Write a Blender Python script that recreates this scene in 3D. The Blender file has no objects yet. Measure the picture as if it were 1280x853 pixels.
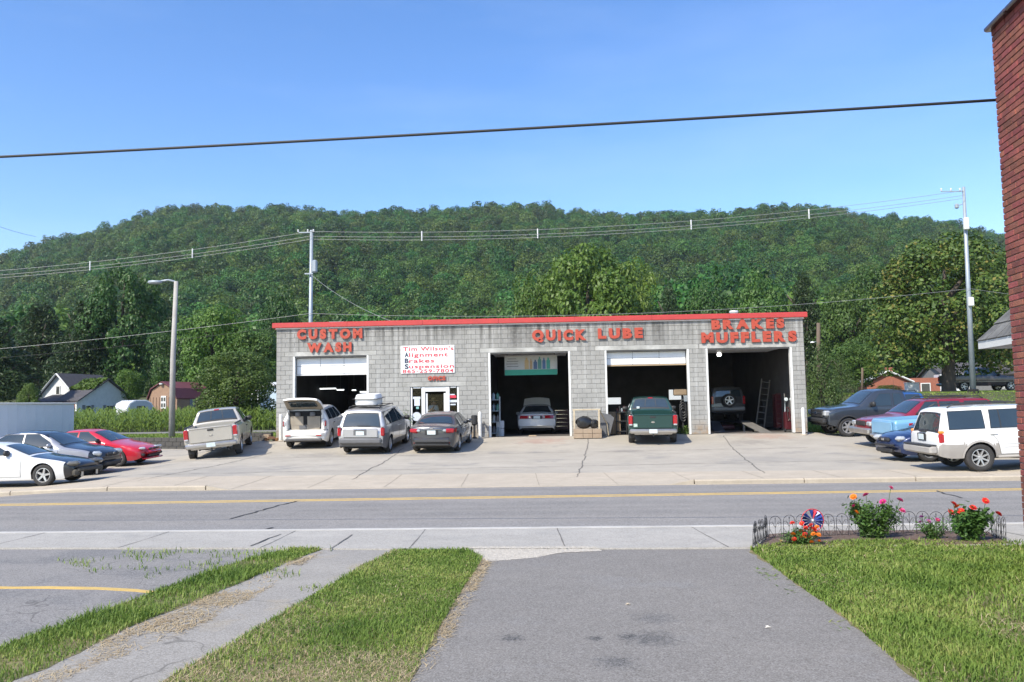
import bpy, math, random
import numpy as np
from mathutils import Vector, Matrix
random.seed(7)
RNG = np.random.default_rng(11)
SC = bpy.context.scene
COL = SC.collection
PI = math.pi

# ------------------------------------------------------------------ camera
FPX, PW, PH = 1033.0, 1280.0, 853.0
EYE = 1.70
PITCH = math.atan((510 - 426.5) / FPX)
ROLL = math.radians(0.985)
_f = Vector((0, math.cos(PITCH), math.sin(PITCH)))
_r0, _u0 = Vector((1, 0, 0)), Vector((0, -math.sin(PITCH), math.cos(PITCH)))
CAM_R = math.cos(ROLL) * _r0 - math.sin(ROLL) * _u0
CAM_U = math.cos(ROLL) * _u0 + math.sin(ROLL) * _r0
cd = bpy.data.cameras.new('camera')
cam = bpy.data.objects.new('camera', cd)
COL.objects.link(cam)
cam.matrix_world = Matrix(((CAM_R.x, CAM_U.x, -_f.x, 0), (CAM_R.y, CAM_U.y, -_f.y, 0),
                           (CAM_R.z, CAM_U.z, -_f.z, EYE), (0, 0, 0, 1)))
cd.sensor_width = 36.0
cd.lens = FPX / PW * 36.0
cd.clip_start, cd.clip_end = 0.1, 4000
SC.camera = cam

# ------------------------------------------------------------------ sky and sun
SUNV = Vector((-0.45, -0.55, 0.70)).normalized()      # towards the sun
w = bpy.data.worlds.new('World')
SC.world = w
w.use_nodes = True
nt = w.node_tree
bg = nt.nodes['Background']
sky = nt.nodes.new('ShaderNodeTexSky')
sky.sky_type = 'NISHITA'
sky.sun_disc = False
sky.sun_elevation = math.asin(SUNV.z)
sky.sun_rotation = math.atan2(SUNV.x, SUNV.y)
sky.air_density = 1.0
sky.dust_density = 0.6
sky.ozone_density = 2.0
hsv = nt.nodes.new('ShaderNodeHueSaturation')
hsv.inputs['Saturation'].default_value = 1.25
hsv.inputs['Hue'].default_value = 0.508
nt.links.new(sky.outputs[0], hsv.inputs['Color'])
# a faint veil of thin high cloud, drawn out sideways
tcw = nt.nodes.new('ShaderNodeTexCoord')
mpw = nt.nodes.new('ShaderNodeMapping'); mpw.inputs['Scale'].default_value = (1.6, 1.6, 7.0); mpw.inputs['Rotation'].default_value = (0, .25, 0)
nzw = nt.nodes.new('ShaderNodeTexNoise'); nzw.inputs['Scale'].default_value = 1.8; nzw.inputs['Detail'].default_value = 7; nzw.inputs['Roughness'].default_value = .55
mrw = nt.nodes.new('ShaderNodeMapRange'); mrw.inputs[1].default_value = .44; mrw.inputs[2].default_value = .8; mrw.inputs[4].default_value = .09
mxw = nt.nodes.new('ShaderNodeMix'); mxw.data_type = 'RGBA'; mxw.inputs[7].default_value = (4.6, 5.2, 5.9, 1)
nt.links.new(tcw.outputs['Generated'], mpw.inputs[0]); nt.links.new(mpw.outputs[0], nzw.inputs['Vector']); nt.links.new(nzw.outputs['Fac'], mrw.inputs[0])
nt.links.new(mrw.outputs[0], mxw.inputs[0]); nt.links.new(hsv.outputs[0], mxw.inputs[6]); nt.links.new(mxw.outputs[2], bg.inputs[0])
bg.inputs[1].default_value = 0.15
ld = bpy.data.lights.new('sun', 'SUN')
ld.energy = 3.7
ld.angle = math.radians(0.55)
ld.color = (1.0, 0.93, 0.80)
sun = bpy.data.objects.new('sun', ld)
COL.objects.link(sun)
sun.rotation_euler = (-SUNV).to_track_quat('-Z', 'Y').to_euler()
SC.view_settings.view_transform = 'Standard'
SC.view_settings.look = 'None'
SC.view_settings.exposure = 0.80
SC.view_settings.gamma = 1.0
SC.cycles.use_denoising = True
SC.cycles.max_bounces = 6
SC.cycles.transparent_max_bounces = 8
SC.cycles.volume_bounces = 0

# ------------------------------------------------------------------ helpers
def ray(px, py):
    return _f + ((px - 640) / FPX) * CAM_R + ((426.5 - py) / FPX) * CAM_U

def at(px, py, Y):
    """world point seen at photograph pixel (px, py) at depth Y"""
    d = ray(px, py)
    return Vector((0, 0, EYE)) + d * (Y / d.y)

_mats = {}
def M(name, c, r=0.6, metal=0.0, c2=None, scale=4.0, var=None, bump=0.0, bscale=60.0, coat=0.0, spec=0.5,
      detail=4.0, contrast=0.25, emit=None, world=False, rnd=0.0, transl=0.0):
    """procedural principled material: two colours mixed by noise, optional bump"""
    if name in _mats:
        return _mats[name]
    m = bpy.data.materials.new(name)
    m.use_nodes = True
    t = m.node_tree
    L = t.links.new
    b = t.nodes['Principled BSDF']
    b.inputs['Roughness'].default_value = r
    b.inputs['Metallic'].default_value = metal
    b.inputs['Specular IOR Level'].default_value = spec
    b.inputs['Coat Weight'].default_value = coat
    b.inputs['Coat Roughness'].default_value = 0.06
    if world:
        tc = t.nodes.new('ShaderNodeNewGeometry'); co = tc.outputs['Position']
    else:
        tc = t.nodes.new('ShaderNodeTexCoord'); co = tc.outputs['Object']
    if c2 is None:
        k = 1 - (0.15 if var is None else var)
        c2 = tuple(x * k for x in c)
    n = t.nodes.new('ShaderNodeTexNoise')
    n.inputs['Scale'].default_value = scale
    n.inputs['Detail'].default_value = detail
    n.inputs['Roughness'].default_value = 0.6
    L(co, n.inputs['Vector'])
    mr = t.nodes.new('ShaderNodeMapRange')
    mr.inputs[1].default_value = 0.5 - contrast
    mr.inputs[2].default_value = 0.5 + contrast
    L(n.outputs['Fac'], mr.inputs[0])
    mx = t.nodes.new('ShaderNodeMix'); mx.data_type = 'RGBA'
    mx.inputs[6].default_value = (*c, 1); mx.inputs[7].default_value = (*c2, 1)
    L(mr.outputs[0], mx.inputs[0])
    out = mx.outputs[2]
    if rnd:
        oi = t.nodes.new('ShaderNodeObjectInfo')
        hs = t.nodes.new('ShaderNodeHueSaturation')
        m1 = t.nodes.new('ShaderNodeMapRange')
        m1.inputs[3].default_value = 1 - rnd; m1.inputs[4].default_value = 1 + rnd
        L(oi.outputs['Random'], m1.inputs[0]); L(m1.outputs[0], hs.inputs['Value'])
        m2 = t.nodes.new('ShaderNodeMath'); m2.operation = 'MULTIPLY_ADD'
        m2.inputs[1].default_value = -0.05 * min(1, rnd * 2); m2.inputs[2].default_value = 0.5 + 0.025 * min(1, rnd * 2)
        mm = t.nodes.new('ShaderNodeMath'); mm.operation = 'FRACT'
        m3 = t.nodes.new('ShaderNodeMath'); m3.operation = 'MULTIPLY'; m3.inputs[1].default_value = 7.31
        L(oi.outputs['Random'], m3.inputs[0]); L(m3.outputs[0], mm.inputs[0]); L(mm.outputs[0], m2.inputs[0])
        L(m2.outputs[0], hs.inputs['Hue'])
        L(out, hs.inputs['Color']); out = hs.outputs[0]
    L(out, b.inputs['Base Color'])
    if emit:
        b.inputs['Emission Color'].default_value = (*c, 1)
        b.inputs['Emission Strength'].default_value = emit
    if bump:
        n2 = t.nodes.new('ShaderNodeTexNoise')
        n2.inputs['Scale'].default_value = bscale; n2.inputs['Detail'].default_value = 3
        L(co, n2.inputs['Vector'])
        bp = t.nodes.new('ShaderNodeBump'); bp.inputs['Strength'].default_value = bump
        bp.inputs['Distance'].default_value = 0.02
        L(n2.outputs['Fac'], bp.inputs['Height']); L(bp.outputs[0], b.inputs['Normal'])
    if transl:
        tr = t.nodes.new('ShaderNodeBsdfTranslucent')
        L(out, tr.inputs['Color'])
        ms = t.nodes.new('ShaderNodeMixShader'); ms.inputs[0].default_value = transl
        o = t.nodes['Material Output']
        L(b.outputs[0], ms.inputs[1]); L(tr.outputs[0], ms.inputs[2]); L(ms.outputs[0], o.inputs[0])
    _mats[name] = m
    return m

class MB:
    """collects simple shapes and links them as ONE mesh object"""
    def __init__(s):
        s.v, s.f, s.m = [], [], []
    def add(s, vs, fs, mi=0):
        o = len(s.v)
        s.v += [tuple(p) for p in vs]
        s.f += [tuple(i + o for i in f) for f in fs]
        s.m += [mi] * len(fs)
        return s
    def box(s, c, d, rz=0, mi=0, bev=0.0, rot=None):
        hx, hy, hz_ = d[0] / 2, d[1] / 2, d[2] / 2
        R = rot if rot is not None else Matrix.Rotation(rz, 3, 'Z')
        C = Vector(c)
        if bev <= 0:
            vs = [C + R @ Vector((x, y, z)) for z in (-hz_, hz_) for x, y in ((-hx, -hy), (hx, -hy), (hx, hy), (-hx, hy))]
            return s.add(vs, [(3, 2, 1, 0), (4, 5, 6, 7), (0, 1, 5, 4), (1, 2, 6, 5), (2, 3, 7, 6), (3, 0, 4, 7)], mi)
        b = min(bev, hx * .9, hy * .9, hz_ * .9)
        vs, lo = [], []
        for zz, i in ((-hz_, b), (-hz_ + b, 0), (hz_ - b, 0), (hz_, b)):
            ax, ay = hx - i, hy - i
            c_ = b if i == 0 else b * .5
            for x, y in ((-ax + c_, -ay), (ax - c_, -ay), (ax, -ay + c_), (ax, ay - c_), (ax - c_, ay), (-ax + c_, ay), (-ax, ay - c_), (-ax, -ay + c_)):
                vs.append(C + R @ Vector((x, y, zz)))
        fs = [tuple(range(7, -1, -1)), tuple(range(24, 32))]
        for k in range(3):
            for i in range(8):
                j = (i + 1) % 8
                fs.append((k * 8 + i, k * 8 + j, k * 8 + 8 + j, k * 8 + 8 + i))
        return s.add(vs, fs, mi)
    def tube(s, pts, r, n=8, mi=0, cap=True):
        pts = [Vector(p) for p in pts]
        rs = r if isinstance(r, (list, tuple)) else [r] * len(pts)
        vs, fs = [], []
        up = Vector((0, 0, 1))
        for i, p in enumerate(pts):
            d = (pts[min(i + 1, len(pts) - 1)] - pts[max(i - 1, 0)])
            d = d.normalized() if d.length > 1e-9 else Vector((0, 0, 1))
            a = d.cross(up if abs(d.z) < .95 else Vector((1, 0, 0))).normalized()
            b = d.cross(a).normalized()
            for k in range(n):
                t = 2 * PI * k / n
                vs.append(p + (a * math.cos(t) + b * math.sin(t)) * rs[i])
        for i in range(len(pts) - 1):
            for k in range(n):
                j = (k + 1) % n
                fs.append((i * n + k, i * n + n + k, i * n + n + j, i * n + j))
        if cap:
            fs.append(tuple(range(n)))
            fs.append(tuple(range(len(pts) * n - 1, (len(pts) - 1) * n - 1, -1)))
        return s.add(vs, fs, mi)
    def lathe(s, prof, n=16, c=(0, 0, 0), axis='Z', mi=0):
        """prof: (radius, height) pairs"""
        vs, fs = [], []
        C = Vector(c)
        for r, h in prof:
            for k in range(n):
                t = 2 * PI * k / n
                x, y = r * math.cos(t), r * math.sin(t)
                p = Vector((x, y, h)) if axis == 'Z' else (Vector((x, h, y)) if axis == 'Y' else Vector((h, x, y)))
                vs.append(C + p)
        for i in range(len(prof) - 1):
            for k in range(n):
                j = (k + 1) % n
                q = (i * n + k, i * n + j, i * n + n + j, i * n + n + k)
                fs.append(q if axis != 'Y' else q[::-1])
        return s.add(vs, fs, mi)
    def prism(s, poly, fn, mi=0):
        """extruded polygon: poly 2d points, fn(p, k) gives the 3d point for side k=0/1"""
        n = len(poly)
        vs = [fn(p, 0) for p in poly] + [fn(p, 1) for p in poly]
        fs = [tuple(range(n - 1, -1, -1)), tuple(range(n, 2 * n))]
        for i in range(n):
            j = (i + 1) % n
            fs.append((i, j, n + j, n + i))
        return s.add(vs, fs, mi)
    def grid(s, P, nu, nv, mi=0, flip=False):
        """P(i, j) -> point"""
        vs = [P(i, j) for j in range(nv + 1) for i in range(nu + 1)]
        fs = []
        for j in range(nv):
            for i in range(nu):
                a = j * (nu + 1) + i
                q = (a, a + 1, a + nu + 2, a + nu + 1)
                fs.append(q[::-1] if flip else q)
        return s.add(vs, fs, mi)
    def mesh(s, name, mats, smooth=False):
        me = bpy.data.meshes.new(name)
        me.from_pydata(s.v, [], s.f)
        for m in (mats if isinstance(mats, (list, tuple)) else [mats]):
            me.materials.append(m)
        if any(s.m):
            me.polygons.foreach_set('material_index', s.m)
        if smooth:
            me.polygons.foreach_set('use_smooth', [True] * len(me.polygons))
        me.update()
        return me
    def build(s, name, mats, parent=None, smooth=False, auto=None):
        me = s.mesh(name, mats, smooth)
        if auto is not None:
            me.polygons.foreach_set('use_smooth', [True] * len(me.polygons))
            me.set_sharp_from_angle(angle=math.radians(auto))
        return put(name, me, parent)

def put(name, me, parent=None, loc=None, rz=0.0, scale=None):
    o = bpy.data.objects.new(name, me)
    COL.objects.link(o)
    if parent is not None:
        o.parent = parent
    if loc is not None:
        o.location = loc
    if rz:
        o.rotation_euler = (0, 0, rz)
    if scale is not None:
        o.scale = scale
    return o

def empty(name, loc=(0, 0, 0), rz=0.0):
    o = bpy.data.objects.new(name, None)
    o.empty_display_size = 0.2
    COL.objects.link(o)
    o.location = loc
    o.rotation_euler = (0, 0, rz)
    return o

def tag(o, label=None, cat=None, group=None, kind=None):
    if label: o['label'] = label
    if cat: o['category'] = cat
    if group: o['group'] = group
    if kind: o['kind'] = kind
    return o

def copy_tree(o, parent=None):
    c = o.copy()
    COL.objects.link(c)
    c.parent = parent
    for ch in list(o.children):
        copy_tree(ch, c)
    return c

def np_mesh(name, V, F, mats, mi=None, smooth=False):
    """V (n,3), F (m,k) arrays -> mesh, quickly"""
    me = bpy.data.meshes.new(name)
    k = F.shape[1]
    me.vertices.add(len(V)); me.vertices.foreach_set('co', np.ascontiguousarray(V, dtype=np.float32).ravel())
    me.loops.add(F.size); me.loops.foreach_set('vertex_index', np.ascontiguousarray(F, dtype=np.int32).ravel())
    me.polygons.add(len(F))
    me.polygons.foreach_set('loop_start', np.arange(0, F.size, k, dtype=np.int32))
    for m in (mats if isinstance(mats, (list, tuple)) else [mats]):
        me.materials.append(m)
    if mi is not None:
        me.polygons.foreach_set('material_index', np.asarray(mi, dtype=np.int32))
    if smooth:
        me.polygons.foreach_set('use_smooth', np.ones(len(F), dtype=bool))
    me.update(calc_edges=True)
    me.validate()
    return me

# ------------------------------------------------------------------ the lie of the land
_KY = np.array([-30, 9.8, 11.5, 16.5, 20.2, 22.3, 26, 28, 31, 32.3, 34.9, 36.4, 38.5, 42, 45, 49.5, 75, 100.])
_DC = np.array([1.7, 1.7, 1.75, 1.82, 1.90, 1.88, 1.81, 1.78, 1.69, 1.63, 1.45, 1.28, 1.28, 1.28, 1.25, 1.1, .4, .2])
_DL = np.array([1.7, 1.7, 1.76, 1.90, 2.06, 2.06, 2.03, 1.97, 1.88, 1.83, 1.75, 1.68, 1.62, 1.5, 1.4, 1.2, .25, .2])
_DR = np.array([1.7, 1.7, 1.74, 1.79, 1.84, 1.78, 1.76, 1.72, 1.62, 1.58, 1.48, 1.43, 1.35, 1.30, 1.15, -.45, -.80, -1.0])
_BY = np.array([36, 40, 50, 58, 70, 100.])
_BZ = np.array([.55, .55, .55, .75, 1.5, 1.7])
_RX = np.array([-400, 0, 50, 100, 150, 190, 240, 300, 400, 480, 560, 600, 700, 780, 830, 880, 950, 1010, 1080, 1150, 1200, 1260, 1340, 1500, 1800.])
_RY = np.array([380, 322, 303, 290, 277, 264, 258, 261, 264, 265, 260, 258, 261, 265, 270, 266, 258, 253, 261, 272, 280, 297, 320, 350, 380.])
def yw(X):                                   # line of the low wall at the lot's left rear edge
    return 37.0 + np.clip(-10.6 - X, 0, 20) * 0.283
def hz(X, Y):
    """height of the ground, arrays or floats"""
    X = np.asarray(X, float); Y = np.asarray(Y, float)
    c, l, r = (np.interp(Y, _KY, d) for d in (_DC, _DL, _DR))
    tl = np.clip((-11.3 - X) / 2.6, 0, 1); tr = np.clip((X - 13.0) / 1.2, 0, 1)
    z = EYE - (c * (1 - tl - tr) + l * tl + r * tr)
    z = np.where((X < -10.7) & (Y > yw(X)), np.interp(Y, _BY, _BZ), z)
    # the wooded ridge
    pxs = 640 + X / np.maximum(Y, 40) * FPX
    e = (510 - (pxs - 640) * 0.0172 - np.interp(pxs, _RX, _RY)) / FPX
    RD, Y0 = 700.0, 230.0
    t = np.clip((Y - Y0) / (RD - Y0), 0, 1.9)
    up = np.where(t < 1, t ** 0.95, 1 - (t - 1) * .9)
    zr = (e * RD - 8.0) * up + 0.02 * np.maximum(Y - Y0, 0) * np.sin(X * .021 + Y * .008) * np.clip(1 - t, 0, 1)
    foot = z + np.clip((Y - 105) / 125, 0, 1) * 9.0
    return np.where(Y > Y0, foot * (1 - np.clip(t * 6, 0, 1)) + np.maximum(zr, foot * np.clip(t * 6, 0, 1)), foot)
def hzf(X, Y):
    return float(hz(X, Y))
def gp(px, py):
    """ground point under a photograph pixel"""
    d = ray(px, py)
    o = Vector((0, 0, EYE))
    t0, t1 = 2.0, 2.0
    while t1 < 700:
        p = o + d * t1
        if p.z < hzf(p.x, p.y):
            break
        t0 = t1; t1 *= 1.02
    for _ in range(30):
        tm = (t0 + t1) / 2
        p = o + d * tm
        if p.z < hzf(p.x, p.y): t1 = tm
        else: t0 = tm
    return o + d * t1
def gpx(px, Y):
    """ground point in the column of pixel px at depth Y"""
    x = (px - 640) / FPX * Y
    return Vector((x, Y, hzf(x, Y)))

def sheet(name, poly, mat, dz=0.0, step=0.5, ragged=0.0, seed=0, thick=0.0):
    """a ground sheet: polygon (list of xy) laid on the terrain as a fine mesh, clipped with bisect"""
    import bmesh
    bm = bmesh.new()
    pts = [Vector((p[0], p[1])) for p in poly]
    if ragged:
        rr = random.Random(seed)
        out = []
        for i, p in enumerate(pts):
            q = pts[(i + 1) % len(pts)]
            n = max(1, int((q - p).length / 0.16))
            nn = Vector((-(q - p).y, (q - p).x)).normalized()
            ph = rr.random() * 6
            for k in range(n):
                e = ragged * (math.sin(k * .55 + ph) * .35 + rr.uniform(-1, 1) * .65)
                out.append(p.lerp(q, k / n) + nn * (e if 0 < k else 0))
        pts = out
    vs = [bm.verts.new((p.x, p.y, 0)) for p in pts]
    f = bm.faces.new(vs)
    xs = [p.x for p in pts]; ys = [p.y for p in pts]
    for lo, hi, no in ((min(xs), max(xs), (1, 0, 0)), (min(ys), max(ys), (0, 1, 0))):
        n = int((hi - lo) / step)
        for k in range(1, n + 1):
            c = lo + k * step
            if c >= hi - 1e-4: continue
            co = (c, 0, 0) if no[0] else (0, c, 0)
            bmesh.ops.bisect_plane(bm, geom=bm.verts[:] + bm.edges[:] + bm.faces[:], plane_co=co, plane_no=no)
    bmesh.ops.triangulate(bm, faces=[f for f in bm.faces if len(f.verts) > 4])
    for v in bm.verts:
        v.co.z = hzf(v.co.x, v.co.y) + dz
    bm.normal_update()
    for f in bm.faces:
        if f.normal.z < 0: f.normal_flip()
    if dz > .003:      # a skirt closes the edge down to what lies beneath
        be = [e for e in bm.edges if e.is_boundary]
        r_ = bmesh.ops.extrude_edge_only(bm, edges=be)
        for v in [g for g in r_['geom'] if isinstance(g, bmesh.types.BMVert)]: v.co.z -= dz + .03
        bm.normal_update()
    me = bpy.data.meshes.new(name)
    bm.to_mesh(me); bm.free()
    me.materials.append(mat)
    me.polygons.foreach_set('use_smooth', [p.normal.z > .5 for p in me.polygons])
    me.set_sharp_from_angle(angle=math.radians(40))
    return put(name, me)
# ------------------------------------------------------------------ ground materials
def G(name, base, c2, r=0.9, big=0.35, med=2.5, speck=0.0, speck_scale=140, bump=0.3, bands=None, stain=None, crackle=0.0, patch=None):
    m = bpy.data.materials.new(name); m.use_nodes = True
    t = m.node_tree; L = t.links.new; N = t.nodes.new
    b = t.nodes['Principled BSDF']; b.inputs['Roughness'].default_value = r
    b.inputs['Specular IOR Level'].default_value = 0.3
    pos = N('ShaderNodeNewGeometry').outputs['Position']
    def noise(sc, det=5, rough=.6):
        n = N('ShaderNodeTexNoise'); n.inputs['Scale'].default_value = sc; n.inputs['Detail'].default_value = det
        n.inputs['Roughness'].default_value = rough; L(pos, n.inputs['Vector']); return n.outputs['Fac']
    def mrange(x, a, c, lo=0., hi=1.):
        q = N('ShaderNodeMapRange'); q.inputs[1].default_value = a; q.inputs[2].default_value = c
        q.inputs[3].default_value = lo; q.inputs[4].default_value = hi; L(x, q.inputs[0]); return q.outputs[0]
    def mix(f, a, c, mode='MIX'):
        q = N('ShaderNodeMix'); q.data_type = 'RGBA'; q.blend_type = mode
        for s, i in ((f, 0), (a, 6), (c, 7)):
            if hasattr(s, 'is_linked'): L(s, q.inputs[i])
            elif i == 0: q.inputs[0].default_value = s
            else: q.inputs[i].default_value = (*s, 1)
        return q.outputs[2]
    c = mix(mrange(noise(big, 6), .36, .66), base, c2)
    c = mix(mrange(noise(med, 6, .7), .3, .75), c, tuple(x * .72 for x in base))
    if patch:   # (scale, lo, hi, colour)
        c = mix(mrange(noise(patch[0], 8, .65), patch[1], patch[2]), c, patch[3])
    if bands:   # long wear bands across y: list of (y, width, colour, strength)
        sp = N('ShaderNodeSeparateXYZ'); L(pos, sp.inputs[0])
        sk = N('ShaderNodeMath'); sk.operation = 'MULTIPLY_ADD'; sk.inputs[1].default_value = bands[0]
        L(sp.outputs[0], sk.inputs[0]); L(sp.outputs[1], sk.inputs[2])
        nz = noise(.5, 3)
        for (y, wd, col, st) in bands[1]:
            d = N('ShaderNodeMath'); d.operation = 'SUBTRACT'; L(sk.outputs[0], d.inputs[0]); d.inputs[1].default_value = y
            a = N('ShaderNodeMath'); a.operation = 'ABSOLUTE'; L(d.outputs[0], a.inputs[0])
            f = mrange(a.outputs[0], wd * .3, wd, st, 0)
            f2 = N('ShaderNodeMath'); f2.operation = 'MULTIPLY'; L(f, f2.inputs[0]); L(mrange(nz, .3, .7, .5, 1), f2.inputs[1])
            c = mix(f2.outputs[0], c, col)
    if stain:   # blobs (x, y, radius, colour, strength)
        for (x, y, rad, col, st) in stain:
            v = N('ShaderNodeVectorMath'); v.operation = 'DISTANCE'
            v.inputs[1].default_value = (x, y, hzf(x, y)); L(pos, v.inputs[0])
            nn = N('ShaderNodeMath'); nn.operation = 'MULTIPLY_ADD'; L(noise(3.5 / max(rad, .1), 5), nn.inputs[0])
            nn.inputs[1].default_value = rad * 2.4; L(v.outputs['Value'], nn.inputs[2])
            c = mix(mrange(nn.outputs[0], rad * 1.5, rad * 2.3, st, 0), c, col)
    if speck:
        v = N('ShaderNodeTexVoronoi'); v.inputs['Scale'].default_value = speck_scale; L(pos, v.inputs['Vector'])
        s2 = N('ShaderNodeSeparateColor'); L(v.outputs['Color'], s2.inputs[0])
        c = mix(mrange(s2.outputs[0], .0, 1., 0, speck), c, (.75, .73, .70))
        c = mix(mrange(s2.outputs[1], .55, 1., 0, speck * 1.3), c, (.02, .02, .02))
    h = noise(speck_scale * .7, 3)
    if crackle:
        v = N('ShaderNodeTexVoronoi'); v.feature = 'DISTANCE_TO_EDGE'; v.inputs['Scale'].default_value = crackle
        wv = N('ShaderNodeVectorMath'); wv.operation = 'ADD'
        n3 = N('ShaderNodeTexNoise'); n3.inputs['Scale'].default_value = 1.5; L(pos, n3.inputs['Vector'])
        L(pos, wv.inputs[0]); L(n3.outputs['Color'], wv.inputs[1]); L(wv.outputs[0], v.inputs['Vector'])
        f = mrange(v.outputs['Distance'], 0.002, 0.012, .6, 0)
        f3 = N('ShaderNodeMath'); f3.operation = 'MULTIPLY'; L(f, f3.inputs[0]); L(mrange(noise(.45, 3), .42, .58), f3.inputs[1])
        c = mix(f3.outputs[0], c, tuple(x * .3 for x in base))
    L(c, b.inputs['Base Color'])
    if bump:
        bp = N('ShaderNodeBump'); bp.inputs['Strength'].default_value = bump; bp.inputs['Distance'].default_value = .01
        L(h, bp.inputs['Height']); L(bp.outputs[0], b.inputs['Normal'])
    return m

XY = lambda p: (p[0], p[1])
def gxy(px, py): return XY(gp(px, py))
def along(pa, pb, xs):
    """points of the line pa-pb at the given world x"""
    return [(x, pa[1] + (pb[1] - pa[1]) * (x - pa[0]) / (pb[0] - pa[0])) for x in xs]

NEAR_A, NEAR_B = gxy(60, 667.8), gxy(1200, 657.5)       # near edge of the road
YEL_A, YEL_B = gxy(60, 630.6), gxy(1230, 612.6)
FAR_A, FAR_B = gxy(60, 616.5), gxy(1230, 601.5)
WALK_A, WALK_B = gxy(60, 606.5), gxy(1230, 586.5)       # far edge of the far pavement
XS = (-45, 45)
near = along(NEAR_A, NEAR_B, XS); far = along(FAR_A, FAR_B, XS); yel = along(YEL_A, YEL_B, XS); wlk = along(WALK_A, WALK_B, XS)
slope = (NEAR_B[1] - NEAR_A[1]) / (NEAR_B[0] - NEAR_A[0])
yc = YEL_A[1] - slope * YEL_A[0]

# ------------------------------------------------------------------ base terrain
g_base = G('earth', (.075, .095, .035), (.12, .115, .06), big=.12, med=1.2, bump=.4)
def terrain():
    ys = np.concatenate([np.arange(-14, 8, 1.0), np.arange(8, 24, .8), np.arange(24, 48, .45), np.arange(48, 110, 2.0), np.arange(110, 1200, 10.0)])
    xs = np.concatenate([np.arange(-1000, -80, 16.0), np.arange(-80, -26, 2.0), np.arange(-26, 26, .5), np.arange(26, 80, 2.0), np.arange(80, 1001, 16.0)])
    X, Y = np.meshgrid(xs, ys)
    yy = np.where((X < -10.5) & (Y > yw(X) - .02) & (Y < yw(X) + .5), yw(X) - .05, Y)
    Z = hz(X, yy)
    lot_top = np.where(X < -10.5, yw(X) + .5, 36.8 + np.clip(X - 13, 0, 1.5))
    paved = (Y < lot_top) & (X > -26) & (X < 26)
    Z = Z - np.where(paved, np.where(Y < 11.0, .012, .06), .0)
    Z = Z - np.where((X > -10.2) & (X < 12.9) & (Y > 36.9) & (Y < 49.0), .4, .0)
    V = np.stack([X, Y, Z], -1).reshape(-1, 3)
    nx, ny = len(xs), len(ys)
    a = (np.arange(ny - 1)[:, None] * nx + np.arange(nx - 1)[None, :]).ravel()
    F = np.stack([a, a + 1, a + nx + 1, a + nx], -1)
    return tag(put('ground', np_mesh('ground', V, F, g_base, smooth=True)), kind='structure')
terrain()

# ------------------------------------------------------------------ sheets of the street
lane = (-slope, [(yc - 4.2, .6, (.17, .165, .16), .55), (yc - 2.6, .55, (.085, .083, .08), .45), (yc - 1.0, .55, (.085, .083, .08), .4),
                 (yc + 1.0, .5, (.085, .083, .08), .4), (yc + 2.4, .5, (.085, .083, .08), .4), (yc - 1.8, .3, (.075, .072, .07), .35)])
m_road = G('road_asphalt', (.235, .216, .192), (.20, .185, .166), big=.25, med=1.5, speck=.22, speck_scale=70, bump=.3, bands=lane)
m_lot = G('lot_concrete', (.44, .395, .32), (.365, .33, .27), big=.16, med=.9, speck=.10, speck_scale=90, bump=.2,
          patch=(.5, .56, .72, (.22, .21, .19)),
          stain=[(-2.2, 30.5, .9, (.16, .15, .14), .4), (4.2, 31, .8, (.15, .14, .13), .45), (-7.3, 31.5, 1.0, (.16, .15, .14), .4),
                 (9.5, 33.5, 1.0, (.17, .15, .13), .45), (1.2, 35.2, 1.3, (.34, .2, .15), .55), (6.0, 35.0, 1.2, (.3, .2, .15), .4),
                 (10.8, 35.4, 1.2, (.36, .2, .14), .5), (8, 27, 1.6, (.24, .225, .2), .5), (-9, 26, 2.0, (.25, .235, .21), .5)])
m_walk = G('pavement_concrete', (.50, .425, .32), (.43, .365, .28), big=.3, med=2, speck=.12, speck_scale=90, bump=.2)
m_walk2 = G('near_concrete', (.40, .375, .33), (.32, .30, .26), big=.35, med=2.2, speck=.2, speck_scale=80, bump=.25,
            patch=(1.2, .55, .72, (.26, .25, .225)))
m_drive = G('driveway_asphalt', (.175, .160, .140), (.143, .131, .117), big=.5, med=3, speck=.2, speck_scale=115, bump=.2,
            patch=(.7, .56, .74, (.17, .165, .158)),
            stain=[(*gxy(815, 800), .22, (.03, .03, .03), .75), (*gxy(640, 800), .10, (.02, .02, .02), .9), (*gxy(745, 800), .08, (.02, .02, .02), .8),
                   (*gxy(785, 798), .09, (.02, .02, .02), .8), (*gxy(770, 830), .16, (.04, .04, .04), .7), (*gxy(820, 775), .2, (.05, .05, .05), .6)])
m_old = G('old_asphalt', (.215, .20, .182), (.165, .155, .145), big=.45, med=2.4, speck=.22, speck_scale=110, bump=.25, crackle=1.1,
          patch=(.8, .49, .60, (.125, .12, .115)))
m_path = G('path_concrete', (.29, .268, .232), (.23, .213, .188), big=.5, med=2.6, speck=.2, speck_scale=110, bump=.25, crackle=.7,
           patch=(.9, .55, .7, (.29, .24, .16)))

tag(sheet('road', [near[0], near[1], far[1], far[0]], m_road, 0.0, 1.0), kind='structure')
tag(sheet('pavement', [(x, y + .0) for x, y in far] + wlk[::-1], m_walk, .012, 1.0), kind='structure')
BX0, BX1 = -10.5, 12.95
lotpoly = [wlk[0], wlk[1], (45, 39.0), (13.4, 36.6), (13.15, 36.35), (-10.55, 36.95), (-10.7, 37.0 - .02)] + [(-20, yw(-20) - .02), (-45, yw(-45) - .02)]
tag(sheet('parking_lot', [(x, y) for x, y in lotpoly], m_lot, .004, .8), kind='structure')

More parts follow.
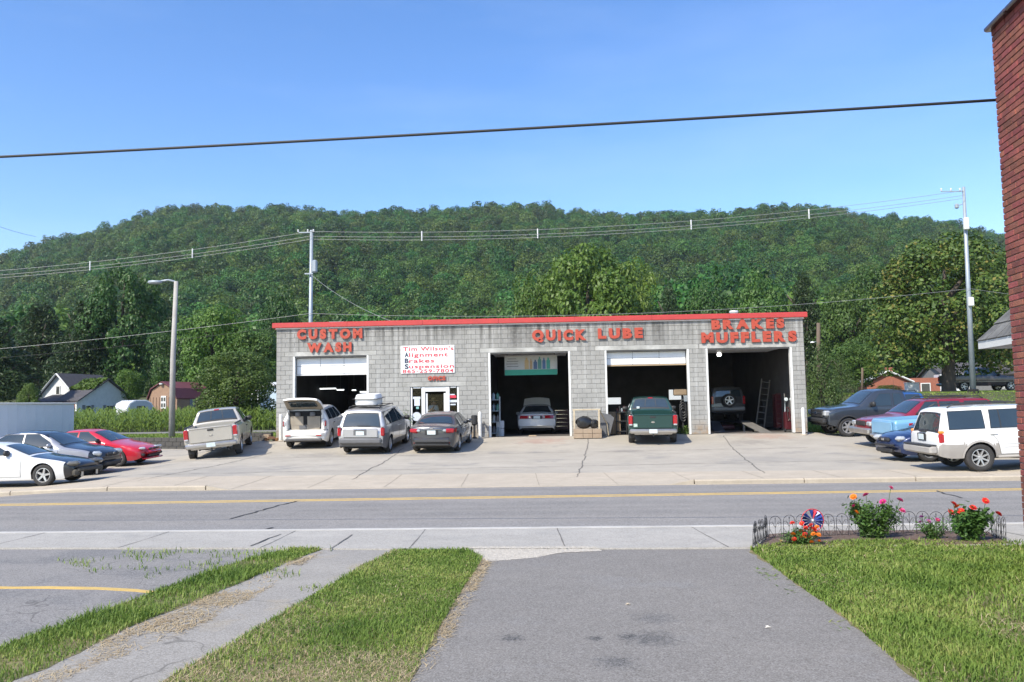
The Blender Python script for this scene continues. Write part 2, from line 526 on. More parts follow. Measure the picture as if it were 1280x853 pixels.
# near pavement strip, white gutter edge, gravel apron
s_lo = [gxy(-20, 687.5), gxy(300, 687.5), gxy(480, 689), gxy(640, 688.6), gxy(900, 687.5), gxy(1270, 684)]
s_lo = [(-40, s_lo[0][1] + .6)] + s_lo + [(40, s_lo[-1][1] - .9)]
near_in = [(x, y - .09) for x, y in near]
tag(sheet('near_pavement', s_lo + [near_in[1], near_in[0]], m_walk2, .028, .8), kind='structure')
m_gut = G('gutter_concrete', (.55, .53, .49), (.42, .40, .36), big=1.2, med=4, speck=.1, bump=.2)
tag(sheet('gutter_edge', near_in + [(x, y + .06) for x, y in near[::-1]], m_gut, .034, 1.2, ragged=.012, seed=3), kind='structure')

# the two yellow centre lines: thermoplastic laid on the road
m_yel = G('yellow_paint', (.66, .43, .10), (.50, .35, .10), big=2, med=9, speck=.12, bump=.2, patch=(6, .6, .75, (.22, .19, .14)))
for k, off in ((0, -.15), (1, .15)):
    tag(sheet('centre_line', [(x, y + off - .055) for x, y in yel] + [(x, y + off + .055) for x, y in yel[::-1]], m_yel, .006, 1.0), kind='structure')

def ribbon(name, pts, wd, mat, dz=.008, jit=.04, seed=0, parent=None, z=None):
    """thin wandering strip on the ground along pixel-free xy points"""
    rr = random.Random(seed); mb = MB(); P = []
    for a, b in zip(pts[:-1], pts[1:]):
        A, B = Vector(a), Vector(b); n = max(2, int((B - A).length / .18))
        for k in range(n):
            P.append(A.lerp(B, k / n))
    P.append(Vector(pts[-1]))
    d = (Vector(pts[-1]) - Vector(pts[0])).normalized(); nn = Vector((-d.y, d.x))
    off = 0; V = []
    for i, p in enumerate(P):
        off = off * .7 + rr.uniform(-jit, jit)
        q = p + nn * off; ww = wd * rr.uniform(.5, 1.3) / 2
        for s in (-1, 1):
            r_ = q + nn * ww * s
            V.append((r_.x, r_.y, hzf(r_.x, r_.y) + dz))
    F = [(2 * i, 2 * i + 2, 2 * i + 3, 2 * i + 1) for i in range(len(P) - 1)]
    mb.add(V, F)
    o = mb.build(name, mat, parent)
    for p in o.data.polygons:
        pass
    return tag(o, kind='structure')
m_crack = M('tar_crack', (.035, .033, .032), r=.8, c2=(.06, .055, .05), scale=5)
m_jointl = M('walk_joint', (.30, .26, .20), r=.95, scale=5)
m_joint = M('lot_joint', (.15, .14, .125), r=.95, scale=5)
ribbon('road_crack', [gxy(372, 627), gxy(345, 633), gxy(318, 641), gxy(292, 649)], .05, m_crack, seed=1)
ribbon('road_crack', [gxy(338, 660), gxy(322, 667)], .05, m_crack, seed=2)
ribbon('road_crack', [gxy(1172, 614), gxy(1185, 618), gxy(1200, 623)], .045, m_crack, seed=3)
ribbon('pavement_crack', [gxy(352, 671), gxy(330, 679), gxy(312, 686)], .03, m_crack, .036, .02, seed=4)
ribbon('pavement_joint', [gxy(440, 671.5), gxy(412, 690)], .02, m_joint, .036, .004, seed=5)
for a, b, s in (((736, 546), (722, 598), 6), ((505, 560), (440, 600), 7), ((340, 566), (170, 602), 8), ((905, 545), (960, 596), 9),
                ((200, 580), (1010, 560), 10), ((180, 594), (1120, 575), 11)):
    ribbon('lot_crack', [gxy(*a), gxy(*b)], .035, m_joint, .012, .03, seed=s)
# kerbs: long cast stones, rounded front top edge, left and right of the dropped stretch
m_kerb = G('kerb_concrete', (.48, .41, .31), (.36, .30, .23), big=.8, med=4, speck=.12, bump=.3)
def kerb(x0, x1):
    n = max(1, int(abs(x1 - x0) / 2.4)); ln = (x1 - x0) / n
    for k in range(n):
        xa, xb = x0 + ln * k + .012, x0 + ln * (k + 1) - .012
        mb = MB()
        prof = [(0, -.08), (0, .085), (.02, .11), (.05, .12), (.16, .12), (.16, -.08)]
        A, B = along(FAR_A, FAR_B, (xa, xb))
        sec = []
        for (x, y) in (A, B):
            sec.append([(x, y + p[0], hzf(x, y) + p[1]) for p in prof])
        V = sec[0] + sec[1]; q = len(prof)
        mb.add(V, [tuple(range(q - 1, -1, -1)), tuple(range(q, 2 * q))] + [(i, (i + 1) % q, q + (i + 1) % q, q + i) for i in range(q)][::1])
        tag(mb.build('kerb', m_kerb), kind='structure')
kerb(-40, gxy(258, 613)[0]); kerb(gxy(868, 606)[0], 40)
for sx, ex in ((gxy(258, 613)[0] + .02, .55), (gxy(868, 606)[0] - .02, -.55)):    # the sloping ends
    mb = MB(); A, B = along(FAR_A, FAR_B, (sx, sx + ex))
    V = [(A[0], A[1], hzf(*A) + .118), (A[0], A[1] + .16, hzf(*A) + .118), (B[0], B[1] + .16, hzf(*B) + .016), (B[0], B[1], hzf(*B) + .016),
         (A[0], A[1], hzf(*A) - .05), (A[0], A[1] + .16, hzf(*A) - .05), (B[0], B[1] + .16, hzf(*B) - .05), (B[0], B[1], hzf(*B) - .05)]
    mb.add(V, [(0, 1, 2, 3), (7, 6, 5, 4), (0, 3, 7, 4), (1, 0, 4, 5), (2, 1, 5, 6), (3, 2, 6, 7)])
    tag(mb.build('kerb', m_kerb), kind='structure')

# foreground: old asphalt court, strips of lawn, concrete path, driveway
def B(*pp): return [gxy(*p) for p in pp]
court = [(-30, s_lo[0][1] + .25)] + [(x, y + .25) for x, y in s_lo[1:3]] + B((410, 685)) + B((60, 850), (-20, 900)) + [(-5.4, -6), (-30, -6)]
tag(sheet('old_asphalt_court', court, m_old, .006, .5), kind='structure')
pth = B((380, 685), (520, 685), (245, 853), (140, 925)) + [(-1.7, -6), (-5.4, -6)] + B((-90, 915), (-14, 853))
tag(sheet('garden_path', pth, m_path, .012, .5), kind='structure')
drv = B((600, 699), (590, 686), (960, 683), (1010, 724), (1080, 774), (1190, 866), (1330, 980)) + [(4.0, -6), (-1.7, -6)] + B((460, 930), (490, 853), (535, 770))
tag(sheet('driveway', drv, m_drive, .010, .4, ragged=.03, seed=5), kind='structure')
# curved yellow stall line on the old asphalt
L1 = B((-40, 735), (60, 734.5), (120, 735.5), (170, 738), (205, 741.5)); L2 = B((204, 744.5), (168, 740.6), (120, 738), (60, 737), (-40, 737.5))
tag(sheet('stall_line', L1 + L2, m_yel, .012, .4, ragged=.012, seed=9), kind='structure')

# ------------------------------------------------------------------ lawns: a soil sheet under real blades
m_soil = G('lawn_soil', (.15, .15, .06), (.22, .18, .10), big=1.2, med=5, bump=.5, patch=(1.6, .5, .65, (.26, .2, .11)))
def grass_mat():
    m = bpy.data.materials.new('grass_blade'); m.use_nodes = True
    t = m.node_tree; L = t.links.new; N = t.nodes.new
    b = t.nodes['Principled BSDF']; b.inputs['Roughness'].default_value = .55
    b.inputs['Specular IOR Level'].default_value = .3
    g = N('ShaderNodeNewGeometry')
    cr = N('ShaderNodeValToRGB'); e = cr.color_ramp.elements
    e[0].position = 0; e[0].color = (.095, .165, .026, 1); e[1].position = 1; e[1].color = (.34, .33, .12, 1)
    for p, c in ((.4, (.155, .24, .040)), (.7, (.235, .31, .066)), (.88, (.33, .36, .10))):
        q = cr.color_ramp.elements.new(p); q.color = (*c, 1)
    n = N('ShaderNodeTexNoise'); n.inputs['Scale'].default_value = 1.1; n.inputs['Detail'].default_value = 5
    L(g.outputs['Position'], n.inputs['Vector'])
    a = N('ShaderNodeMath'); a.operation = 'MULTIPLY_ADD'; a.inputs[1].default_value = .55; a.inputs[2].default_value = -.66
    L(g.outputs['Random Per Island'], a.inputs[0])
    a2 = N('ShaderNodeMath'); a2.operation = 'ADD'; nm_ = N('ShaderNodeMath'); nm_.operation = 'MULTIPLY'; nm_.inputs[1].default_value = 1.75; L(n.outputs['Fac'], nm_.inputs[0])
    L(a.outputs[0], a2.inputs[0]); L(nm_.outputs[0], a2.inputs[1])
    L(a2.outputs[0], cr.inputs[0]); L(cr.outputs[0], b.inputs['Base Color'])
    tr = N('ShaderNodeBsdfTranslucent'); L(cr.outputs[0], tr.inputs['Color'])
    ms = N('ShaderNodeMixShader'); ms.inputs[0].default_value = .35
    L(b.outputs[0], ms.inputs[1]); L(tr.outputs[0], ms.inputs[2]); L(ms.outputs[0], t.nodes['Material Output'].inputs[0])
    return m
m_grass = grass_mat()
m_straw = M('straw', (.56, .46, .29), r=.7, c2=(.40, .30, .17), scale=3, world=True, transl=.2)

def in_poly(P, poly):
    x, y = P[:, 0], P[:, 1]; r = np.zeros(len(P), bool); n = len(poly)
    for i in range(n):
        x1, y1 = poly[i]; x2, y2 = poly[(i + 1) % n]
        if y1 == y2: continue
        c = ((y1 > y) != (y2 > y)) & (x < (x2 - x1) * (y - y1) / (y2 - y1) + x1)
        r ^= c
    return r
def vnoise(P, sc, seed):
    r = np.random.default_rng(seed); T = r.random((64, 64)); q = P * sc
    i = np.floor(q).astype(int); f = q - i; f = f * f * (3 - 2 * f)
    def g(a, b): return T[(i[:, 0] + a) % 64, (i[:, 1] + b) % 64]
    return (g(0, 0) * (1 - f[:, 0]) + g(1, 0) * f[:, 0]) * (1 - f[:, 1]) + (g(0, 1) * (1 - f[:, 0]) + g(1, 1) * f[:, 0]) * f[:, 1]
def blades(name, poly, dens, h, mat, wid=.006, lean=.5, flat=0.0, seed=0, mask=None, extra=None):
    rg = np.random.default_rng(seed)
    A = np.array(poly); lo, hi = A.min(0), A.max(0)
    n = int((hi - lo).prod() * dens)
    P = lo + rg.random((n, 2)) * (hi - lo)
    # thin out with distance from the camera, where blades shrink below a pixel
    dist = np.hypot(P[:, 0], P[:, 1]); P = P[rg.random(n) < np.clip((7.5 / dist), .25, 1)]
    P = P[(P[:, 1] > 3.5) & (np.abs(P[:, 0]) < .78 * P[:, 1] + .3)]
    P = P[in_poly(P, poly)]
    if mask is not None:
        P = P[rg.random(len(P)) < mask(P)]
    if extra is not None: P = np.concatenate([P, extra])
    n = len(P)
    z = hz(P[:, 0], P[:, 1]) + .01
    hh = h[0] + (h[1] - h[0]) * rg.random(n) ** 1.6 * (.45 + vnoise(P, 1.7, seed + 5) * 1.1)
    th = rg.random(n) * 2 * PI
    ln = hh * (lean * rg.random(n) ** .8 + flat)
    up = hh * (1 - flat * .93)
    dx, dy = np.cos(th), np.sin(th)
    ww = wid * (.6 + .8 * rg.random(n)) * np.clip(np.hypot(P[:, 0], P[:, 1]) / 6.5, .9, 1.9)
    ox, oy = -dy * ww / 2, dx * ww / 2
    b = np.stack([P[:, 0], P[:, 1], z], -1); s = np.stack([ox, oy, 0 * ox], -1)
    mid = b + np.stack([dx * ln * .3, dy * ln * .3, up * .6], -1)
    tip = b + np.stack([dx * ln, dy * ln, up * (1 - .25 * rg.random(n))], -1)
    V = np.stack([b - s, b + s, mid + s * .8, mid - s * .8, tip], 1)
    V = V.reshape(-1, 3)
    i = np.arange(n)[:, None] * 5
    F = np.concatenate([i + np.array([[0, 1, 2]]), i + np.array([[0, 2, 3]]), i + np.array([[3, 2, 4]])])
    return tag(put(name, np_mesh(name, V, F, mat)), kind='stuff')

lawn1 = B((404, 688), (372, 688), (300, 703), (130, 766), (0, 812), (-110, 858), (-160, 905), (-60, 930), (18, 853), (60, 838), (160, 787), (290, 735))
lawn2 = B((492, 689), (585, 690), (604, 699), (570, 752), (548, 790), (514, 853), (480, 945)) + [(-1.5, -4), (-2.0, -4)] + B((120, 935), (205, 853), (330, 782))
lawn3 = B((938, 689), (975, 683), (1085, 679), (1270, 680), (1400, 682)) + [(12, 9.6), (12, -4), (3.7, -4)] + B((1300, 980), (1165, 868), (1058, 776), (990, 728))
slab = near_in
for k in range(-9, 10):      # slab joints of both pavements
    x = 1.9 * k + .6
    ribbon('pavement_joint', [along(near_in[0], near_in[1], (x,))[0], (x, np.interp(x, [q[0] for q in s_lo], [q[1] for q in s_lo]))], .016, m_joint, .031, .003, seed=60 + k)
    ribbon('pavement_joint', [(along(far[0], far[1], (x,))[0][0], along(far[0], far[1], (x,))[0][1] + .17), along(wlk[0], wlk[1], (x,))[0]], .02, m_jointl, .016, .003, seed=90 + k)
m_soil_dz = {1: .0140, 2: .0145, 3: .0135}
for nm, pl, sd in (('lawn_soil', lawn1, 1), ('lawn_soil', lawn2, 2), ('lawn_soil', lawn3, 3)):
    tag(sheet(nm, pl, m_soil, m_soil_dz[sd], .35, ragged=.06, seed=sd), kind='structure')
tag(blades('grass', lawn1, 8500, (.02, .075), m_grass, lean=1.1, seed=21, mask=lambda P: np.clip(vnoise(P, 1.6, 2) * 1.6 + .1, .25, 1)), 'green strip of grass between the cracked asphalt and the concrete path', 'grass')
tag(blades('grass', lawn2, 9500, (.016, .056), m_grass, lean=1.2, seed=22, mask=lambda P: np.clip(vnoise(P, 1.1, 4) * 2.0 - .1, .3, 1)), 'patch of mown grass between the concrete path and the driveway', 'grass')
tag(blades('grass', lawn3, 7500, (.02, .07), m_grass, lean=1.2, seed=23, wid=.0075, mask=lambda P: np.clip(vnoise(P, 1.0, 6) * 2.0 - .05, .3, 1)), 'long grass lawn beside the driveway in front of the flower bed', 'grass')
# dead straw: thatch lying at the edges and in bare spots
e1 = B((404, 690), (290, 736), (160, 788), (60, 840), (10, 862), (40, 872), (110, 838), (215, 800), (330, 742))
tag(blades('dead_grass', e1, 2900, (.05, .13), m_straw, .006, .3, .9, 31, mask=lambda P: np.clip(vnoise(P, 2.2, 7) * 2.6 - .6, .1, 1)), 'dry straw lying along the path beside the grass strip', 'dead grass')
tag(blades('dead_grass', lawn2, 2600, (.04, .10), m_straw, .005, .4, .7, 32, mask=lambda P: np.clip(2.3 - vnoise(P, 1.1, 4) * 4.0, .12, 1)), 'dry straw in the thin spots of the middle lawn', 'dead grass')
e2 = B((585, 694), (614, 704), (566, 790), (532, 853), (510, 900), (455, 900), (492, 830), (532, 770))
tag(blades('dead_grass', e2, 4200, (.04, .11), m_straw, .006, .3, .9, 33, mask=lambda P: np.clip(vnoise(P, 2.6, 27) * 2.4 - .5, .05, 1)), 'dry straw along the edge of the driveway', 'dead grass')
tag(blades('dead_grass', lawn3, 500, (.06, .14), m_straw, .005, .5, .7, 34, mask=lambda P: np.clip(vnoise(P, 1.3, 9) * 2 - .5, .05, 1)), 'dry cut straw scattered through the long lawn', 'dead grass')
# stray tufts in the court's cracks and along the pavement edge
tuft = B((320, 700), (405, 690), (392, 686), (250, 690), (140, 694), (160, 700)); t2 = B((330, 735), (420, 735), (420, 750), (270, 762), (280, 748))
t3 = B((150, 694), (460, 693), (460, 690), (150, 690)); t4 = B((60, 700), (300, 700), (380, 722), (300, 735), (120, 720))
for k, (pl, de) in enumerate(((tuft, 400), (t2, 700), (t3, 500), (t4, 500))):
    tag(blades('weeds', pl, de, (.03, .11), m_grass, .006, .9, .2, 40 + k, mask=lambda P: np.clip(vnoise(P, 2.6, 12 + k) * 4 - 2.1, 0, 1)),
        ['thin weeds in the corner of the cracked asphalt', 'weed tuft at the end of the yellow stall line', 'weeds along the seam of the near pavement',
         'scattered weeds growing across the cracked asphalt'][k], 'weeds')
e3 = B((938, 690), (990, 730), (1060, 780), (1165, 868), (1120, 868), (1030, 780), (965, 732), (915, 692))
tag(blades('grass_clippings', e3, 260, (.05, .14), m_grass, .008, .4, .93, 47, mask=lambda P: np.clip(vnoise(P, 2.0, 17) * 3 - 1.3, 0, 1)), 'loose grass clippings spilt on the driveway edge', 'grass clippings')
# white gravel where driveway meets the pavement
def gravel():
    poly = B((575, 687), (745, 687), (752, 690), (700, 692.5), (672, 698), (640, 701), (612, 703), (592, 700), (585, 694)); rg = np.random.default_rng(3); A = np.array(poly); lo, hi = A.min(0), A.max(0)
    P = lo + rg.random((16000, 2)) * (hi - lo); P = P[in_poly(P, poly)]; n = len(P)
    ico = np.array([(0, 0, 1), (1, 0, 0), (0, 1, 0), (-1, 0, 0), (0, -1, 0)], float)
    r = .006 + .010 * rg.random((n, 1, 1)) ** 2
    a = rg.random(n) * 6.28; R = np.stack([np.stack([np.cos(a), -np.sin(a), 0 * a], -1), np.stack([np.sin(a), np.cos(a), 0 * a], -1), np.stack([0 * a, 0 * a, 1 + 0 * a], -1)], 1)
    J = ico[None] * (.6 + .8 * rg.random((n, 5, 3)))
    V = np.einsum('nij,nkj->nki', R, J) * r * np.array([1, 1, .8])
    V[..., :2] += P[:, None]; V[..., 2] += (hz(P[:, 0], P[:, 1]) + np.where(P[:, 1] > np.interp(P[:, 0], [q[0] for q in s_lo], [q[1] for q in s_lo]), .03, .012))[:, None]
    F = (np.arange(n)[:, None, None] * 5 + np.array([[0, 1, 2], [0, 2, 3], [0, 3, 4], [0, 4, 1]])[None]).reshape(-1, 3)
    m = M('white_gravel', (.50, .47, .42), r=.9, c2=(.28, .26, .23), scale=30, world=True)
    return tag(put('gravel', np_mesh('gravel', V.reshape(-1, 3), F, m)), 'pale loose gravel spilt where the driveway meets the pavement', 'gravel', kind='stuff')
gravel()
# ------------------------------------------------------------------ the repair shop
FLOOR = EYE - 1.28
A3 = at(345, 551, 36.9); B3 = at(1010, 540.2, 36.05)
BW = math.hypot(B3.x - A3.x, B3.y - A3.y)
BRZ = math.atan2(B3.y - A3.y, B3.x - A3.x)
BU = Vector((math.cos(BRZ), math.sin(BRZ), 0)); BV = Vector((-math.sin(BRZ), math.cos(BRZ), 0))
A0 = Vector((A3.x, A3.y, FLOOR))
def U(px, py=500):
    d = ray(px, py); o = Vector((0, 0, EYE))
    t = (A0 - o).dot(BV) / d.dot(BV)
    return (o + d * t - A0).dot(BU)
def UZ(px, py):
    d = ray(px, py); o = Vector((0, 0, EYE))
    p = o + d * ((A0 - o).dot(BV) / d.dot(BV))
    return (p - A0).dot(BU), p.z - FLOOR
def bw(u, v, z):
    """building local -> world"""
    return A0 + BU * u + BV * v + Vector((0, 0, z))
CH, BL, DEPTH = 0.2070, 0.4064, 13.0
NC = 24
shop = empty('repair_shop', A0, BRZ)
tag(shop, 'long grey concrete block garage with red roof edge and four open bays', 'garage')

def block_mat():
    m = bpy.data.materials.new('concrete_block'); m.use_nodes = True
    t = m.node_tree; L = t.links.new; N = t.nodes.new
    b = t.nodes['Principled BSDF']; b.inputs['Roughness'].default_value = .9; b.inputs['Specular IOR Level'].default_value = .25
    pos = N('ShaderNodeNewGeometry').outputs['Position']
    sp = N('ShaderNodeSeparateXYZ'); L(pos, sp.inputs[0])
    def noise(sc, det=5):
        n = N('ShaderNodeTexNoise'); n.inputs['Scale'].default_value = sc; n.inputs['Detail'].default_value = det; n.inputs['Roughness'].default_value = .65
        L(pos, n.inputs['Vector']); return n.outputs['Fac']
    def mr(x, a, c, lo=0., hi=1.):
        q = N('ShaderNodeMapRange'); q.inputs[1].default_value = a; q.inputs[2].default_value = c; q.inputs[3].default_value = lo; q.inputs[4].default_value = hi
        L(x, q.inputs[0]); return q.outputs[0]
    def mix(f, a, c):
        q = N('ShaderNodeMix'); q.data_type = 'RGBA'
        for s, i in ((f, 0), (a, 6), (c, 7)):
            if hasattr(s, 'is_linked'): L(s, q.inputs[i])
            else: q.inputs[i].default_value = (*s, 1)
        return q.outputs[2]
    def mul(a, c):
        q = N('ShaderNodeMath'); q.operation = 'MULTIPLY'; L(a, q.inputs[0])
        if hasattr(c, 'is_linked'): L(c, q.inputs[1])
        else: q.inputs[1].default_value = c
        return q.outputs[0]
    # tone changes a little from block to block
    cell = N('ShaderNodeVectorMath'); cell.operation = 'DIVIDE'; cell.inputs[1].default_value = (BL, 1e3, CH)
    off = N('ShaderNodeVectorMath'); off.operation = 'SUBTRACT'; off.inputs[1].default_value = (A0.x, 0, A0.z); L(pos, off.inputs[0]); L(off.outputs[0], cell.inputs[0])
    fl = N('ShaderNodeVectorMath'); fl.operation = 'FLOOR'; L(cell.outputs[0], fl.inputs[0])
    wn = N('ShaderNodeTexWhiteNoise'); L(fl.outputs[0], wn.inputs['Vector'])
    c = mix(mr(wn.outputs['Value'], 0, 1), (.315, .31, .29), (.375, .368, .345))
    c = mix(mr(noise(.6), .38, .68), c, (.275, .27, .253))
    c = mix(mr(noise(14), .45, .8, 0, .5), c, (.24, .235, .225))
    # rain streaks under the coping and the letters: thin, long in z
    st = N('ShaderNodeVectorMath'); st.operation = 'MULTIPLY'; st.inputs[1].default_value = (5.5, 0, .22); L(pos, st.inputs[0])
    ns = N('ShaderNodeTexNoise'); ns.inputs['Scale'].default_value = 1.0; ns.inputs['Detail'].default_value = 4; L(st.outputs[0], ns.inputs['Vector'])
    zt = A0.z + NC * CH
    grad = mr(sp.outputs[2], zt - 1.6, zt - .1)
    c = mix(mul(mul(mr(ns.outputs['Fac'], .46, .66), grad), .85), c, (.10, .097, .088))
    c = mix(mul(mr(ns.outputs['Fac'], .42, .30), .45), c, (.5, .5, .485))
    for (px, wd, s, z0) in ((645, .42, .95, 3.2), (475, .2, .8, 4.2), (826, .38, .95, 3.5), (380, .10, .8, 4.0), (352, .45, .6, 4.0), (676, .10, .9, 3.4), (688, .08, .9, 3.4), (712, .09, .9, 3.4), (660, .7, .6, 3.5), (768, .08, .8, 3.6), (779, .08, .8, 3.6), (800, .6, .5, 3.7), (915, .1, .6, 3.9), (560, .9, .35, 4.2)):
        x0 = bw(U(px), 0, 0).x
        d = N('ShaderNodeMath'); d.operation = 'SUBTRACT'; L(sp.outputs[0], d.inputs[0]); d.inputs[1].default_value = x0
        a = N('ShaderNodeMath'); a.operation = 'ABSOLUTE'; L(d.outputs[0], a.inputs[0])
        f = mul(mul(mr(a.outputs[0], .05 * wd, wd, s, 0), mr(sp.outputs[2], A0.z + z0, zt, 0, 1)), mr(noise(6), .3, .55, .35, 1))
        c = mix(f, c, (.065, .062, .057))
    # splash dirt near the ground, rusty here and there
    c = mix(mul(mr(sp.outputs[2], A0.z + .7, A0.z + .05), mr(noise(2.2), .42, .62)), c, (.30, .215, .14))
    L(c, b.inputs['Base Color'])
    bp = N('ShaderNodeBump'); bp.inputs['Strength'].default_value = .5; bp.inputs['Distance'].default_value = .006
    L(noise(70, 3), bp.inputs['Height']); L(bp.outputs[0], b.inputs['Normal'])
    return m
m_block = block_mat()
m_mortar = M('mortar', (.27, .265, .255), r=.95, c2=(.15, .148, .14), scale=1.3, contrast=.18)
m_lint = M('lintel_concrete', (.50, .495, .465), r=.9, c2=(.22, .215, .195), scale=1.5, bump=.2, contrast=.2, world=True, detail=7)
m_white = M('white_paint', (.74, .74, .72), r=.5, c2=(.60, .60, .57), scale=5)
m_red = M('red_coping_metal', (.50, .052, .045), r=.42, c2=(.40, .045, .04), scale=3)
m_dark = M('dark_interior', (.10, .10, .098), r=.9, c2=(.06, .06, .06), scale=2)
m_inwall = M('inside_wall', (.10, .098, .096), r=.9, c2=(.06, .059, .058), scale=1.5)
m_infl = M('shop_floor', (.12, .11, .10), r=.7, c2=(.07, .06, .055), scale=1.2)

# openings: u0, u1, courses from, to   (bays are 18 courses high)
OPS = [(U(366), U(461), 0, 18), (U(513), U(573.5), 0, 11), (U(611), U(714), 0, 18), (U(757), U(863), 0, 18), (U(884), U(992.5), 0, 18)]
LINT = [(U(355.5), U(471), 18), (U(503), U(583), 11), (U(600.5), U(723.5), 18), (U(745.5), U(875), 18), (U(876.5), U(999), 18)]
blocks = []
for c in range(NC):
    u = -BL / 2 if c % 2 else 0.0
    while u < BW - .02:
        a, e = max(u, 0), min(u + BL, BW)
        spans = [(a, e)]
        cuts = [(o[0], o[1]) for o in OPS if o[2] <= c < o[3]] + [(l[0], l[1]) for l in LINT if l[2] == c]
        for (p, q) in cuts:
            ns_ = []
            for (s, t_) in spans:
                if q <= s or p >= t_: ns_.append((s, t_)); continue
                if p > s: ns_.append((s, p))
                if q < t_: ns_.append((q, t_))
            spans = ns_
        for (s, t_) in spans:
            if t_ - s > .05: blocks.append((c, s, t_))
        u += BL
_bm = {}
def block_mesh(ln):
    k = round(ln, 3)
    if k not in _bm:
        mb = MB(); l2 = ln / 2 - .0055; h2 = CH / 2 - .0055; b_ = .006
        V = [(-l2, 0, -h2), (l2, 0, -h2), (l2, 0, h2), (-l2, 0, h2)]
        V = [(-l2 + b_, -.002, -h2 + b_), (l2 - b_, -.002, -h2 + b_), (l2 - b_, -.002, h2 - b_), (-l2 + b_, -.002, h2 - b_),
             (-l2, b_, -h2), (l2, b_, -h2), (l2, b_, h2), (-l2, b_, h2), (-l2, .09, -h2), (l2, .09, -h2), (l2, .09, h2), (-l2, .09, h2)]
        F = [(0, 1, 2, 3)] + [(4 + i, 4 + (i + 1) % 4, (i + 1) % 4, i) for i in range(4)] + [(8 + i, 8 + (i + 1) % 4, 4 + (i + 1) % 4, 4 + i) for i in range(4)]
        mb.add(V, F)
        _bm[k] = mb.mesh('block', m_block)
    return _bm[k]
blocks.sort(key=lambda q: (-q[0], q[1]))
full = [q for q in blocks if q[2] - q[1] > .39]
single = set(full[:300])
rest = MB(); rj = random.Random(5)
for (c, s, e) in blocks:
    j = rj.uniform(-.0035, .0035)
    if (c, s, e) in single:
        put('block', block_mesh(e - s), shop, ((s + e) / 2, j, c * CH + CH / 2))
    else:
        me = block_mesh(e - s)
        rest.add([(v.co.x + (s + e) / 2, v.co.y + j, v.co.z + c * CH + CH / 2) for v in me.vertices], [tuple(p.vertices) for p in me.polygons])
tag(rest.build('block_masonry', m_block, shop), kind='stuff')
# mortar core behind the block faces, with the openings left out
def wall_core():
    mb = MB()
    us = sorted(set([0, BW] + [x for o in OPS for x in o[:2]])); zs = sorted(set([0, NC * CH] + [o[3] * CH for o in OPS]))
    for i in range(len(us) - 1):
        for j in range(len(zs) - 1):
            um, zm = (us[i] + us[i + 1]) / 2, (zs[j] + zs[j + 1]) / 2
            if any(o[0] < um < o[1] and zm < o[3] * CH for o in OPS): continue
            mb.box((um, .107, zm), (us[i + 1] - us[i], .19, zs[j + 1] - zs[j]))
    return mb.build('mortar_core', m_mortar, shop)
wall_core()
for (p, q, c) in LINT:
    MB().box(((p + q) / 2, .09, c * CH + CH / 2), (q - p - .008, .19, CH - .008), bev=.008).build('lintel', m_lint, shop)
# side, rear and inside walls, roof, floor
HT = NC * CH
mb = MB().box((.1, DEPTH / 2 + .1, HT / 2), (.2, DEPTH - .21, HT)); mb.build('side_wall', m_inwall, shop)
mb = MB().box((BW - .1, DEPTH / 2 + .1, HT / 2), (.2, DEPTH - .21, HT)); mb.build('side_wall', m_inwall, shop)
# courses on the outer side faces
def side_blocks(u, sgn):
    mb = MB()
    for c in range(NC):
        y = .2 - (BL / 2 if c % 2 else 0)
        while y < DEPTH:
            a, e = max(y, .205), min(y + BL, DEPTH)
            mb.box((u + sgn * .004, (a + e) / 2, c * CH + CH / 2), (.012, e - a - .011, CH - .011)); y += BL
    tag(mb.build('block_masonry', m_block, shop), kind='stuff')
side_blocks(0, -1); side_blocks(BW, 1)
BOX = [(U(757.3), U(772), 1.05, 1.78), (U(838), U(857), 1.0, 2.25), (U(925), U(933), .7, 2.1), (U(888), U(905), 1.62, 1.86)]
# rear wall; emission in its window panes stands in for daylight
ba = [(bw(0, 0, 0), 0)]
def back(px, py):
    d = ray(px, py); o = Vector((0, 0, EYE)); q = A0 + BV * (DEPTH - .1)
    p = o + d * ((q - o).dot(BV) / d.dot(BV)); return (p - A0).dot(BU), p.z - FLOOR
wins = []
for (x0, y0, x1, y1) in ((748, 497, 776, 506), (836, 487, 856, 500), (917.5, 486, 927, 502), (919, 507, 927, 516), (892, 487, 903, 490)):
    a, b_ = back(x0, y1), back(x1, y0); wins.append((a[0], b_[0], a[1], b_[1]))
def rear():
    mb = MB(); us = sorted(set([.2, BW - .2] + [q for w_ in wins for q in w_[:2]])); zs = sorted(set([0, HT] + [q for w_ in wins for q in w_[2:]]))
    for i in range(len(us) - 1):
        for j in range(len(zs) - 1):
            um, zm = (us[i] + us[i + 1]) / 2, (zs[j] + zs[j + 1]) / 2
            if any(w_[0] < um < w_[1] and w_[2] < zm < w_[3] for w_ in wins): continue
            mb.box((um, DEPTH - .1, zm), (us[i + 1] - us[i], .2, zs[j + 1] - zs[j]))
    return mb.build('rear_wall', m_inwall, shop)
rear()
m_pane = M('window_glow', (.8, .84, .86), r=.4, c2=(.7, .74, .76), emit=.55)
for w_ in wins:
    MB().box(((w_[0] + w_[1]) / 2, DEPTH - .1, (w_[2] + w_[3]) / 2), (w_[1] - w_[0] - .01, .03, w_[3] - w_[2] - .01)).build('window', m_pane, shop)
m_roof = M('roof_membrane', (.35, .35, .34), r=.9, c2=(.25, .25, .24))
MB().box((BW / 2, DEPTH / 2 + .16, HT - .12), (BW - .42, DEPTH - .3, .2)).build('roof', m_roof, shop)
MB().box((BW / 2, DEPTH / 2 + .02, -.06), (BW - .02, DEPTH - .1, .11)).build('floor_slab', m_infl, shop)
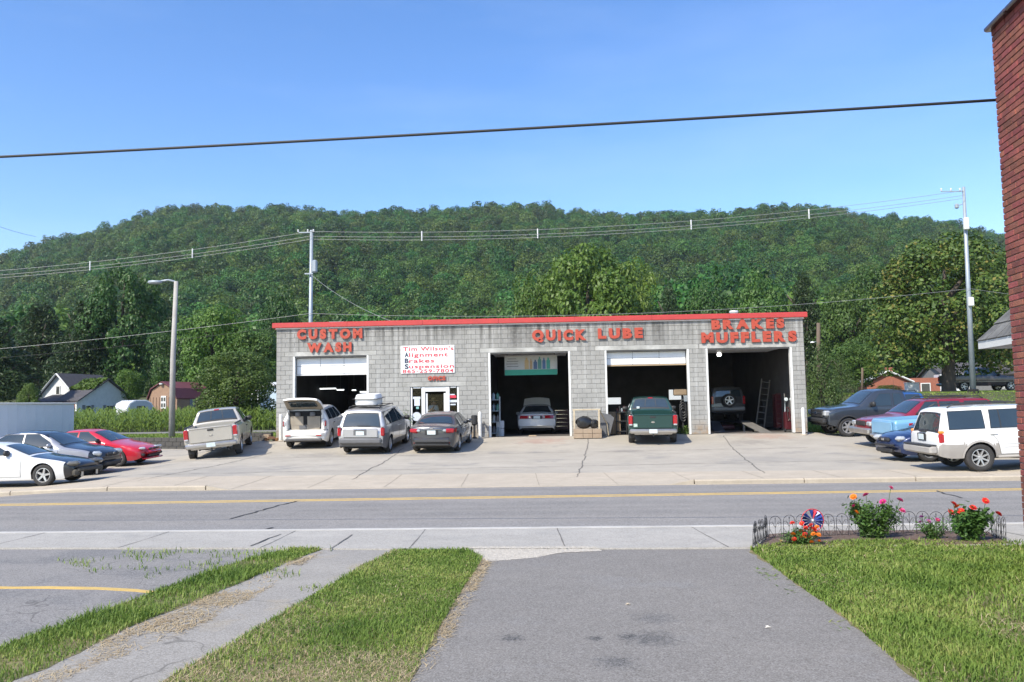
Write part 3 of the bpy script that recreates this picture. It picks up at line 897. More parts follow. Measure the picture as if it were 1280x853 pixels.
# red metal coping in lengths, white trim line below
n = 7
for k in range(n):
    a, e = -.16 + (BW + .32) * k / n + .004, -.16 + (BW + .32) * (k + 1) / n - .004
    prof = [(-.13, HT + .045), (-.15, HT + .06), (-.15, HT + .24), (-.10, HT + .275), (.30, HT + .275), (.30, HT + .045)]
    MB().prism(prof, lambda p, s: ((a, e)[s], p[0], p[1])).build('coping', m_red, shop)
MB().box((BW / 2, -.03, HT + .02), (BW + .06, .07, .055)).build('trim_strip', m_white, shop)
for u in (0.0, BW):
    MB().box((u, DEPTH / 2 + .2, HT + .14), (.30, DEPTH, .27)).build('coping', m_red, shop)
# roof vent
mb = MB().lathe([(0, .75), (.2, .74), (.22, .66), (.12, .6), (.11, .1), (.11, 0)][::-1], 12)
o = mb.build('roof_vent', M('vent_metal', (.72, .72, .7), r=.4, metal=.3), smooth=False)
o.location = bw(U(943), 3.2, HT + .02)
tag(o, 'small white vent pipe on the roof above the brakes bay', 'roof vent')
mb = MB().box((0, 0, .12), (.75, .5, .2), bev=.03); mb.box((0, 0, .03), (.6, .4, .06))
o = mb.build('roof_unit', M('unit_grey', (.6, .6, .6), r=.5)); o.location = bw(U(405), 2.4, HT - .02); o.location.z += .33
mb = MB()
tag(o, 'low pale unit on the roof near the steel pole', 'roof unit')
# steel frames of the bays
for i, o in enumerate(OPS):
    if i == 1: continue
    zt = o[3] * CH
    for u, s in ((o[0], 1), (o[1], -1)):
        MB().box((u + s * .045, .10, zt / 2), (.085, .235, zt - .005)).build('door_jamb', m_white, shop)
    MB().box(((o[0] + o[1]) / 2, .11, zt - .03), (o[1] - o[0] - .18, .18, .055)).build('door_head', m_dark, shop)
# sectional doors, half lifted in the first and third bay
m_door = M('door_panel_white', (.78, .79, .80), r=.4, c2=(.70, .71, .72), scale=2)
m_wood = M('door_bottom_wood', (.42, .31, .19), r=.7)
for i, zb in ((0, UZ(413, 469)[1]), (3, UZ(810, 457)[1])):
    o = OPS[i]; ua, ub = o[0] + .095, o[1] - .095; zt = o[3] * CH - .06
    d = empty('overhead_door'); d.parent = shop; d.location = (0, .28, 0)
    tag(d, None)
    n = 2
    for k in range(n):
        za, zc = zb + .06 + (zt - zb - .06) * k / n + .006, zb + .06 + (zt - zb - .06) * (k + 1) / n - .006
        for j in range(3):
            x0, x1 = ua + (ub - ua) * j / 3 + .006, ua + (ub - ua) * (j + 1) / 3 - .006
            MB().box(((x0 + x1) / 2, 0, (za + zc) / 2), (x1 - x0, .05, zc - za), bev=.012).build('panel', m_door, d)
    MB().box(((ua + ub) / 2, 0, zb + .03), (ub - ua, .055, .055)).build('bottom_rail', m_wood if i == 3 else m_white, d)
    MB().box(((ua + ub) / 2, .045, (zt + zb) / 2), (ub - ua, .02, zt - zb - .02)).build('backing', m_dark, d)
# open doors of the other bays, rolled up under the ceiling
for i in (2, 4):
    o = OPS[i]; ua, ub = o[0] + .1, o[1] - .1
    d = empty('overhead_door'); d.parent = shop
    for k in range(5):
        MB().box(((ua + ub) / 2, .75 + k * .66, 3.78), (ub - ua, .64, .05), bev=.01).build('panel', m_door, d)
# inner partition walls between the bays
for (pa, pb) in ((461, 484), (591, 608), ):
    u = (U(pa) + U(pb)) / 2
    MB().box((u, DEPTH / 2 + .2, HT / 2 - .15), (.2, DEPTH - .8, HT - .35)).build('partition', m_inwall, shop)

# office front: frame, door with glass, two side windows
m_alu = M('white_aluminium', (.78, .78, .77), r=.35, c2=(.70, .70, .69))
def glass_mat(name, tint=(.86, .90, .90), refl=.45):
    m = bpy.data.materials.new(name); m.use_nodes = True
    t = m.node_tree; L = t.links.new; N = t.nodes.new
    tr = N('ShaderNodeBsdfTransparent'); tr.inputs[0].default_value = (*tint, 1)
    gl = N('ShaderNodeBsdfGlossy'); gl.inputs['Roughness'].default_value = .02
    fr0 = N('ShaderNodeFresnel'); fr0.inputs[0].default_value = 1.4
    fr = N('ShaderNodeMath'); fr.operation = 'MULTIPLY'; fr.inputs[1].default_value = refl; L(fr0.outputs[0], fr.inputs[0])
    ms = N('ShaderNodeMixShader'); L(fr.outputs[0], ms.inputs[0]); L(tr.outputs[0], ms.inputs[1]); L(gl.outputs[0], ms.inputs[2])
    L(ms.outputs[0], t.nodes['Material Output'].inputs[0]); return m
m_glass = glass_mat('shop_glass')
o = OPS[1]; zt = 11 * CH
sf = empty('storefront'); sf.parent = shop
d0, d1 = U(529), U(559.5)
MB().box((o[0] + .04, .1, zt / 2), (.07, .12, zt)).build('frame', m_alu, sf)
MB().box((o[1] - .04, .1, zt / 2), (.07, .12, zt)).build('frame', m_alu, sf)
MB().box((d0, .1, zt / 2), (.16, .13, zt - .004)).build('frame', m_alu, sf)
MB().box((d1, .1, zt / 2), (.16, .13, zt - .004)).build('frame', m_alu, sf)
MB().box(((o[0] + d0) / 2, .1, zt - .035), (d0 - o[0] - .24, .11, .06)).build('frame', m_alu, sf)
MB().box(((o[1] + d1) / 2, .1, zt - .035), (o[1] - d1 - .24, .11, .06)).build('frame', m_alu, sf)
MB().box(((d0 + d1) / 2, .1, zt - .11), (d1 - d0 - .17, .11, .21)).build('frame', m_alu, sf)
for a, e in ((o[0] + .08, d0 - .085), (d1 + .085, o[1] - .08)):
    MB().box(((a + e) / 2, .11, zt / 2 - .02), (e - a, .012, zt - .1)).build('pane', m_glass, sf)
    MB().box(((a + e) / 2, .1, .12), (e - a, .10, .22)).build('kick_plate', m_alu, sf)
dr = (d0 + .09, d1 - .09)
MB().box((dr[0] + .05, .12, 1.0), (.08, .05, 1.96)).build('door_frame', m_alu, sf)
MB().box((dr[1] - .05, .12, 1.0), (.08, .05, 1.96)).build('door_frame', m_alu, sf)
MB().box(((dr[0] + dr[1]) / 2, .12, .16), (dr[1] - dr[0] - .19, .05, .26)).build('door_frame', m_alu, sf)
MB().box(((dr[0] + dr[1]) / 2, .12, 1.12), (dr[1] - dr[0] - .19, .012, 1.64)).build('pane', m_glass, sf)
# office room behind
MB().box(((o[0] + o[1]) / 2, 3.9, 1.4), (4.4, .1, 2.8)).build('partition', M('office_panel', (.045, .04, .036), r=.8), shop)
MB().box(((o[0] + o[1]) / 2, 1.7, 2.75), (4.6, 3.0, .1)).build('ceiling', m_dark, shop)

# ------------------------------------------------------------------ dimensional letters
def text_mesh(s, size, bold=.0, ext=.04, mats=(), sx=1.0, spacing=1.0, bev=0.0):
    cu = bpy.data.curves.new('txt', 'FONT'); cu.body = s; cu.size = size; cu.offset = bold; cu.extrude = ext
    cu.space_character = spacing; cu.resolution_u = 4; cu.bevel_depth = bev
    ob = bpy.data.objects.new('txt', cu); COL.objects.link(ob)
    dg = bpy.context.evaluated_depsgraph_get()
    me = bpy.data.meshes.new_from_object(ob.evaluated_get(dg))
    bpy.data.objects.remove(ob); bpy.data.curves.remove(cu)
    me.transform(Matrix(((sx, 0, 0, 0), (0, 0, -1, 0), (0, 1, 0, 0), (0, 0, 0, 1))))   # stands in xz, faces -y
    me.materials.clear()
    for m in mats: me.materials.append(m)
    if len(mats) > 1:
        me.polygons.foreach_set('material_index', [0 if p.normal.y < -.9 else 1 for p in me.polygons])
    return me
m_let = M('letter_face', (.47, .072, .034), r=.55, c2=(.33, .048, .028), scale=9, world=True)
m_lets = M('letter_side', (.20, .03, .022), r=.6)
CAP = .729      # cap height of the built-in face relative to its size
def cap_of():
    me = text_mesh('H', 1.0); z = [v.co.z for v in me.vertices]; x = [v.co.x for v in me.vertices]
    r = (max(z), max(x) - min(x)); bpy.data.meshes.remove(me); return r
CAP, HW = cap_of()
def letters(word, px0, px1, py0, py1, label, thing, group='red sign letters on the block wall', gap=.30, ext=.05):
    """one dimensional letter per character spread between two pixels of the photograph"""
    ua, z1 = UZ(px0, py0); ub, z0 = UZ(px1, py1)
    pyb = py1
    zb = z0; h = abs(UZ((px0 + px1) / 2, py0)[1] - UZ((px0 + px1) / 2, py1)[1])
    ms = []
    for ch in word:
        me = text_mesh(ch, h / CAP * .83, bold=h * .085, ext=ext / 2, mats=(m_let, m_lets))
        xs = [v.co.x for v in me.vertices]; ms.append((me, min(xs), max(xs)))
    tot = sum(b - a for _, a, b in ms); g = ((ub - ua) - tot) / (len(ms) - 1)
    k = 1.0
    if g < h * .12:          # squeeze so that the gap stays
        k = ((ub - ua) - h * .12 * (len(ms) - 1)) / tot; g = h * .12
    elif g > h * .24:         # broad faces, close set
        k = min(1.35, ((ub - ua) - h * .24 * (len(ms) - 1)) / tot); g = ((ub - ua) - tot * k) / (len(ms) - 1)
    u = ua; zm = UZ((px0 + px1) / 2, py1)[1]
    for (me, a, b), ch in zip(ms, word):
        me.transform(Matrix.Translation((-a, 0, 0))); me.transform(Matrix.Diagonal((k, 1, 1, 1)))
        if ch == 'C': pass
        o = put('letter', me, thing); o.location = (u - thing['u0'], -ext / 2 - .045, zm - thing['z0'] + h * .085 + random.uniform(-.008, .008))
        o.rotation_euler.y = random.uniform(-.012, .012)
        # stand-off studs carry the letter
        u += (b - a) * k + g
def sign(name, px, py, label, cat):
    u, z = UZ(px, py)
    s = empty(name, bw(u, 0, z), BRZ); s['u0'] = u; s['z0'] = z
    return tag(s, label, cat, 'red letter signs on the block wall')
s = sign('letter_sign', 413, 441, 'red dimensional letters reading CUSTOM WASH above the first bay', 'sign')
letters('CUSTOM', 372, 453.5, 411.5, 424, None, s); letters('WASH', 384.5, 440, 428.5, 440.5, None, s)
s = sign('letter_sign', 735, 426, 'red dimensional letters reading QUICK LUBE between the stained streaks', 'sign')
letters('QUICK', 665, 733, 412.5, 426, None, s); letters('LUBE', 747, 803.5, 410.5, 423.5, None, s)
s = sign('letter_sign', 935, 428, 'red dimensional letters reading BRAKES MUFFLERS above the end bay', 'sign')
letters('BRAKES', 888.5, 980, 399.0, 411.5, None, s); letters('MUFFLERS', 876, 995.5, 415, 428.3, None, s)
s = sign('letter_sign', 556, 475, 'small faded red letters reading OFICE under the white sign board', 'sign')
letters('OFICE', 535, 557, 470.5, 476, None, s, ext=.02)
for q in [o for o in COL.objects if o.name.startswith('letter_sign')]:
    del q['u0'], q['z0']

# white sign board with painted lettering
u0, z1 = UZ(501, 433); u1, z0 = UZ(568.5, 466.5)
z0 = UZ(535, 466.8)[1]; z1 = UZ(535, 432)[1]
bd = MB().box((0, 0, 0), (u1 - u0, .03, z1 - z0), bev=.006).build('sign_board', M('sign_white', (.80, .80, .79), r=.45, c2=(.72, .72, .70), scale=2))
bd.location = bw((u0 + u1) / 2, -.03, (z0 + z1) / 2); bd.rotation_euler.z = BRZ
tag(bd, 'white board with red lettering for alignment, brakes and suspension above the office door', 'sign')
m_ink = M('sign_red_ink', (.60, .045, .07), r=.5); m_ink2 = M('sign_navy_ink', (.035, .05, .09), r=.5)
def line(s, px0, px1, py0, py1, mat, low=False, bold=.012):
    ua, _ = UZ(px0, py0); ub, _ = UZ(px1, py0); za = UZ((px0 + px1) / 2, py1)[1]; zc = UZ((px0 + px1) / 2, py0)[1]
    h = zc - za
    me = text_mesh(s, h / CAP, bold=h * bold * 2.2, ext=.003, mats=(mat,), spacing=1.12)
    xs = [v.co.x for v in me.vertices]; k = (ub - ua) / (max(xs) - min(xs))
    me.transform(Matrix.Translation((-min(xs), 0, 0))); me.transform(Matrix.Diagonal((k, 1, 1, 1)))
    o = put('lettering', me, bd); o.location = (ua - (u0 + u1) / 2, -.02, za - (z0 + z1) / 2)
line("Tim Wilson's", 504, 567, 433.8, 438.5, m_ink)
line('A', 506, 511, 441.3, 446.6, m_ink2, bold=.03); line('lignment', 511.5, 560, 441.3, 446, m_ink)
line('B', 506, 511, 448.7, 454, m_ink2, bold=.03); line('rakes', 511.5, 543, 448.9, 453.5, m_ink)
line('S', 506, 511, 455.8, 461.2, m_ink2, bold=.03); line('uspension', 511.5, 567.5, 455.8, 460.2, m_ink)
line('865-259-7804', 503.5, 567, 462, 466, m_ink)
# ------------------------------------------------------------------ vehicles
def paint(name, c, metal=0.0, r=.32, coat=.8):
    return M(name, c, r=r, metal=metal, coat=coat, c2=tuple(x * .92 for x in c), scale=2, spec=.5)
m_cglass = M('car_glass', (.022, .034, .042), r=.02, spec=1.0, c2=(.03, .045, .052), scale=1.5)
m_black = M('black_plastic', (.022, .022, .023), r=.55, c2=(.03, .03, .03), scale=9)
m_gap = M('panel_gap', (.012, .012, .012), r=.8)
m_tyre = M('tyre_rubber', (.025, .025, .025), r=.85, c2=(.045, .042, .04), scale=8)
m_alloy = M('alloy_rim', (.62, .62, .62), r=.32, metal=.75, c2=(.5, .5, .5), scale=9)
m_chrome = M('chrome', (.72, .72, .72), r=.14, metal=1.0)
m_bump = M('steel_bumper', (.55, .54, .52), r=.28, metal=.8, c2=(.45, .43, .40), scale=5)
m_tail = M('tail_lamp_red', (.42, .012, .018), r=.15, coat=1, c2=(.30, .01, .014), scale=14)
m_amber = M('amber_lens', (.75, .26, .03), r=.2, coat=1)
m_lens = M('head_lamp_lens', (.62, .64, .64), r=.1, metal=.35, coat=1, c2=(.42, .44, .45), scale=16)
m_plate = M('number_plate', (.70, .74, .74), r=.4, c2=(.45, .55, .56), scale=26)
m_under = M('underbody', (.012, .012, .012), r=.9)

def chaikin(p, n=1):
    for _ in range(n):
        q = [p[0]]
        for a, b in zip(p[:-1], p[1:]):
            q += [(a[0] * .75 + b[0] * .25, a[1] * .75 + b[1] * .25), (a[0] * .25 + b[0] * .75, a[1] * .25 + b[1] * .75)]
        q.append(p[-1]); p = q
    return p

_rims = {}
def wheel_meshes(R, wd, spokes, tw=.0, rimf=.66, dark=False):
    k = (round(R, 3), wd, spokes, rimf, dark)
    if k in _rims: return _rims[k]
    t = MB(); h = wd / 2; ri = R * rimf
    t.lathe([(ri * .97, -h * .8), (ri * 1.03, -h * .98), (R * .93, -h), (R * .985, -h * .8), (R, -h * .55), (R, h * .55), (R * .985, h * .8), (R * .93, h), (ri * 1.03, h * .98), (ri * .97, h * .8)], 28, axis='Y')
    tm = t.mesh('tyre', m_tyre, True)
    r_ = MB()
    r_.lathe([(ri * .99, -h * .85), (ri * 1.0, -h * .92), (ri * .93, -h * .93), (ri * .88, -h * .6), (ri * .86, h * .6), (ri * .93, h * .93), (ri, h * .92), (ri * .99, h * .85)], 28, axis='Y')
    r_.lathe([(0, -h * .25), (ri * .87, -h * .25)], 20, axis='Y', mi=1); r_.lathe([(ri * .87, h * .25), (0, h * .25)], 20, axis='Y', mi=1)
    for s in (-1, 1):
        r_.lathe([(0, s * h * .78), (ri * .2, s * h * .76), (ri * .24, s * h * .5)][::s], 12, axis='Y')
        for q in range(spokes):
            a = 2 * PI * q / spokes + .3
            w0, w1 = ri * (.15 if spokes < 7 else .10), ri * (.11 if spokes < 7 else .07)
            d = Vector((math.cos(a), 0, math.sin(a))); n_ = Vector((-math.sin(a), 0, math.cos(a)))
            A = d * ri * .12; B_ = d * ri * .93
            y0, y1, yb = s * h * .74, s * h * .82, s * h * .35
            V = [A - n_ * w0 + Vector((0, y0, 0)), A + n_ * w0 + Vector((0, y0, 0)), B_ + n_ * w1 + Vector((0, y1, 0)), B_ - n_ * w1 + Vector((0, y1, 0)),
                 A - n_ * w0 * 1.2 + Vector((0, yb, 0)), A + n_ * w0 * 1.2 + Vector((0, yb, 0)), B_ + n_ * w1 * 1.2 + Vector((0, yb, 0)), B_ - n_ * w1 * 1.2 + Vector((0, yb, 0))]
            r_.add(V, [(0, 1, 2, 3), (1, 0, 4, 5), (2, 1, 5, 6), (3, 2, 6, 7), (0, 3, 7, 4)])
    me = r_.mesh('rim', [m_alloy, m_under]); me.polygons.foreach_set('use_smooth', [True] * len(me.polygons)); me.set_sharp_from_angle(angle=math.radians(35))
    _rims[k] = (tm, me); return _rims[k]

class Car:
    def __init__(s, L, W, H, wb, fo, R, prof, belt, roofw, body, rocker=.22, crown=.05, plan=((0, .80), (.12, .90), (.35, .965), (.7, 1)),
                 bow=(.14, .12), bed=None, tuck=.06, bulge=.02, name='parked_car', smooth=1, arch=1.13, shoulder=.95, trim=None, spokes=5, rimf=.66, two=None):
        s.W2 = W / 2; s.H = H; s.wb = wb; s.R = R; s.body = body; s.xf = wb / 2 + fo; s.xr = s.xf - L; s.L = L
        s.rocker, s.crown, s.plan, s.bow, s.bed, s.tuck, s.bulge = rocker, crown, plan, bow, bed, tuck, bulge
        s.ax = (-wb / 2, wb / 2); s.ar = R * arch; s.shoulder = shoulder; s.spokes = spokes; s.rimf = rimf
        # profile is given as fractions measured from the nose: distance behind the nose, height
        p = [(s.xf - d, z) for d, z in prof][::-1]
        p = [(max(s.xr, min(s.xf, x)), z) for x, z in p]
        if smooth: p = chaikin(p, smooth)
        s.px = np.array([q[0] for q in p]); s.pz = np.array([q[1] for q in p])
        s.px = np.maximum.accumulate(s.px + np.arange(len(p)) * 1e-6)
        b = [(s.xf - d, z) for d, z in belt][::-1]
        s.bx = np.array([q[0] for q in b]); s.bz = np.array([q[1] for q in b])
        s.roofw = roofw; s.root = None; s.two = two
    def zt(s, x): return float(np.interp(x, s.px, s.pz))
    def zb(s, x): return min(float(np.interp(x, s.bx, s.bz)), s.zt(x) - .03)
    def w(s, x):
        e = min(x - s.xr, s.xf - x)
        return s.W2 * float(np.interp(e, [q[0] for q in s.plan], [q[1] for q in s.plan]))
    def wt(s, x):
        zb, zt = s.zb(x), s.zt(x); zB = float(np.interp(x, s.bx, s.bz))
        g = max(0, min(1, (zt - zB) / max(.05, s.H - zB)))
        return s.w(x) * s.shoulder * (1 - g) + min(s.roofw, s.w(x) * s.shoulder) * g
    def zr(s, x):
        z = s.rocker
        e = min(x - s.xr, s.xf - x)
        z += .10 * max(0, 1 - e / .5) ** 2 if e < .5 else 0
        for a in s.ax:
            dx = abs(x - a)
            if dx < s.ar: z = max(z, s.R + math.sqrt(s.ar ** 2 - dx ** 2))
        return min(z, s.zb(x) - .02)
    def side_y(s, x, z):
        zb, w_ = s.zb(x), s.w(x)
        if z >= zb:
            ztc = s.zt(x) - s.crown * .9
            t = max(0, min(1, (ztc - z) / max(.03, ztc - zb)))
            return s.wt(x) + (w_ - s.wt(x)) * t + .015 * math.sin(PI * t) * min(1, (ztc - zb) / .3)
        u = (zb - z) / max(.1, zb - s.rocker)
        return w_ + s.bulge * math.sin(PI * min(1, u * 1.05)) - s.tuck * u ** 3
    def B(s, x, y, z):
        k = 0
        if x > s.xf - .7: k = -s.bow[0] * ((x - s.xf + .7) / .7) ** 2
        elif x < s.xr + .5: k = s.bow[1] * ((s.xr + .5 - x) / .5) ** 2
        return (x + k * (y / s.W2) ** 2, y, z)
    TOPF = (0, .35, .62, .84, .87, .95, 1.0)
    def section(s, x):
        zt, w_, c = s.zt(x), s.wt(x), s.crown
        c = min(c, max(.01, zt - s.zr(x) - .02))
        pts = []
        inbed = s.bed and s.bed[0] < x < s.bed[1]
        for f in s.TOPF:
            if inbed:
                pts.append((f * w_, s.bed[2] if f <= .84 else zt - .01))
            else:
                pts.append((f * w_, zt - c * (f ** 3) * .9))
        zb, zr = s.zb(x), s.zr(x)
        ztc = zt - c * .9
        for t in (.33, .67, 1.0):
            z = ztc + (zb - ztc) * t
            pts.append((s.side_y(x, z), z))
        for t in (.12, .3, .5, .7, .88, 1.0):
            z = zb + (zr - zb) * t
            pts.append((s.side_y(x, z), z))
        return pts
    def make(s, label, cat, group, name):
        s.root = empty(name); tag(s.root, label, cat, group)
        xs = list(s.px) + list(np.arange(s.xr, s.xf, .11))
        for a in s.ax:
            xs += [a + s.ar * math.cos(t) for t in np.linspace(0, PI, 15)] + [a - s.ar - .004, a + s.ar + .004]
        if s.bed: xs += [s.bed[0] - .003, s.bed[0] + .003, s.bed[1] - .003, s.bed[1] + .003]
        xs = sorted(x for x in xs if s.xr <= x <= s.xf)
        X = [xs[0]]
        for x in xs[1:]:
            if x - X[-1] > .0025: X.append(x)
        secs = [s.section(x) for x in X]
        n = len(secs[0]); V, F, MI = [], [], []
        for x, sec in zip(X, secs):
            full = [(y, z) for y, z in sec[::-1]] + [(-y, z) for y, z in sec[1:]]
            V += [s.B(x, y, z) for y, z in full]
        m = 2 * n - 1
        for i in range(len(X) - 1):
            for k in range(m - 1):
                F.append((i * m + k, i * m + k + 1, (i + 1) * m + k + 1, (i + 1) * m + k))
                if s.two:
                    kk = min(k, m - 2 - k)
                    MI.append(s.two(( X[i] + X[i + 1]) / 2, secs[i], kk, n, s))
        F.append(tuple(range(m))[::-1]); F.append(tuple((len(X) - 1) * m + k for k in range(m)))
        mb = MB(); mb.add(V, F)
        if s.two: mb.m = MI + [MI[0], MI[-1]]
        mats = s.body if isinstance(s.body, (list, tuple)) else [s.body]
        s.mb = mb
        s.bodyo = mb.build('body', mats, s.root, auto=38)
        s.paintm = mats[0]
        u = MB(); zl = s.rocker - .03
        u.box(((s.xr + s.xf) / 2, 0, (zl + s.rocker + .35) / 2 + .02), (s.L - .5, s.W2 * 2 - .52, .36))
        for a in s.ax: u.tube([(a, -s.W2 + .2, s.R), (a, s.W2 - .2, s.R)], .05, 6)
        u.build('underbody', m_under, s.root)
        return s
    def wheels(s, inset=.015, wd=.21, spokes=None, only=None):
        tm, rm = wheel_meshes(s.R, wd, spokes or s.spokes, rimf=s.rimf)
        for a in s.ax:
            for sg in (-1, 1):
                if only and (a, sg) not in only: continue
                y = sg * (s.W2 - wd / 2 - inset)
                o = put('wheel', tm, s.root, (a, y, s.R)); o.rotation_euler.y = random.uniform(0, 6)
                put('rim', rm, o)
        return s
    def side(s, name, mat, pts_l, pts_r, z0, z1, off=.006, both=True, n=8, nx=10, sides=(-1, 1), parent=None, thick=False):
        """patch on the body side: left/right edge given as [(z, x)...], from z0 to z1"""
        out = []
        zl = np.array([p[0] for p in pts_l]); xl = np.array([p[1] for p in pts_l]); zq = np.array([p[0] for p in pts_r]); xq = np.array([p[1] for p in pts_r])
        for sg in sides:
            mb = MB()
            def P(i, j):
                z = z0 + (z1 - z0) * j / n
                a, b = float(np.interp(z, zl, xl)), float(np.interp(z, zq, xq))
                x = a + (b - a) * i / nx
                return s.B(x, sg * (s.side_y(x, z) + off), z)
            mb.grid(P, nx, n, flip=(sg > 0))
            out.append(mb.build(name, mat, parent or s.root, smooth=True))
        return out
    def window(s, l, r, z0, z1, rim=.018, sides=(-1, 1)):
        """side window: dark seal under glass"""
        l2 = [(z, x - rim) for z, x in l]; r2 = [(z, x + rim) for z, x in r]
        a = s.side('window_seal', m_black, l2, r2, z0 - rim, z1 + rim, .004, sides=sides)
        g = s.side('side_window', m_cglass, l, r, z0, z1, .009, sides=sides)
        return g
    def door(s, l, r, z0, z1, sides=(-1, 1), handle=None, hmat=None, mat=None):
        l2 = [(z, x - .009) for z, x in l]; r2 = [(z, x + .009) for z, x in r]
        s.side('door_gap', m_gap, l2, r2, z0 - .008, z1 + .006, .0022, sides=sides)
        d = s.side('door', mat or s.paintm, l, r, z0, z1, .0052, sides=sides)
        if handle:
            x, z = handle
            for sg, o in zip(sides, d):
                MB().box(s.B(x, sg * (s.side_y(x, z) + .025), z), (.2, .035, .04), bev=.012).build('handle', hmat or s.paintm, o)
        return d
    def top(s, name, mat, x0, x1, f0, f1, f0b=None, f1b=None, off=.007, nx=8, ny=8, parent=None):
        """patch on the upper surface between stations x0 (first) and x1; f = fraction of half width (signed)"""
        f0b = f0 if f0b is None else f0b; f1b = f1 if f1b is None else f1b
        mb = MB()
        def P(i, j):
            t = i / nx; x = x0 + (x1 - x0) * t
            f = (f0 + (f0b - f0) * t) * (1 - j / ny) + (f1 + (f1b - f1) * t) * (j / ny)
            z = s.zt(x) - s.crown * abs(f) ** 3 * .9
            h = .012; dz = (s.zt(x + h) - s.zt(x - h)) / (2 * h)
            if x + h > s.xf: dz = (s.zt(x) - s.zt(x - h)) / h
            if x - h < s.xr: dz = (s.zt(x + h) - s.zt(x)) / h
            nn = Vector((-dz, 0, 1)).normalized()
            q = Vector(s.B(x, f * s.wt(x), z)) + nn * off
            return q
        up = (x1 > x0) == (f1 > f0)
        mb.grid(P, nx, ny, flip=not up)
        return mb.build(name, mat, parent or s.root, smooth=True)
    def screen(s, name, x0, x1, f=.88, rim=.03, fb=None):
        fb = f if fb is None else fb
        e = .02 if x1 > x0 else -.02
        s.top('window_seal', m_black, x0 - e, x1 + e, -f - rim, f + rim, -fb - rim, fb + rim, off=.004)
        return s.top(name, m_cglass, x0, x1, -f, f, -fb, fb, off=.008)
    def mirror(s, x, z, mat=None, big=1.0):
        for sg in (-1, 1):
            y = sg * (s.side_y(x, z) + .10 * big)
            mb = MB().box((x, y, z), (.11 * big, .2 * big, .15 * big), bev=.04); mb.box((x, sg * (s.side_y(x, z) + .01), z - .03), (.05, .08, .04))
            mb.build('mirror', mat or m_black, s.root, auto=50)
    def blk(s, name, mat, c, d, bev=.02, rz=0, auto=40, parent=None):
        return MB().box(c, d, rz=rz, bev=bev).build(name, mat, parent or s.root, auto=auto)
    def arches(s, mat, wd=.05):
        for a in s.ax:
            for sg in (-1, 1):
                mb = MB()
                def P(i, j):
                    t = PI * i / 14; r = s.ar - .004 + wd * j
                    x = a + r * math.cos(t); z = s.R + r * math.sin(t)
                    return s.B(x, sg * (s.side_y(x, z) + .012 + .012 * (1 - j)), z)
                mb.grid(P, 14, 1, flip=(sg < 0)); mb.build('arch_trim', mat, s.root, smooth=True)
    def place(s, x, y, yaw, dz=0.0, flat=None):
        c, n = math.cos(yaw), math.sin(yaw)
        h = lambda lx, ly: hzf(x + lx * c - ly * n, y + lx * n + ly * c) if flat is None else flat
        a = s.wb / 2; t = s.W2 - .12
        fl, fr, rl, rr = h(a, t), h(a, -t), h(-a, t), h(-a, -t)
        z = (fl + fr + rl + rr) / 4 + dz
        fx = Vector((c * s.wb, n * s.wb, (fl + fr - rl - rr) / 2)).normalized()
        ly = Vector((-n * 2 * t, c * 2 * t, (fl + rl - fr - rr) / 2)).normalized()
        uz = fx.cross(ly).normalized(); ly = uz.cross(fx)
        s.root.matrix_world = Matrix(((fx.x, ly.x, uz.x, x), (fx.y, ly.y, uz.y, y), (fx.z, ly.z, uz.z, z + .014), (0, 0, 0, 1)))
        return s
CARS = 'vehicles parked on the garage lot'

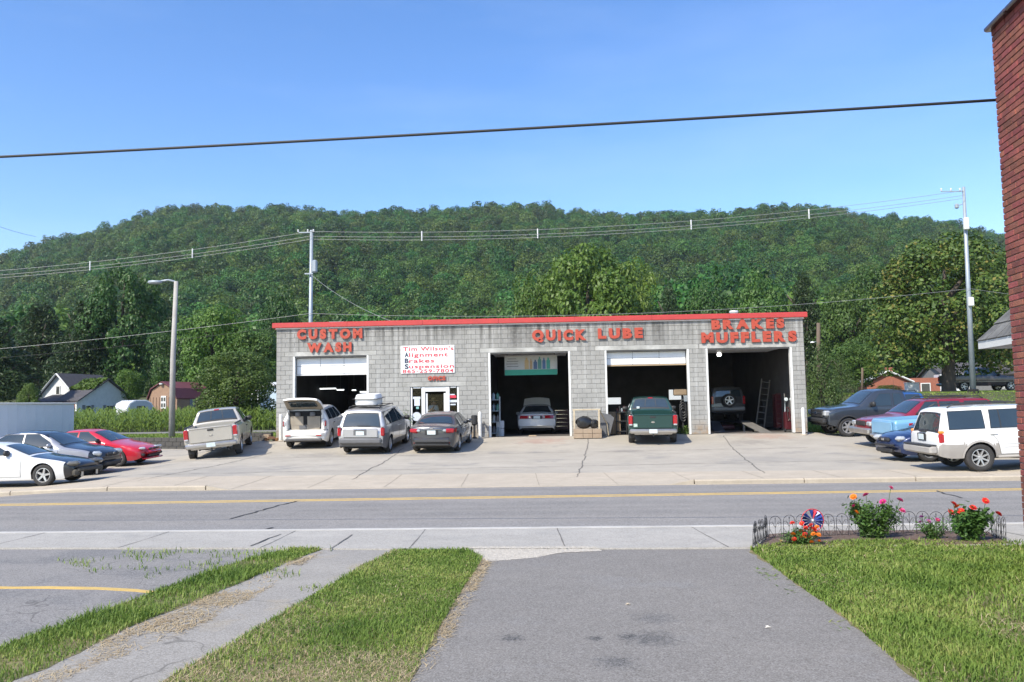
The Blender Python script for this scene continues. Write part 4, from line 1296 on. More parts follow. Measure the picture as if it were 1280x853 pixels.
# ---------- pickups of the older rounded kind (tan and green)
def old_pickup(label, col, sticker=None, bumpm=None, group=CARS, cargo=None):
    prof = [(0, .52), (.02, .80), (.10, .98), (.55, 1.08), (1.35, 1.17), (1.55, 1.22), (2.15, 1.72), (2.35, 1.785), (2.9, 1.80), (3.28, 1.77), (3.36, 1.70), (3.48, 1.30), (3.52, 1.25), (3.6, 1.24), (5.2, 1.24), (5.30, 1.23), (5.36, 1.17), (5.375, .55), (5.38, .5)]
    belt = [(0, .80), (.6, 1.0), (1.5, 1.06), (3.4, 1.12), (5.38, 1.14)]
    s = Car(5.38, 1.98, 1.80, 3.52, .93, .375, prof, belt, .70, col, rocker=.40, crown=.05, plan=((0, .93), (.06, .975), (.25, 1)), bow=(.16, .02), bed=None, tuck=.05, bulge=.018, shoulder=.965)
    s.bed = (s.xr + .07, s.xf - 3.60, .62)
    s.make(label, 'pickup truck', group, 'pickup_truck').wheels(wd=.24, spokes=5, inset=.03)
    xf, xr = s.xf, s.xr
    s.screen('windscreen', xf - 1.58, xf - 2.16, .84, fb=.86)
    s.screen('rear_window', xf - 3.462, xf - 3.345, .86, fb=.84)
    # slider frame bars and brake lamp of the rear window
    for f in (-.27, .27): s.top('slider_bar', m_black, xf - 3.45, xf - 3.34, f - .018, f + .018, off=.012)
    s.top('brake_lamp', m_tail, xf - 3.335, xf - 3.30, -.13, .13, off=.016)
    s.window([(1.14, xf - 2.05), (1.66, xf - 2.38)][::1], [(1.14, xf - 1.78), (1.42, xf - 1.92), (1.66, xf - 2.26)], 1.14, 1.66)
    s.window([(1.14, xf - 3.2), (1.66, xf - 3.17)], [(1.14, xf - 2.12), (1.66, xf - 2.44)], 1.14, 1.66)
    s.door([(.45, xf - 2.75), (1.1, xf - 2.75)], [(.45, xf - 1.62), (1.1, xf - 1.62)], .45, 1.10, handle=(xf - 2.62, .98), hmat=m_black)
    s.side('cab_gap', m_gap, [(.45, xf - 3.565), (1.12, xf - 3.565)], [(.45, xf - 3.545), (1.12, xf - 3.545)], .45, 1.10, .002)
    # tailgate: panel with a pressed ledge, handle, emblem recess
    s.blk('tailgate', col, (xr - .012, 0, .93), (.05, 1.54, .55), .02)
    s.blk('tailgate_ledge', col, (xr - .03, 0, 1.185), (.05, 1.52, .055), .018)
    s.blk('tailgate_handle', m_black, (xr - .04, 0, 1.10), (.03, .22, .07), .01)
    MB().lathe([(0, -.006), (.075, -.004), (.08, 0.006)], 16, c=(0, 0, 0), axis='X').build('emblem', m_chrome, s.root).matrix_local = Matrix.Translation((xr - .045, 0, .90)) @ Matrix.Diagonal((1, 1.0, .45, 1))
    for sg in (-1, 1):
        s.blk('tail_lamp', m_tail, (xr + .02, sg * .875, .98), (.10, .17, .38), .03)
        s.blk('reverse_lamp', m_lens, (xr + .0, sg * .875, .80), (.09, .15, .07), .02)
        s.blk('bed_rail', m_black, ((xr + xf - 3.6) / 2, sg * .90, 1.245), (1.72, .09, .03), .01)
    b = MB().box((xr - .12, 0, .55), (.20, 1.86, .17), bev=.05); b.box((xr - .06, 0, .46), (.14, 1.5, .10), bev=.03)
    b.build('rear_bumper', bumpm or m_bump, s.root, auto=40)
    s.blk('number_plate', m_plate, (xr - .225, 0, .555), (.012, .32, .155), .004)
    h = MB().box((xr - .16, 0, .39), (.25, .06, .06), bev=.01); h.box((xr - .06, 0, .42), (.07, .7, .08), bev=.02); h.build('tow_hitch', m_black, s.root)
    for sg in (-1, 1):
        s.blk('leaf_spring', m_under, (-s.wb / 2, sg * .5, .36), (1.2, .06, .06), .01)
        s.blk('mud_flap', m_black, (-s.wb / 2 - .43, sg * .82, .36), (.02, .24, .28), .004)
        s.blk('head_lamp', m_lens, (xf - .08, sg * .74, .86), (.14, .36, .17), .03)
    t = MB().tube([(xr + .3, -.55, .36), (xr - .05, -.6, .33)], .035, 8); t.build('tail_pipe', m_black, s.root)
    s.blk('grille', m_chrome, (xf - .0, 0, .80), (.08, .95, .26), .03)
    s.blk('front_bumper', bumpm or m_bump, (xf - .02, 0, .55), (.20, 1.84, .18), .05)
    s.mirror(xf - 1.86, 1.22, m_black, 1.15)
    return s
m_tan = paint('tan_paint', (.49, .455, .395), .3)
m_green = paint('dark_green_paint', (.012, .052, .045), .2)
s = old_pickup('tan extended cab pickup truck seen from behind at the lot edge by the lamp post', m_tan)
ax = at(271, 568, 32.0)
phi = math.radians(-12)
s.place(ax.x - math.sin(-phi) * 1.76, 32.0 + math.cos(phi) * 1.76, PI / 2 - phi)
s = old_pickup('dark green pickup truck backed half out of the bay with the lifted door', m_green, True)
s.blk('round_sticker', M('sticker_white', (.7, .72, .7), r=.5, c2=(.15, .35, .25), scale=18), (s.xr - .04, .69, .78), (.012, .15, .13), .004)
s.blk('window_sticker', m_plate, (s.xf - 3.52, .52, 1.36), (.012, .12, .09), .002)
ax = at(815.5, 553, 34.0); phi = math.radians(7)
s.place(ax.x + math.sin(phi) * 1.76, 34.0 + math.cos(phi) * 1.76, PI / 2 - phi)

# ---------- dark grey saloon by the office
def saloon(label, col, name='parked_car', L=4.80, W=1.82, H=1.46, wb=2.78, fo=.93, R=.325, group=CARS, prof=None, belt=None, spokes=5, roofw=.60, two=None, bow=(.2, .16), rocker=.20, cat='car'):
    prof = prof or [(0, .45), (.03, .62), (.12, .76), (.45, .87), (1.0, .95), (1.28, 1.0), (1.95, 1.36), (2.25, 1.44), (2.7, 1.46), (3.15, 1.43), (3.5, 1.34), (4.12, 1.10), (4.3, 1.07), (4.70, 1.06), (4.77, 1.0), (4.79, .72), (4.80, .45)]
    belt = belt or [(0, .62), (.5, .78), (1.4, .90), (3.2, .97), (4.2, 1.0), (4.8, .93)]
    s = Car(L, W, H, wb, fo, R, prof, belt, roofw, col, rocker=rocker, crown=.055, bow=bow, spokes=spokes, two=two, tuck=.07)
    return s.make(label, cat, group, name).wheels()
m_grey = paint('charcoal_paint', (.085, .088, .095), .55)
s = saloon('dark charcoal four door car parked nose in before the office door', m_grey)
xf, xr = s.xf, s.xr
s.screen('windscreen', xf - 1.33, xf - 1.98, .86, fb=.84); s.screen('rear_window', xf - 4.08, xf - 3.38, .84, fb=.80)
s.window([(.98, xf - 2.55), (1.37, xf - 2.62)], [(.98, xf - 1.62), (1.1, xf - 1.72), (1.36, xf - 2.2)], .98, 1.36)
s.window([(1.0, xf - 3.62), (1.2, xf - 3.52), (1.35, xf - 3.3)], [(1.0, xf - 2.64), (1.35, xf - 2.70)], 1.0, 1.35)
s.door([(.30, xf - 2.62), (.93, xf - 2.60)], [(.30, xf - 1.42), (.90, xf - 1.38)], .30, .92, handle=(xf - 2.45, .84))
s.door([(.30, xf - 3.25), (.6, xf - 3.3), (.95, xf - 3.55)], [(.30, xf - 2.64), (.95, xf - 2.62)], .30, .95, handle=(xf - 3.4, .87))
for sg in (-1, 1):
    mb = MB(); s.blk('tail_lamp', m_tail, (xr + .13, sg * .68, .875), (.16, .36, .17), .05, rz=-sg * .32)
    s.blk('reverse_lamp', m_lens, (xr + .03, sg * .50, .89), (.08, .14, .10), .03, rz=-sg * .15)
    s.side('tail_lamp', m_tail, [(.80, xr + .18), (.96, xr + .2)], [(.80, xr + .33), (.96, xr + .5)], .81, .95, .012, sides=(sg,))
s.blk('boot_trim', m_chrome, (xr + .005, 0, .945), (.04, .78, .035), .01)
s.blk('plate_recess', m_black, (xr + .015, 0, .82), (.03, .5, .17), .02)
s.blk('number_plate', m_plate, (xr - .006, 0, .82), (.014, .32, .155), .004)
s.blk('emblem', m_chrome, (xr - .0, 0, .99), (.03, .13, .08), .03)
s.blk('rear_bumper', m_grey, (xr + .06, 0, .52), (.2, 1.45, .24), .08); s.blk('bumper_valance', m_black, (xr + .10, 0, .36), (.2, 1.35, .12), .04)
s.top('boot_gap', m_gap, xr + .115, xr + .125, -.8, .8, off=.003)
for sg in (-1, 1): s.blk('reflector', m_tail, (xr + .065, sg * .62, .43), (.04, .16, .04), .01, rz=-sg * .2)
s.mirror(xf - 1.66, 1.0, m_grey)
ax = at(546.5, 563, 32.3); phi = math.radians(5.8)
s.place(ax.x + math.sin(phi) * 1.39, 32.3 + math.cos(phi) * 1.39, PI / 2 - phi)

# ---------- silver minivan with a roof box
m_silver = paint('silver_paint', (.48, .48, .48), .45); m_cladding = M('grey_cladding', (.14, .14, .145), r=.5, c2=(.11, .11, .112), scale=6)
def minivan(label, mats, group=CARS, two=None):
    prof = [(0, .5), (.04, .74), (.2, .88), (.7, 1.0), (1.0, 1.08), (1.9, 1.62), (2.2, 1.71), (2.9, 1.75), (4.0, 1.74), (4.62, 1.70), (4.70, 1.62), (4.90, 1.10), (5.0, .98), (5.055, .84), (5.06, .5)]
    belt = [(0, .74), (.8, .95), (1.5, 1.05), (5.06, 1.06)]
    s = Car(5.06, 1.83, 1.75, 3.05, .95, .335, prof, belt, .68, mats, rocker=.24, crown=.055, plan=((0, .90), (.1, .95), (.4, 1)), bow=(.18, .10), tuck=.05, two=two)
    s.make(label, 'minivan', group, 'minivan').wheels(spokes=5)
    xf, xr = s.xf, s.xr
    s.screen('windscreen', xf - 1.08, xf - 1.88, .86, fb=.84); s.screen('rear_window', xf - 4.915, xf - 4.72, .87, fb=.84)
    s.window([(1.1, xf - 2.62), (1.60, xf - 2.72)], [(1.1, xf - 1.62), (1.25, xf - 1.75), (1.60, xf - 2.2)], 1.12, 1.60)
    s.window([(1.1, xf - 3.72), (1.60, xf - 3.72)], [(1.1, xf - 2.72), (1.60, xf - 2.82)], 1.12, 1.60)
    s.window([(1.1, xf - 4.62), (1.60, xf - 4.52)], [(1.1, xf - 3.82), (1.60, xf - 3.82)], 1.12, 1.58)
    s.door([(.4, xf - 2.62), (1.06, xf - 2.62)], [(.4, xf - 1.45), (1.06, xf - 1.42)], .42, 1.06, handle=(xf - 2.45, .95), mat=mats[0])
    s.door([(.4, xf - 3.72), (1.06, xf - 3.72)], [(.4, xf - 2.66), (1.06, xf - 2.66)], .42, 1.06, handle=(xf - 2.82, .95), mat=mats[0])
    for sg in (-1, 1):
        s.blk('tail_lamp', m_tail, (xr + .12, sg * .83, .88), (.14, .15, .34), .04, rz=-sg * .35)
        s.blk('reverse_lamp', m_lens, (xr + .085, sg * .83, 1.085), (.13, .13, .08), .03, rz=-sg * .35)
        s.blk('head_lamp', m_lens, (xf - .18, sg * .66, .76), (.24, .30, .15), .05, rz=-sg * .3)
    s.blk('tailgate_panel', mats[0], (xr + .005, 0, .84), (.06, 1.34, .34), .03)
    s.blk('plate_recess', m_cladding, (xr - .012, 0, .86), (.05, .52, .20), .02)
    s.blk('number_plate', m_plate, (xr - .036, 0, .84), (.014, .31, .15), .004)
    s.blk('tailgate_handle', m_chrome, (xr - .02, 0, .975), (.05, .5, .04), .015)
    s.blk('rear_bumper', mats[-1], (xr + .02, 0, .55), (.24, 1.64, .22), .06)
    s.blk('front_bumper', mats[-1], (xf - .12, 0, .50), (.24, 1.4, .22), .08)
    s.blk('rear_wiper', m_black, (xr + .09, -.1, 1.14), (.02, .5, .015), .004)
    s.mirror(xf - 1.5, 1.13, m_black, 1.1)
    for sg in (-1, 1):
        t = MB().tube([(xf - 2.3, sg * .60, 1.72), (xf - 2.4, sg * .60, 1.785), (xf - 4.35, sg * .60, 1.785), (xf - 4.45, sg * .60, 1.72)], .018, 6)
        t.build('roof_rail', m_black, s.root)
    for d in (2.75, 3.9):
        MB().tube([(xf - d, -.62, 1.795), (xf - d, .62, 1.795)], .02, 6).build('roof_rail', m_black, s.root)
    return s
cl = lambda x, sec, k, n, c: 1 if (k < 4 and sec[-1][1] < .62) else 0
s = minivan('silver minivan with dark lower cladding carrying a white box on its roof', [m_silver, m_cladding], two=cl)
ax = at(460, 563.5, 32.3); phi = math.radians(5.4)
s.place(ax.x + math.sin(phi) * 1.525, 32.3 + math.cos(phi) * 1.525, PI / 2 - phi)
van = s
# the cargo box is a thing of its own on the rails
mb = MB()
def cargo():
    Lq, Wq, Hq = 1.2, .90, .38
    lay = [(0, .95), (.05, 1.0), (.20, .99), (.22, 1.015), (.25, 1.015), (.27, .98), (.36, .93), (.40, .86)]
    V, F = [], []; n = 16
    for (z, k) in lay:
        for i in range(n):
            t = 2 * PI * i / n
            c_, s_ = math.cos(t), math.sin(t)
            e = .42
            V.append((Lq / 2 * k * math.copysign(abs(c_) ** e, c_), Wq / 2 * k * math.copysign(abs(s_) ** e, s_), z))
    for j in range(len(lay) - 1):
        for i in range(n):
            F.append((j * n + i, j * n + (i + 1) % n, (j + 1) * n + (i + 1) % n, (j + 1) * n + i))
    F.append(tuple(range(n))[::-1]); F.append(tuple((len(lay) - 1) * n + i for i in range(n)))
    r = empty('cargo_box')
    MB().add(V, F).build('shell', M('cargo_white', (.74, .74, .72), r=.45, c2=(.66, .66, .64), scale=3), r, auto=35)
    b = MB()
    for x in (-.4, .4): b.box((x, 0, -.02), (.08, .9, .05))
    b.build('mount', m_black, r)
    MB().box((0, 0, .235), (1.275, 1.005, .012)).build('seam', m_black, r)
    return tag(r, 'white car roof cargo box strapped on top of the silver minivan', 'cargo box')
cb = cargo()
cb.matrix_world = van.root.matrix_world @ Matrix.Translation((van.xf - 3.75, 0, 1.84))

# ---------- white SUV with its tailgate up
m_pearl = paint('pearl_white_paint', (.78, .77, .74)); m_beige = M('beige_interior', (.34, .30, .24), r=.8, c2=(.26, .22, .17), scale=3)
def open_suv():
    prof = [(0, .5), (.05, .76), (.2, .88), (.9, 1.02), (1.2, 1.07), (1.95, 1.56), (2.3, 1.66), (3.0, 1.69), (3.9, 1.65), (4.25, 1.60), (4.33, 1.56), (4.345, .78), (4.60, .76), (4.68, .70), (4.73, .62), (4.74, .46)]
    belt = [(0, .76), (.9, .98), (1.5, 1.06), (4.0, 1.12), (4.3, 1.12), (4.4, .74), (4.74, .60)]
    s = Car(4.74, 1.845, 1.69, 2.72, .95, .36, prof, belt, .64, m_pearl, rocker=.26, crown=.05, plan=((0, .86), (.12, .94), (.4, 1)), bow=(.2, .10), tuck=.05, smooth=0)
    s.make('white SUV with its rear hatch raised, half inside the car wash bay', 'SUV', CARS, 'sport_utility_vehicle').wheels(spokes=5)
    xf, xr = s.xf, s.xr
    s.screen('windscreen', xf - 1.28, xf - 1.94, .86, fb=.84)
    s.window([(1.12, xf - 2.55), (1.54, xf - 2.62)], [(1.12, xf - 1.72), (1.54, xf - 2.25)], 1.14, 1.54)
    s.window([(1.14, xf - 3.45), (1.54, xf - 3.42)], [(1.14, xf - 2.64), (1.54, xf - 2.7)], 1.15, 1.54)
    s.window([(1.14, xf - 4.12), (1.54, xf - 3.95)], [(1.14, xf - 3.55), (1.54, xf - 3.5)], 1.17, 1.52)
    s.door([(.42, xf - 2.55), (1.06, xf - 2.55)], [(.42, xf - 1.5), (1.06, xf - 1.48)], .42, 1.05, handle=(xf - 2.4, .95), hmat=m_chrome)
    s.door([(.42, xf - 3.2), (.75, xf - 3.3), (1.06, xf - 3.5)], [(.42, xf - 2.58), (1.06, xf - 2.58)], .42, 1.06, handle=(xf - 3.35, .98), hmat=m_chrome)
    # open load bay: beige trim on a flat dark panel standing for shade
    xb = xf - 4.345
    mb = MB()
    mb.box((xb - .004, 0, 1.16), (.02, 1.30, .74)); mb.build('load_bay_shade', m_under, s.root)
    r = MB(); r.box((xb - .018, 0, .86), (.02, 1.16, .20), bev=.006); r.box((xb - .02, .50, 1.08), (.02, .22, .46), bev=.006); r.box((xb - .02, -.50, 1.08), (.02, .22, .46), bev=.006)
    r.build('load_bay_trim', m_beige, s.root)
    for y in (-.3, .3):
        MB().box((xb - .03, y, 1.12), (.02, .44, .38), bev=.008).build('rear_seat', m_beige, s.root)
        MB().lathe([(0, -.1), (.1, -.08), (.11, 0), (.1, .08), (0, .1)], 10, c=(xb - .05, y, 1.39)).build('headrest', m_cladding, s.root)
    MB().box((xb - .045, .1, .86), (.05, .3, .16), bev=.03).build('load_bag', m_cladding, s.root)
    for sg in (-1, 1):
        pl = MB().box((xb - .09, sg * .76, .98), (.22, .16, .46), bev=.05); pl.build('rear_pillar', m_pearl, s.root, auto=40)
        pl = MB().box((xb - .02, sg * .70, 1.38), (.12, .10, .42), bev=.04); pl.build('rear_pillar', m_pearl, s.root, auto=40)
        s.blk('tail_lamp', m_tail, (xb - .11, sg * .845, 1.02), (.22, .06, .22), .03)
        s.blk('reverse_lamp', m_lens, (xb - .17, sg * .79, 1.02), (.10, .14, .20), .04)
        s.blk('reflector', m_tail, (xr - .005, sg * .62, .56), (.03, .22, .05), .012)
    s.blk('rear_bumper', m_pearl, (xr + .12, 0, .60), (.26, 1.62, .26), .09); s.blk('bumper_valance', m_cladding, (xr + .16, 0, .40), (.26, 1.5, .16), .05)
    # lifted tailgate
    g = empty('tailgate'); g.parent = s.root; g.location = (xf - 4.22, 0, 1.63); g.rotation_euler = (0, math.radians(25), 0)
    V = MB()
    def P(i, j):
        x = -1.05 * i / 10; y = (j / 10 - .5) * 1.5 * (1 - .10 * (i / 10) ** 2) ; e = abs(j / 10 - .5) * 2
        return (x, y, .10 * math.sin(i / 10 * PI * .9) - .05 * e ** 3)
    V.grid(P, 10, 10, flip=True)
    def Q(i, j):
        p = P(i, j); return (p[0], p[1] * .985, p[2] - .07 - .03 * math.sin(i / 10 * PI))
    W_ = MB(); W_.grid(Q, 10, 10)
    V.build('hatch_skin', m_pearl, g, smooth=True); W_.build('hatch_lining', m_beige, g, smooth=True)
    ed = MB()
    def E(i, j):
        k = [(0, t) for t in range(10)] + [(t, 10) for t in range(10)] + [(10, 10 - t) for t in range(10)] + [(10 - t, 0) for t in range(11)]
        a = k[i % 41]; return P(*a) if j == 0 else Q(*a)
    ed.grid(E, 40, 1); ed.build('hatch_edge', m_pearl, g)
    MB().box((-.55, 0, -.03), (.5, 1.1, .1), bev=.03).build('hatch_window', m_cglass, g)
    for sg in (-1, 1):
        MB().tube([(xb + .02, sg * .66, 1.30), (xf - 4.62, sg * .68, 1.60)], .014, 6).build('gas_strut', m_black, s.root)
    s.mirror(xf - 1.62, 1.12, m_pearl)
    return s
s = open_suv()
ax = at(387.5, 556, 34.6); phi = math.radians(0)
s.place(ax.x, 34.6 + 1.36, PI / 2)

# ---------- rounded white saloon in the lube bay, bonnet up
m_wht = paint('plain_white_paint', (.76, .76, .75))
s = saloon('white saloon with full width red tail lamp in the lube bay, bonnet raised', m_wht, L=4.98, W=1.86, H=1.43, wb=2.77, fo=1.05, R=.32,
           prof=[(0, .45), (.05, .62), (.15, .72), (.6, .84), (1.3, .92), (1.5, .96), (2.25, 1.34), (2.5, 1.41), (2.9, 1.43), (3.35, 1.41), (3.65, 1.34), (4.25, 1.02), (4.45, 1.0), (4.82, .98), (4.92, .90), (4.965, .68), (4.98, .42)],
           belt=[(0, .6), (.6, .76), (1.6, .88), (4.3, .92), (4.98, .8)], bow=(.25, .26))
xf, xr = s.xf, s.xr
s.screen('windscreen', xf - 1.55, xf - 2.25, .86, fb=.84); s.screen('rear_window', xf - 4.2, xf - 3.62, .84, fb=.80)
s.window([(.96, xf - 2.75), (1.33, xf - 2.8)], [(.96, xf - 1.85), (1.33, xf - 2.42)], .96, 1.33); s.window([(.96, xf - 3.75), (1.32, xf - 3.5)], [(.96, xf - 2.84), (1.32, xf - 2.88)], .96, 1.32)
mb = MB()
def P(i, j):
    y = (i / 12 - .5) * 1.60; z = .74 + .15 * j
    x = xr + .02 + .26 * (y / .93) ** 2 - .02 + .03 * j; return (x - .02, y, z)
mb.grid(P, 12, 1, flip=True); mb.build('tail_lamp', m_tail, s.root, smooth=True)
s.blk('plate_recess', m_black, (xr + .01, 0, .80), (.05, .5, .15), .02); s.blk('number_plate', m_plate, (xr - .018, 0, .80), (.014, .31, .13), .004)
for sg in (-1, 1): s.blk('reverse_lamp', m_lens, (xr + .02, sg * .33, .81), (.05, .11, .12), .02, rz=-sg * .12)
mb = MB()
mb.grid(lambda i, j: (xr - .03 + .26 * (((i / 12 - .5) * 1.74) / .93) ** 2, (i / 12 - .5) * 1.74, .40 + .30 * j), 12, 1, flip=True); mb.build('rear_bumper', m_wht, s.root, smooth=True)
h = MB().grid(lambda i, j: (xf - 1.35 + .25 * j / 6, (i / 8 - .5) * 1.45 * (1 - .12 * (j / 6) ** 2), .98 + .80 * j / 6 - .06 * (2 * i / 8 - 1) ** 2), 8, 6)
h.build('raised_bonnet', m_wht, s.root, smooth=True)
s.mirror(xf - 1.9, .98, m_wht)
ax = at(671.5, 543, 40.3); s.place(ax.x + .05, 40.3 + 1.38, PI / 2 - math.radians(2), flat=FLOOR)

# ---------- SUV with a tailgate spare wheel up on the alignment rack
m_pale = paint('pale_grey_paint', (.06, .065, .07), .2)
prof = [(0, .5), (.04, .8), (.2, .95), (.9, 1.05), (1.1, 1.1), (1.75, 1.62), (2.1, 1.68), (3.9, 1.68), (4.12, 1.62), (4.18, 1.1), (4.20, .5)]
belt = [(0, .8), (.9, 1.0), (4.2, 1.06)]
s = Car(4.2, 1.75, 1.68, 2.6, .8, .34, prof, belt, .66, m_pale, rocker=.3, plan=((0, .92), (.1, .96), (.3, 1)), bow=(.15, .06)).make('dim grey SUV with rear spare wheel, raised on the rack in the brakes bay', 'SUV', CARS, 'sport_utility_vehicle').wheels()
s.screen('rear_window', s.xr + .032, s.xr + .078, .84); s.blk('rear_bumper', M('bumper_pale', (.24, .25, .25), r=.5), (s.xr - .03, 0, .58), (.16, 1.6, .2), .05)
tm, rm = wheel_meshes(.34, .21, 5); o = put('spare_wheel', tm, s.root, (s.xr - .14, 0, .98), PI / 2); put('rim', rm, o)
for sg in (-1, 1): s.blk('tail_lamp', m_tail, (s.xr + .03, sg * .78, 1.0), (.1, .12, .4), .03)
RACK = .46
ax = at(906, 520, 41.6); s.place(ax.x, 41.6 + 1.3, PI / 2, flat=FLOOR + RACK); rackx = ax.x

# ---------- right-hand row, seen from their near side
m_navyt = paint('slate_grey_paint', (.058, .069, .084), .5)
def crew_pickup():
    prof = [(0, .62), (.02, 1.0), (.08, 1.12), (.3, 1.21), (1.35, 1.30), (1.48, 1.34), (2.15, 1.90), (2.4, 1.97), (2.95, 1.99), (3.32, 1.96), (3.44, 1.87), (3.56, 1.38), (3.63, 1.30), (5.78, 1.32), (5.86, 1.28), (5.89, .6)]
    belt = [(0, 1.0), (.5, 1.1), (1.5, 1.2), (5.89, 1.22)]
    s = Car(5.89, 2.03, 1.99, 3.68, .95, .405, prof, belt, .72, m_navyt, rocker=.44, plan=((0, .93), (.06, .98), (.3, 1)), bow=(.12, .03), shoulder=.97)
    s.bed = (s.xr + .08, s.xf - 3.66, .75)
    s.make('dark slate crew cab pickup with alloy wheels beside the garage corner', 'pickup truck', CARS, 'pickup_truck').wheels(wd=.27, spokes=6, inset=.02)
    xf, xr = s.xf, s.xr
    s.screen('windscreen', xf - 1.53, xf - 2.13, .86, fb=.86); s.screen('rear_window', xf - 3.548, xf - 3.452, .84)
    s.window([(1.28, xf - 2.82), (1.8, xf - 2.86)], [(1.28, xf - 1.9), (1.8, xf - 2.42)], 1.28, 1.79); s.window([(1.28, xf - 3.36), (1.8, xf - 3.28)], [(1.28, xf - 2.92), (1.8, xf - 2.96)], 1.29, 1.79)
    s.door([(.5, xf - 2.87), (1.24, xf - 2.87)], [(.5, xf - 1.75), (1.24, xf - 1.72)], .5, 1.24, handle=(xf - 2.72, 1.12)); s.door([(.5, xf - 3.46), (1.24, xf - 3.46)], [(.5, xf - 2.9), (1.24, xf - 2.9)], .5, 1.24, handle=(xf - 3.3, 1.12))
    s.arches(m_black, .06)
    for sg in (-1, 1):
        s.blk('head_lamp', m_lens, (xf - .10, sg * .82, .98), (.26, .30, .24), .05); s.blk('fog_lamp', m_lens, (xf - .0, sg * .72, .60), (.08, .16, .1), .03)
        s.blk('tail_lamp', m_tail, (xr + .04, sg * .93, 1.05), (.12, .14, .4), .03)
    s.blk('grille', m_black, (xf - .015, 0, .97), (.08, 1.25, .34), .05); s.blk('grille_bar', m_navyt, (xf + .03, 0, .98), (.03, 1.2, .05), .01); s.blk('emblem', m_chrome, (xf + .04, 0, .98), (.03, .26, .11), .03)
    s.blk('front_bumper', m_black, (xf - .0, 0, .66), (.2, 1.86, .22), .06); s.blk('skid_plate', m_black, (xf - .12, 0, .5), (.2, 1.5, .12), .04)
    s.mirror(xf - 1.98, 1.36, m_black, 1.4)
    MB().tube([(xf - 3.05, .75, 1.3), (xf - 3.05, .75, 2.35)], .005, 5).build('aerial', m_black, s.root)
    return s
s = crew_pickup(); a_ = math.radians(181.5)
s.place(14.1 + 1.84, 36.1, a_)
m_maroon = paint('maroon_paint', (.25, .014, .030), .2)
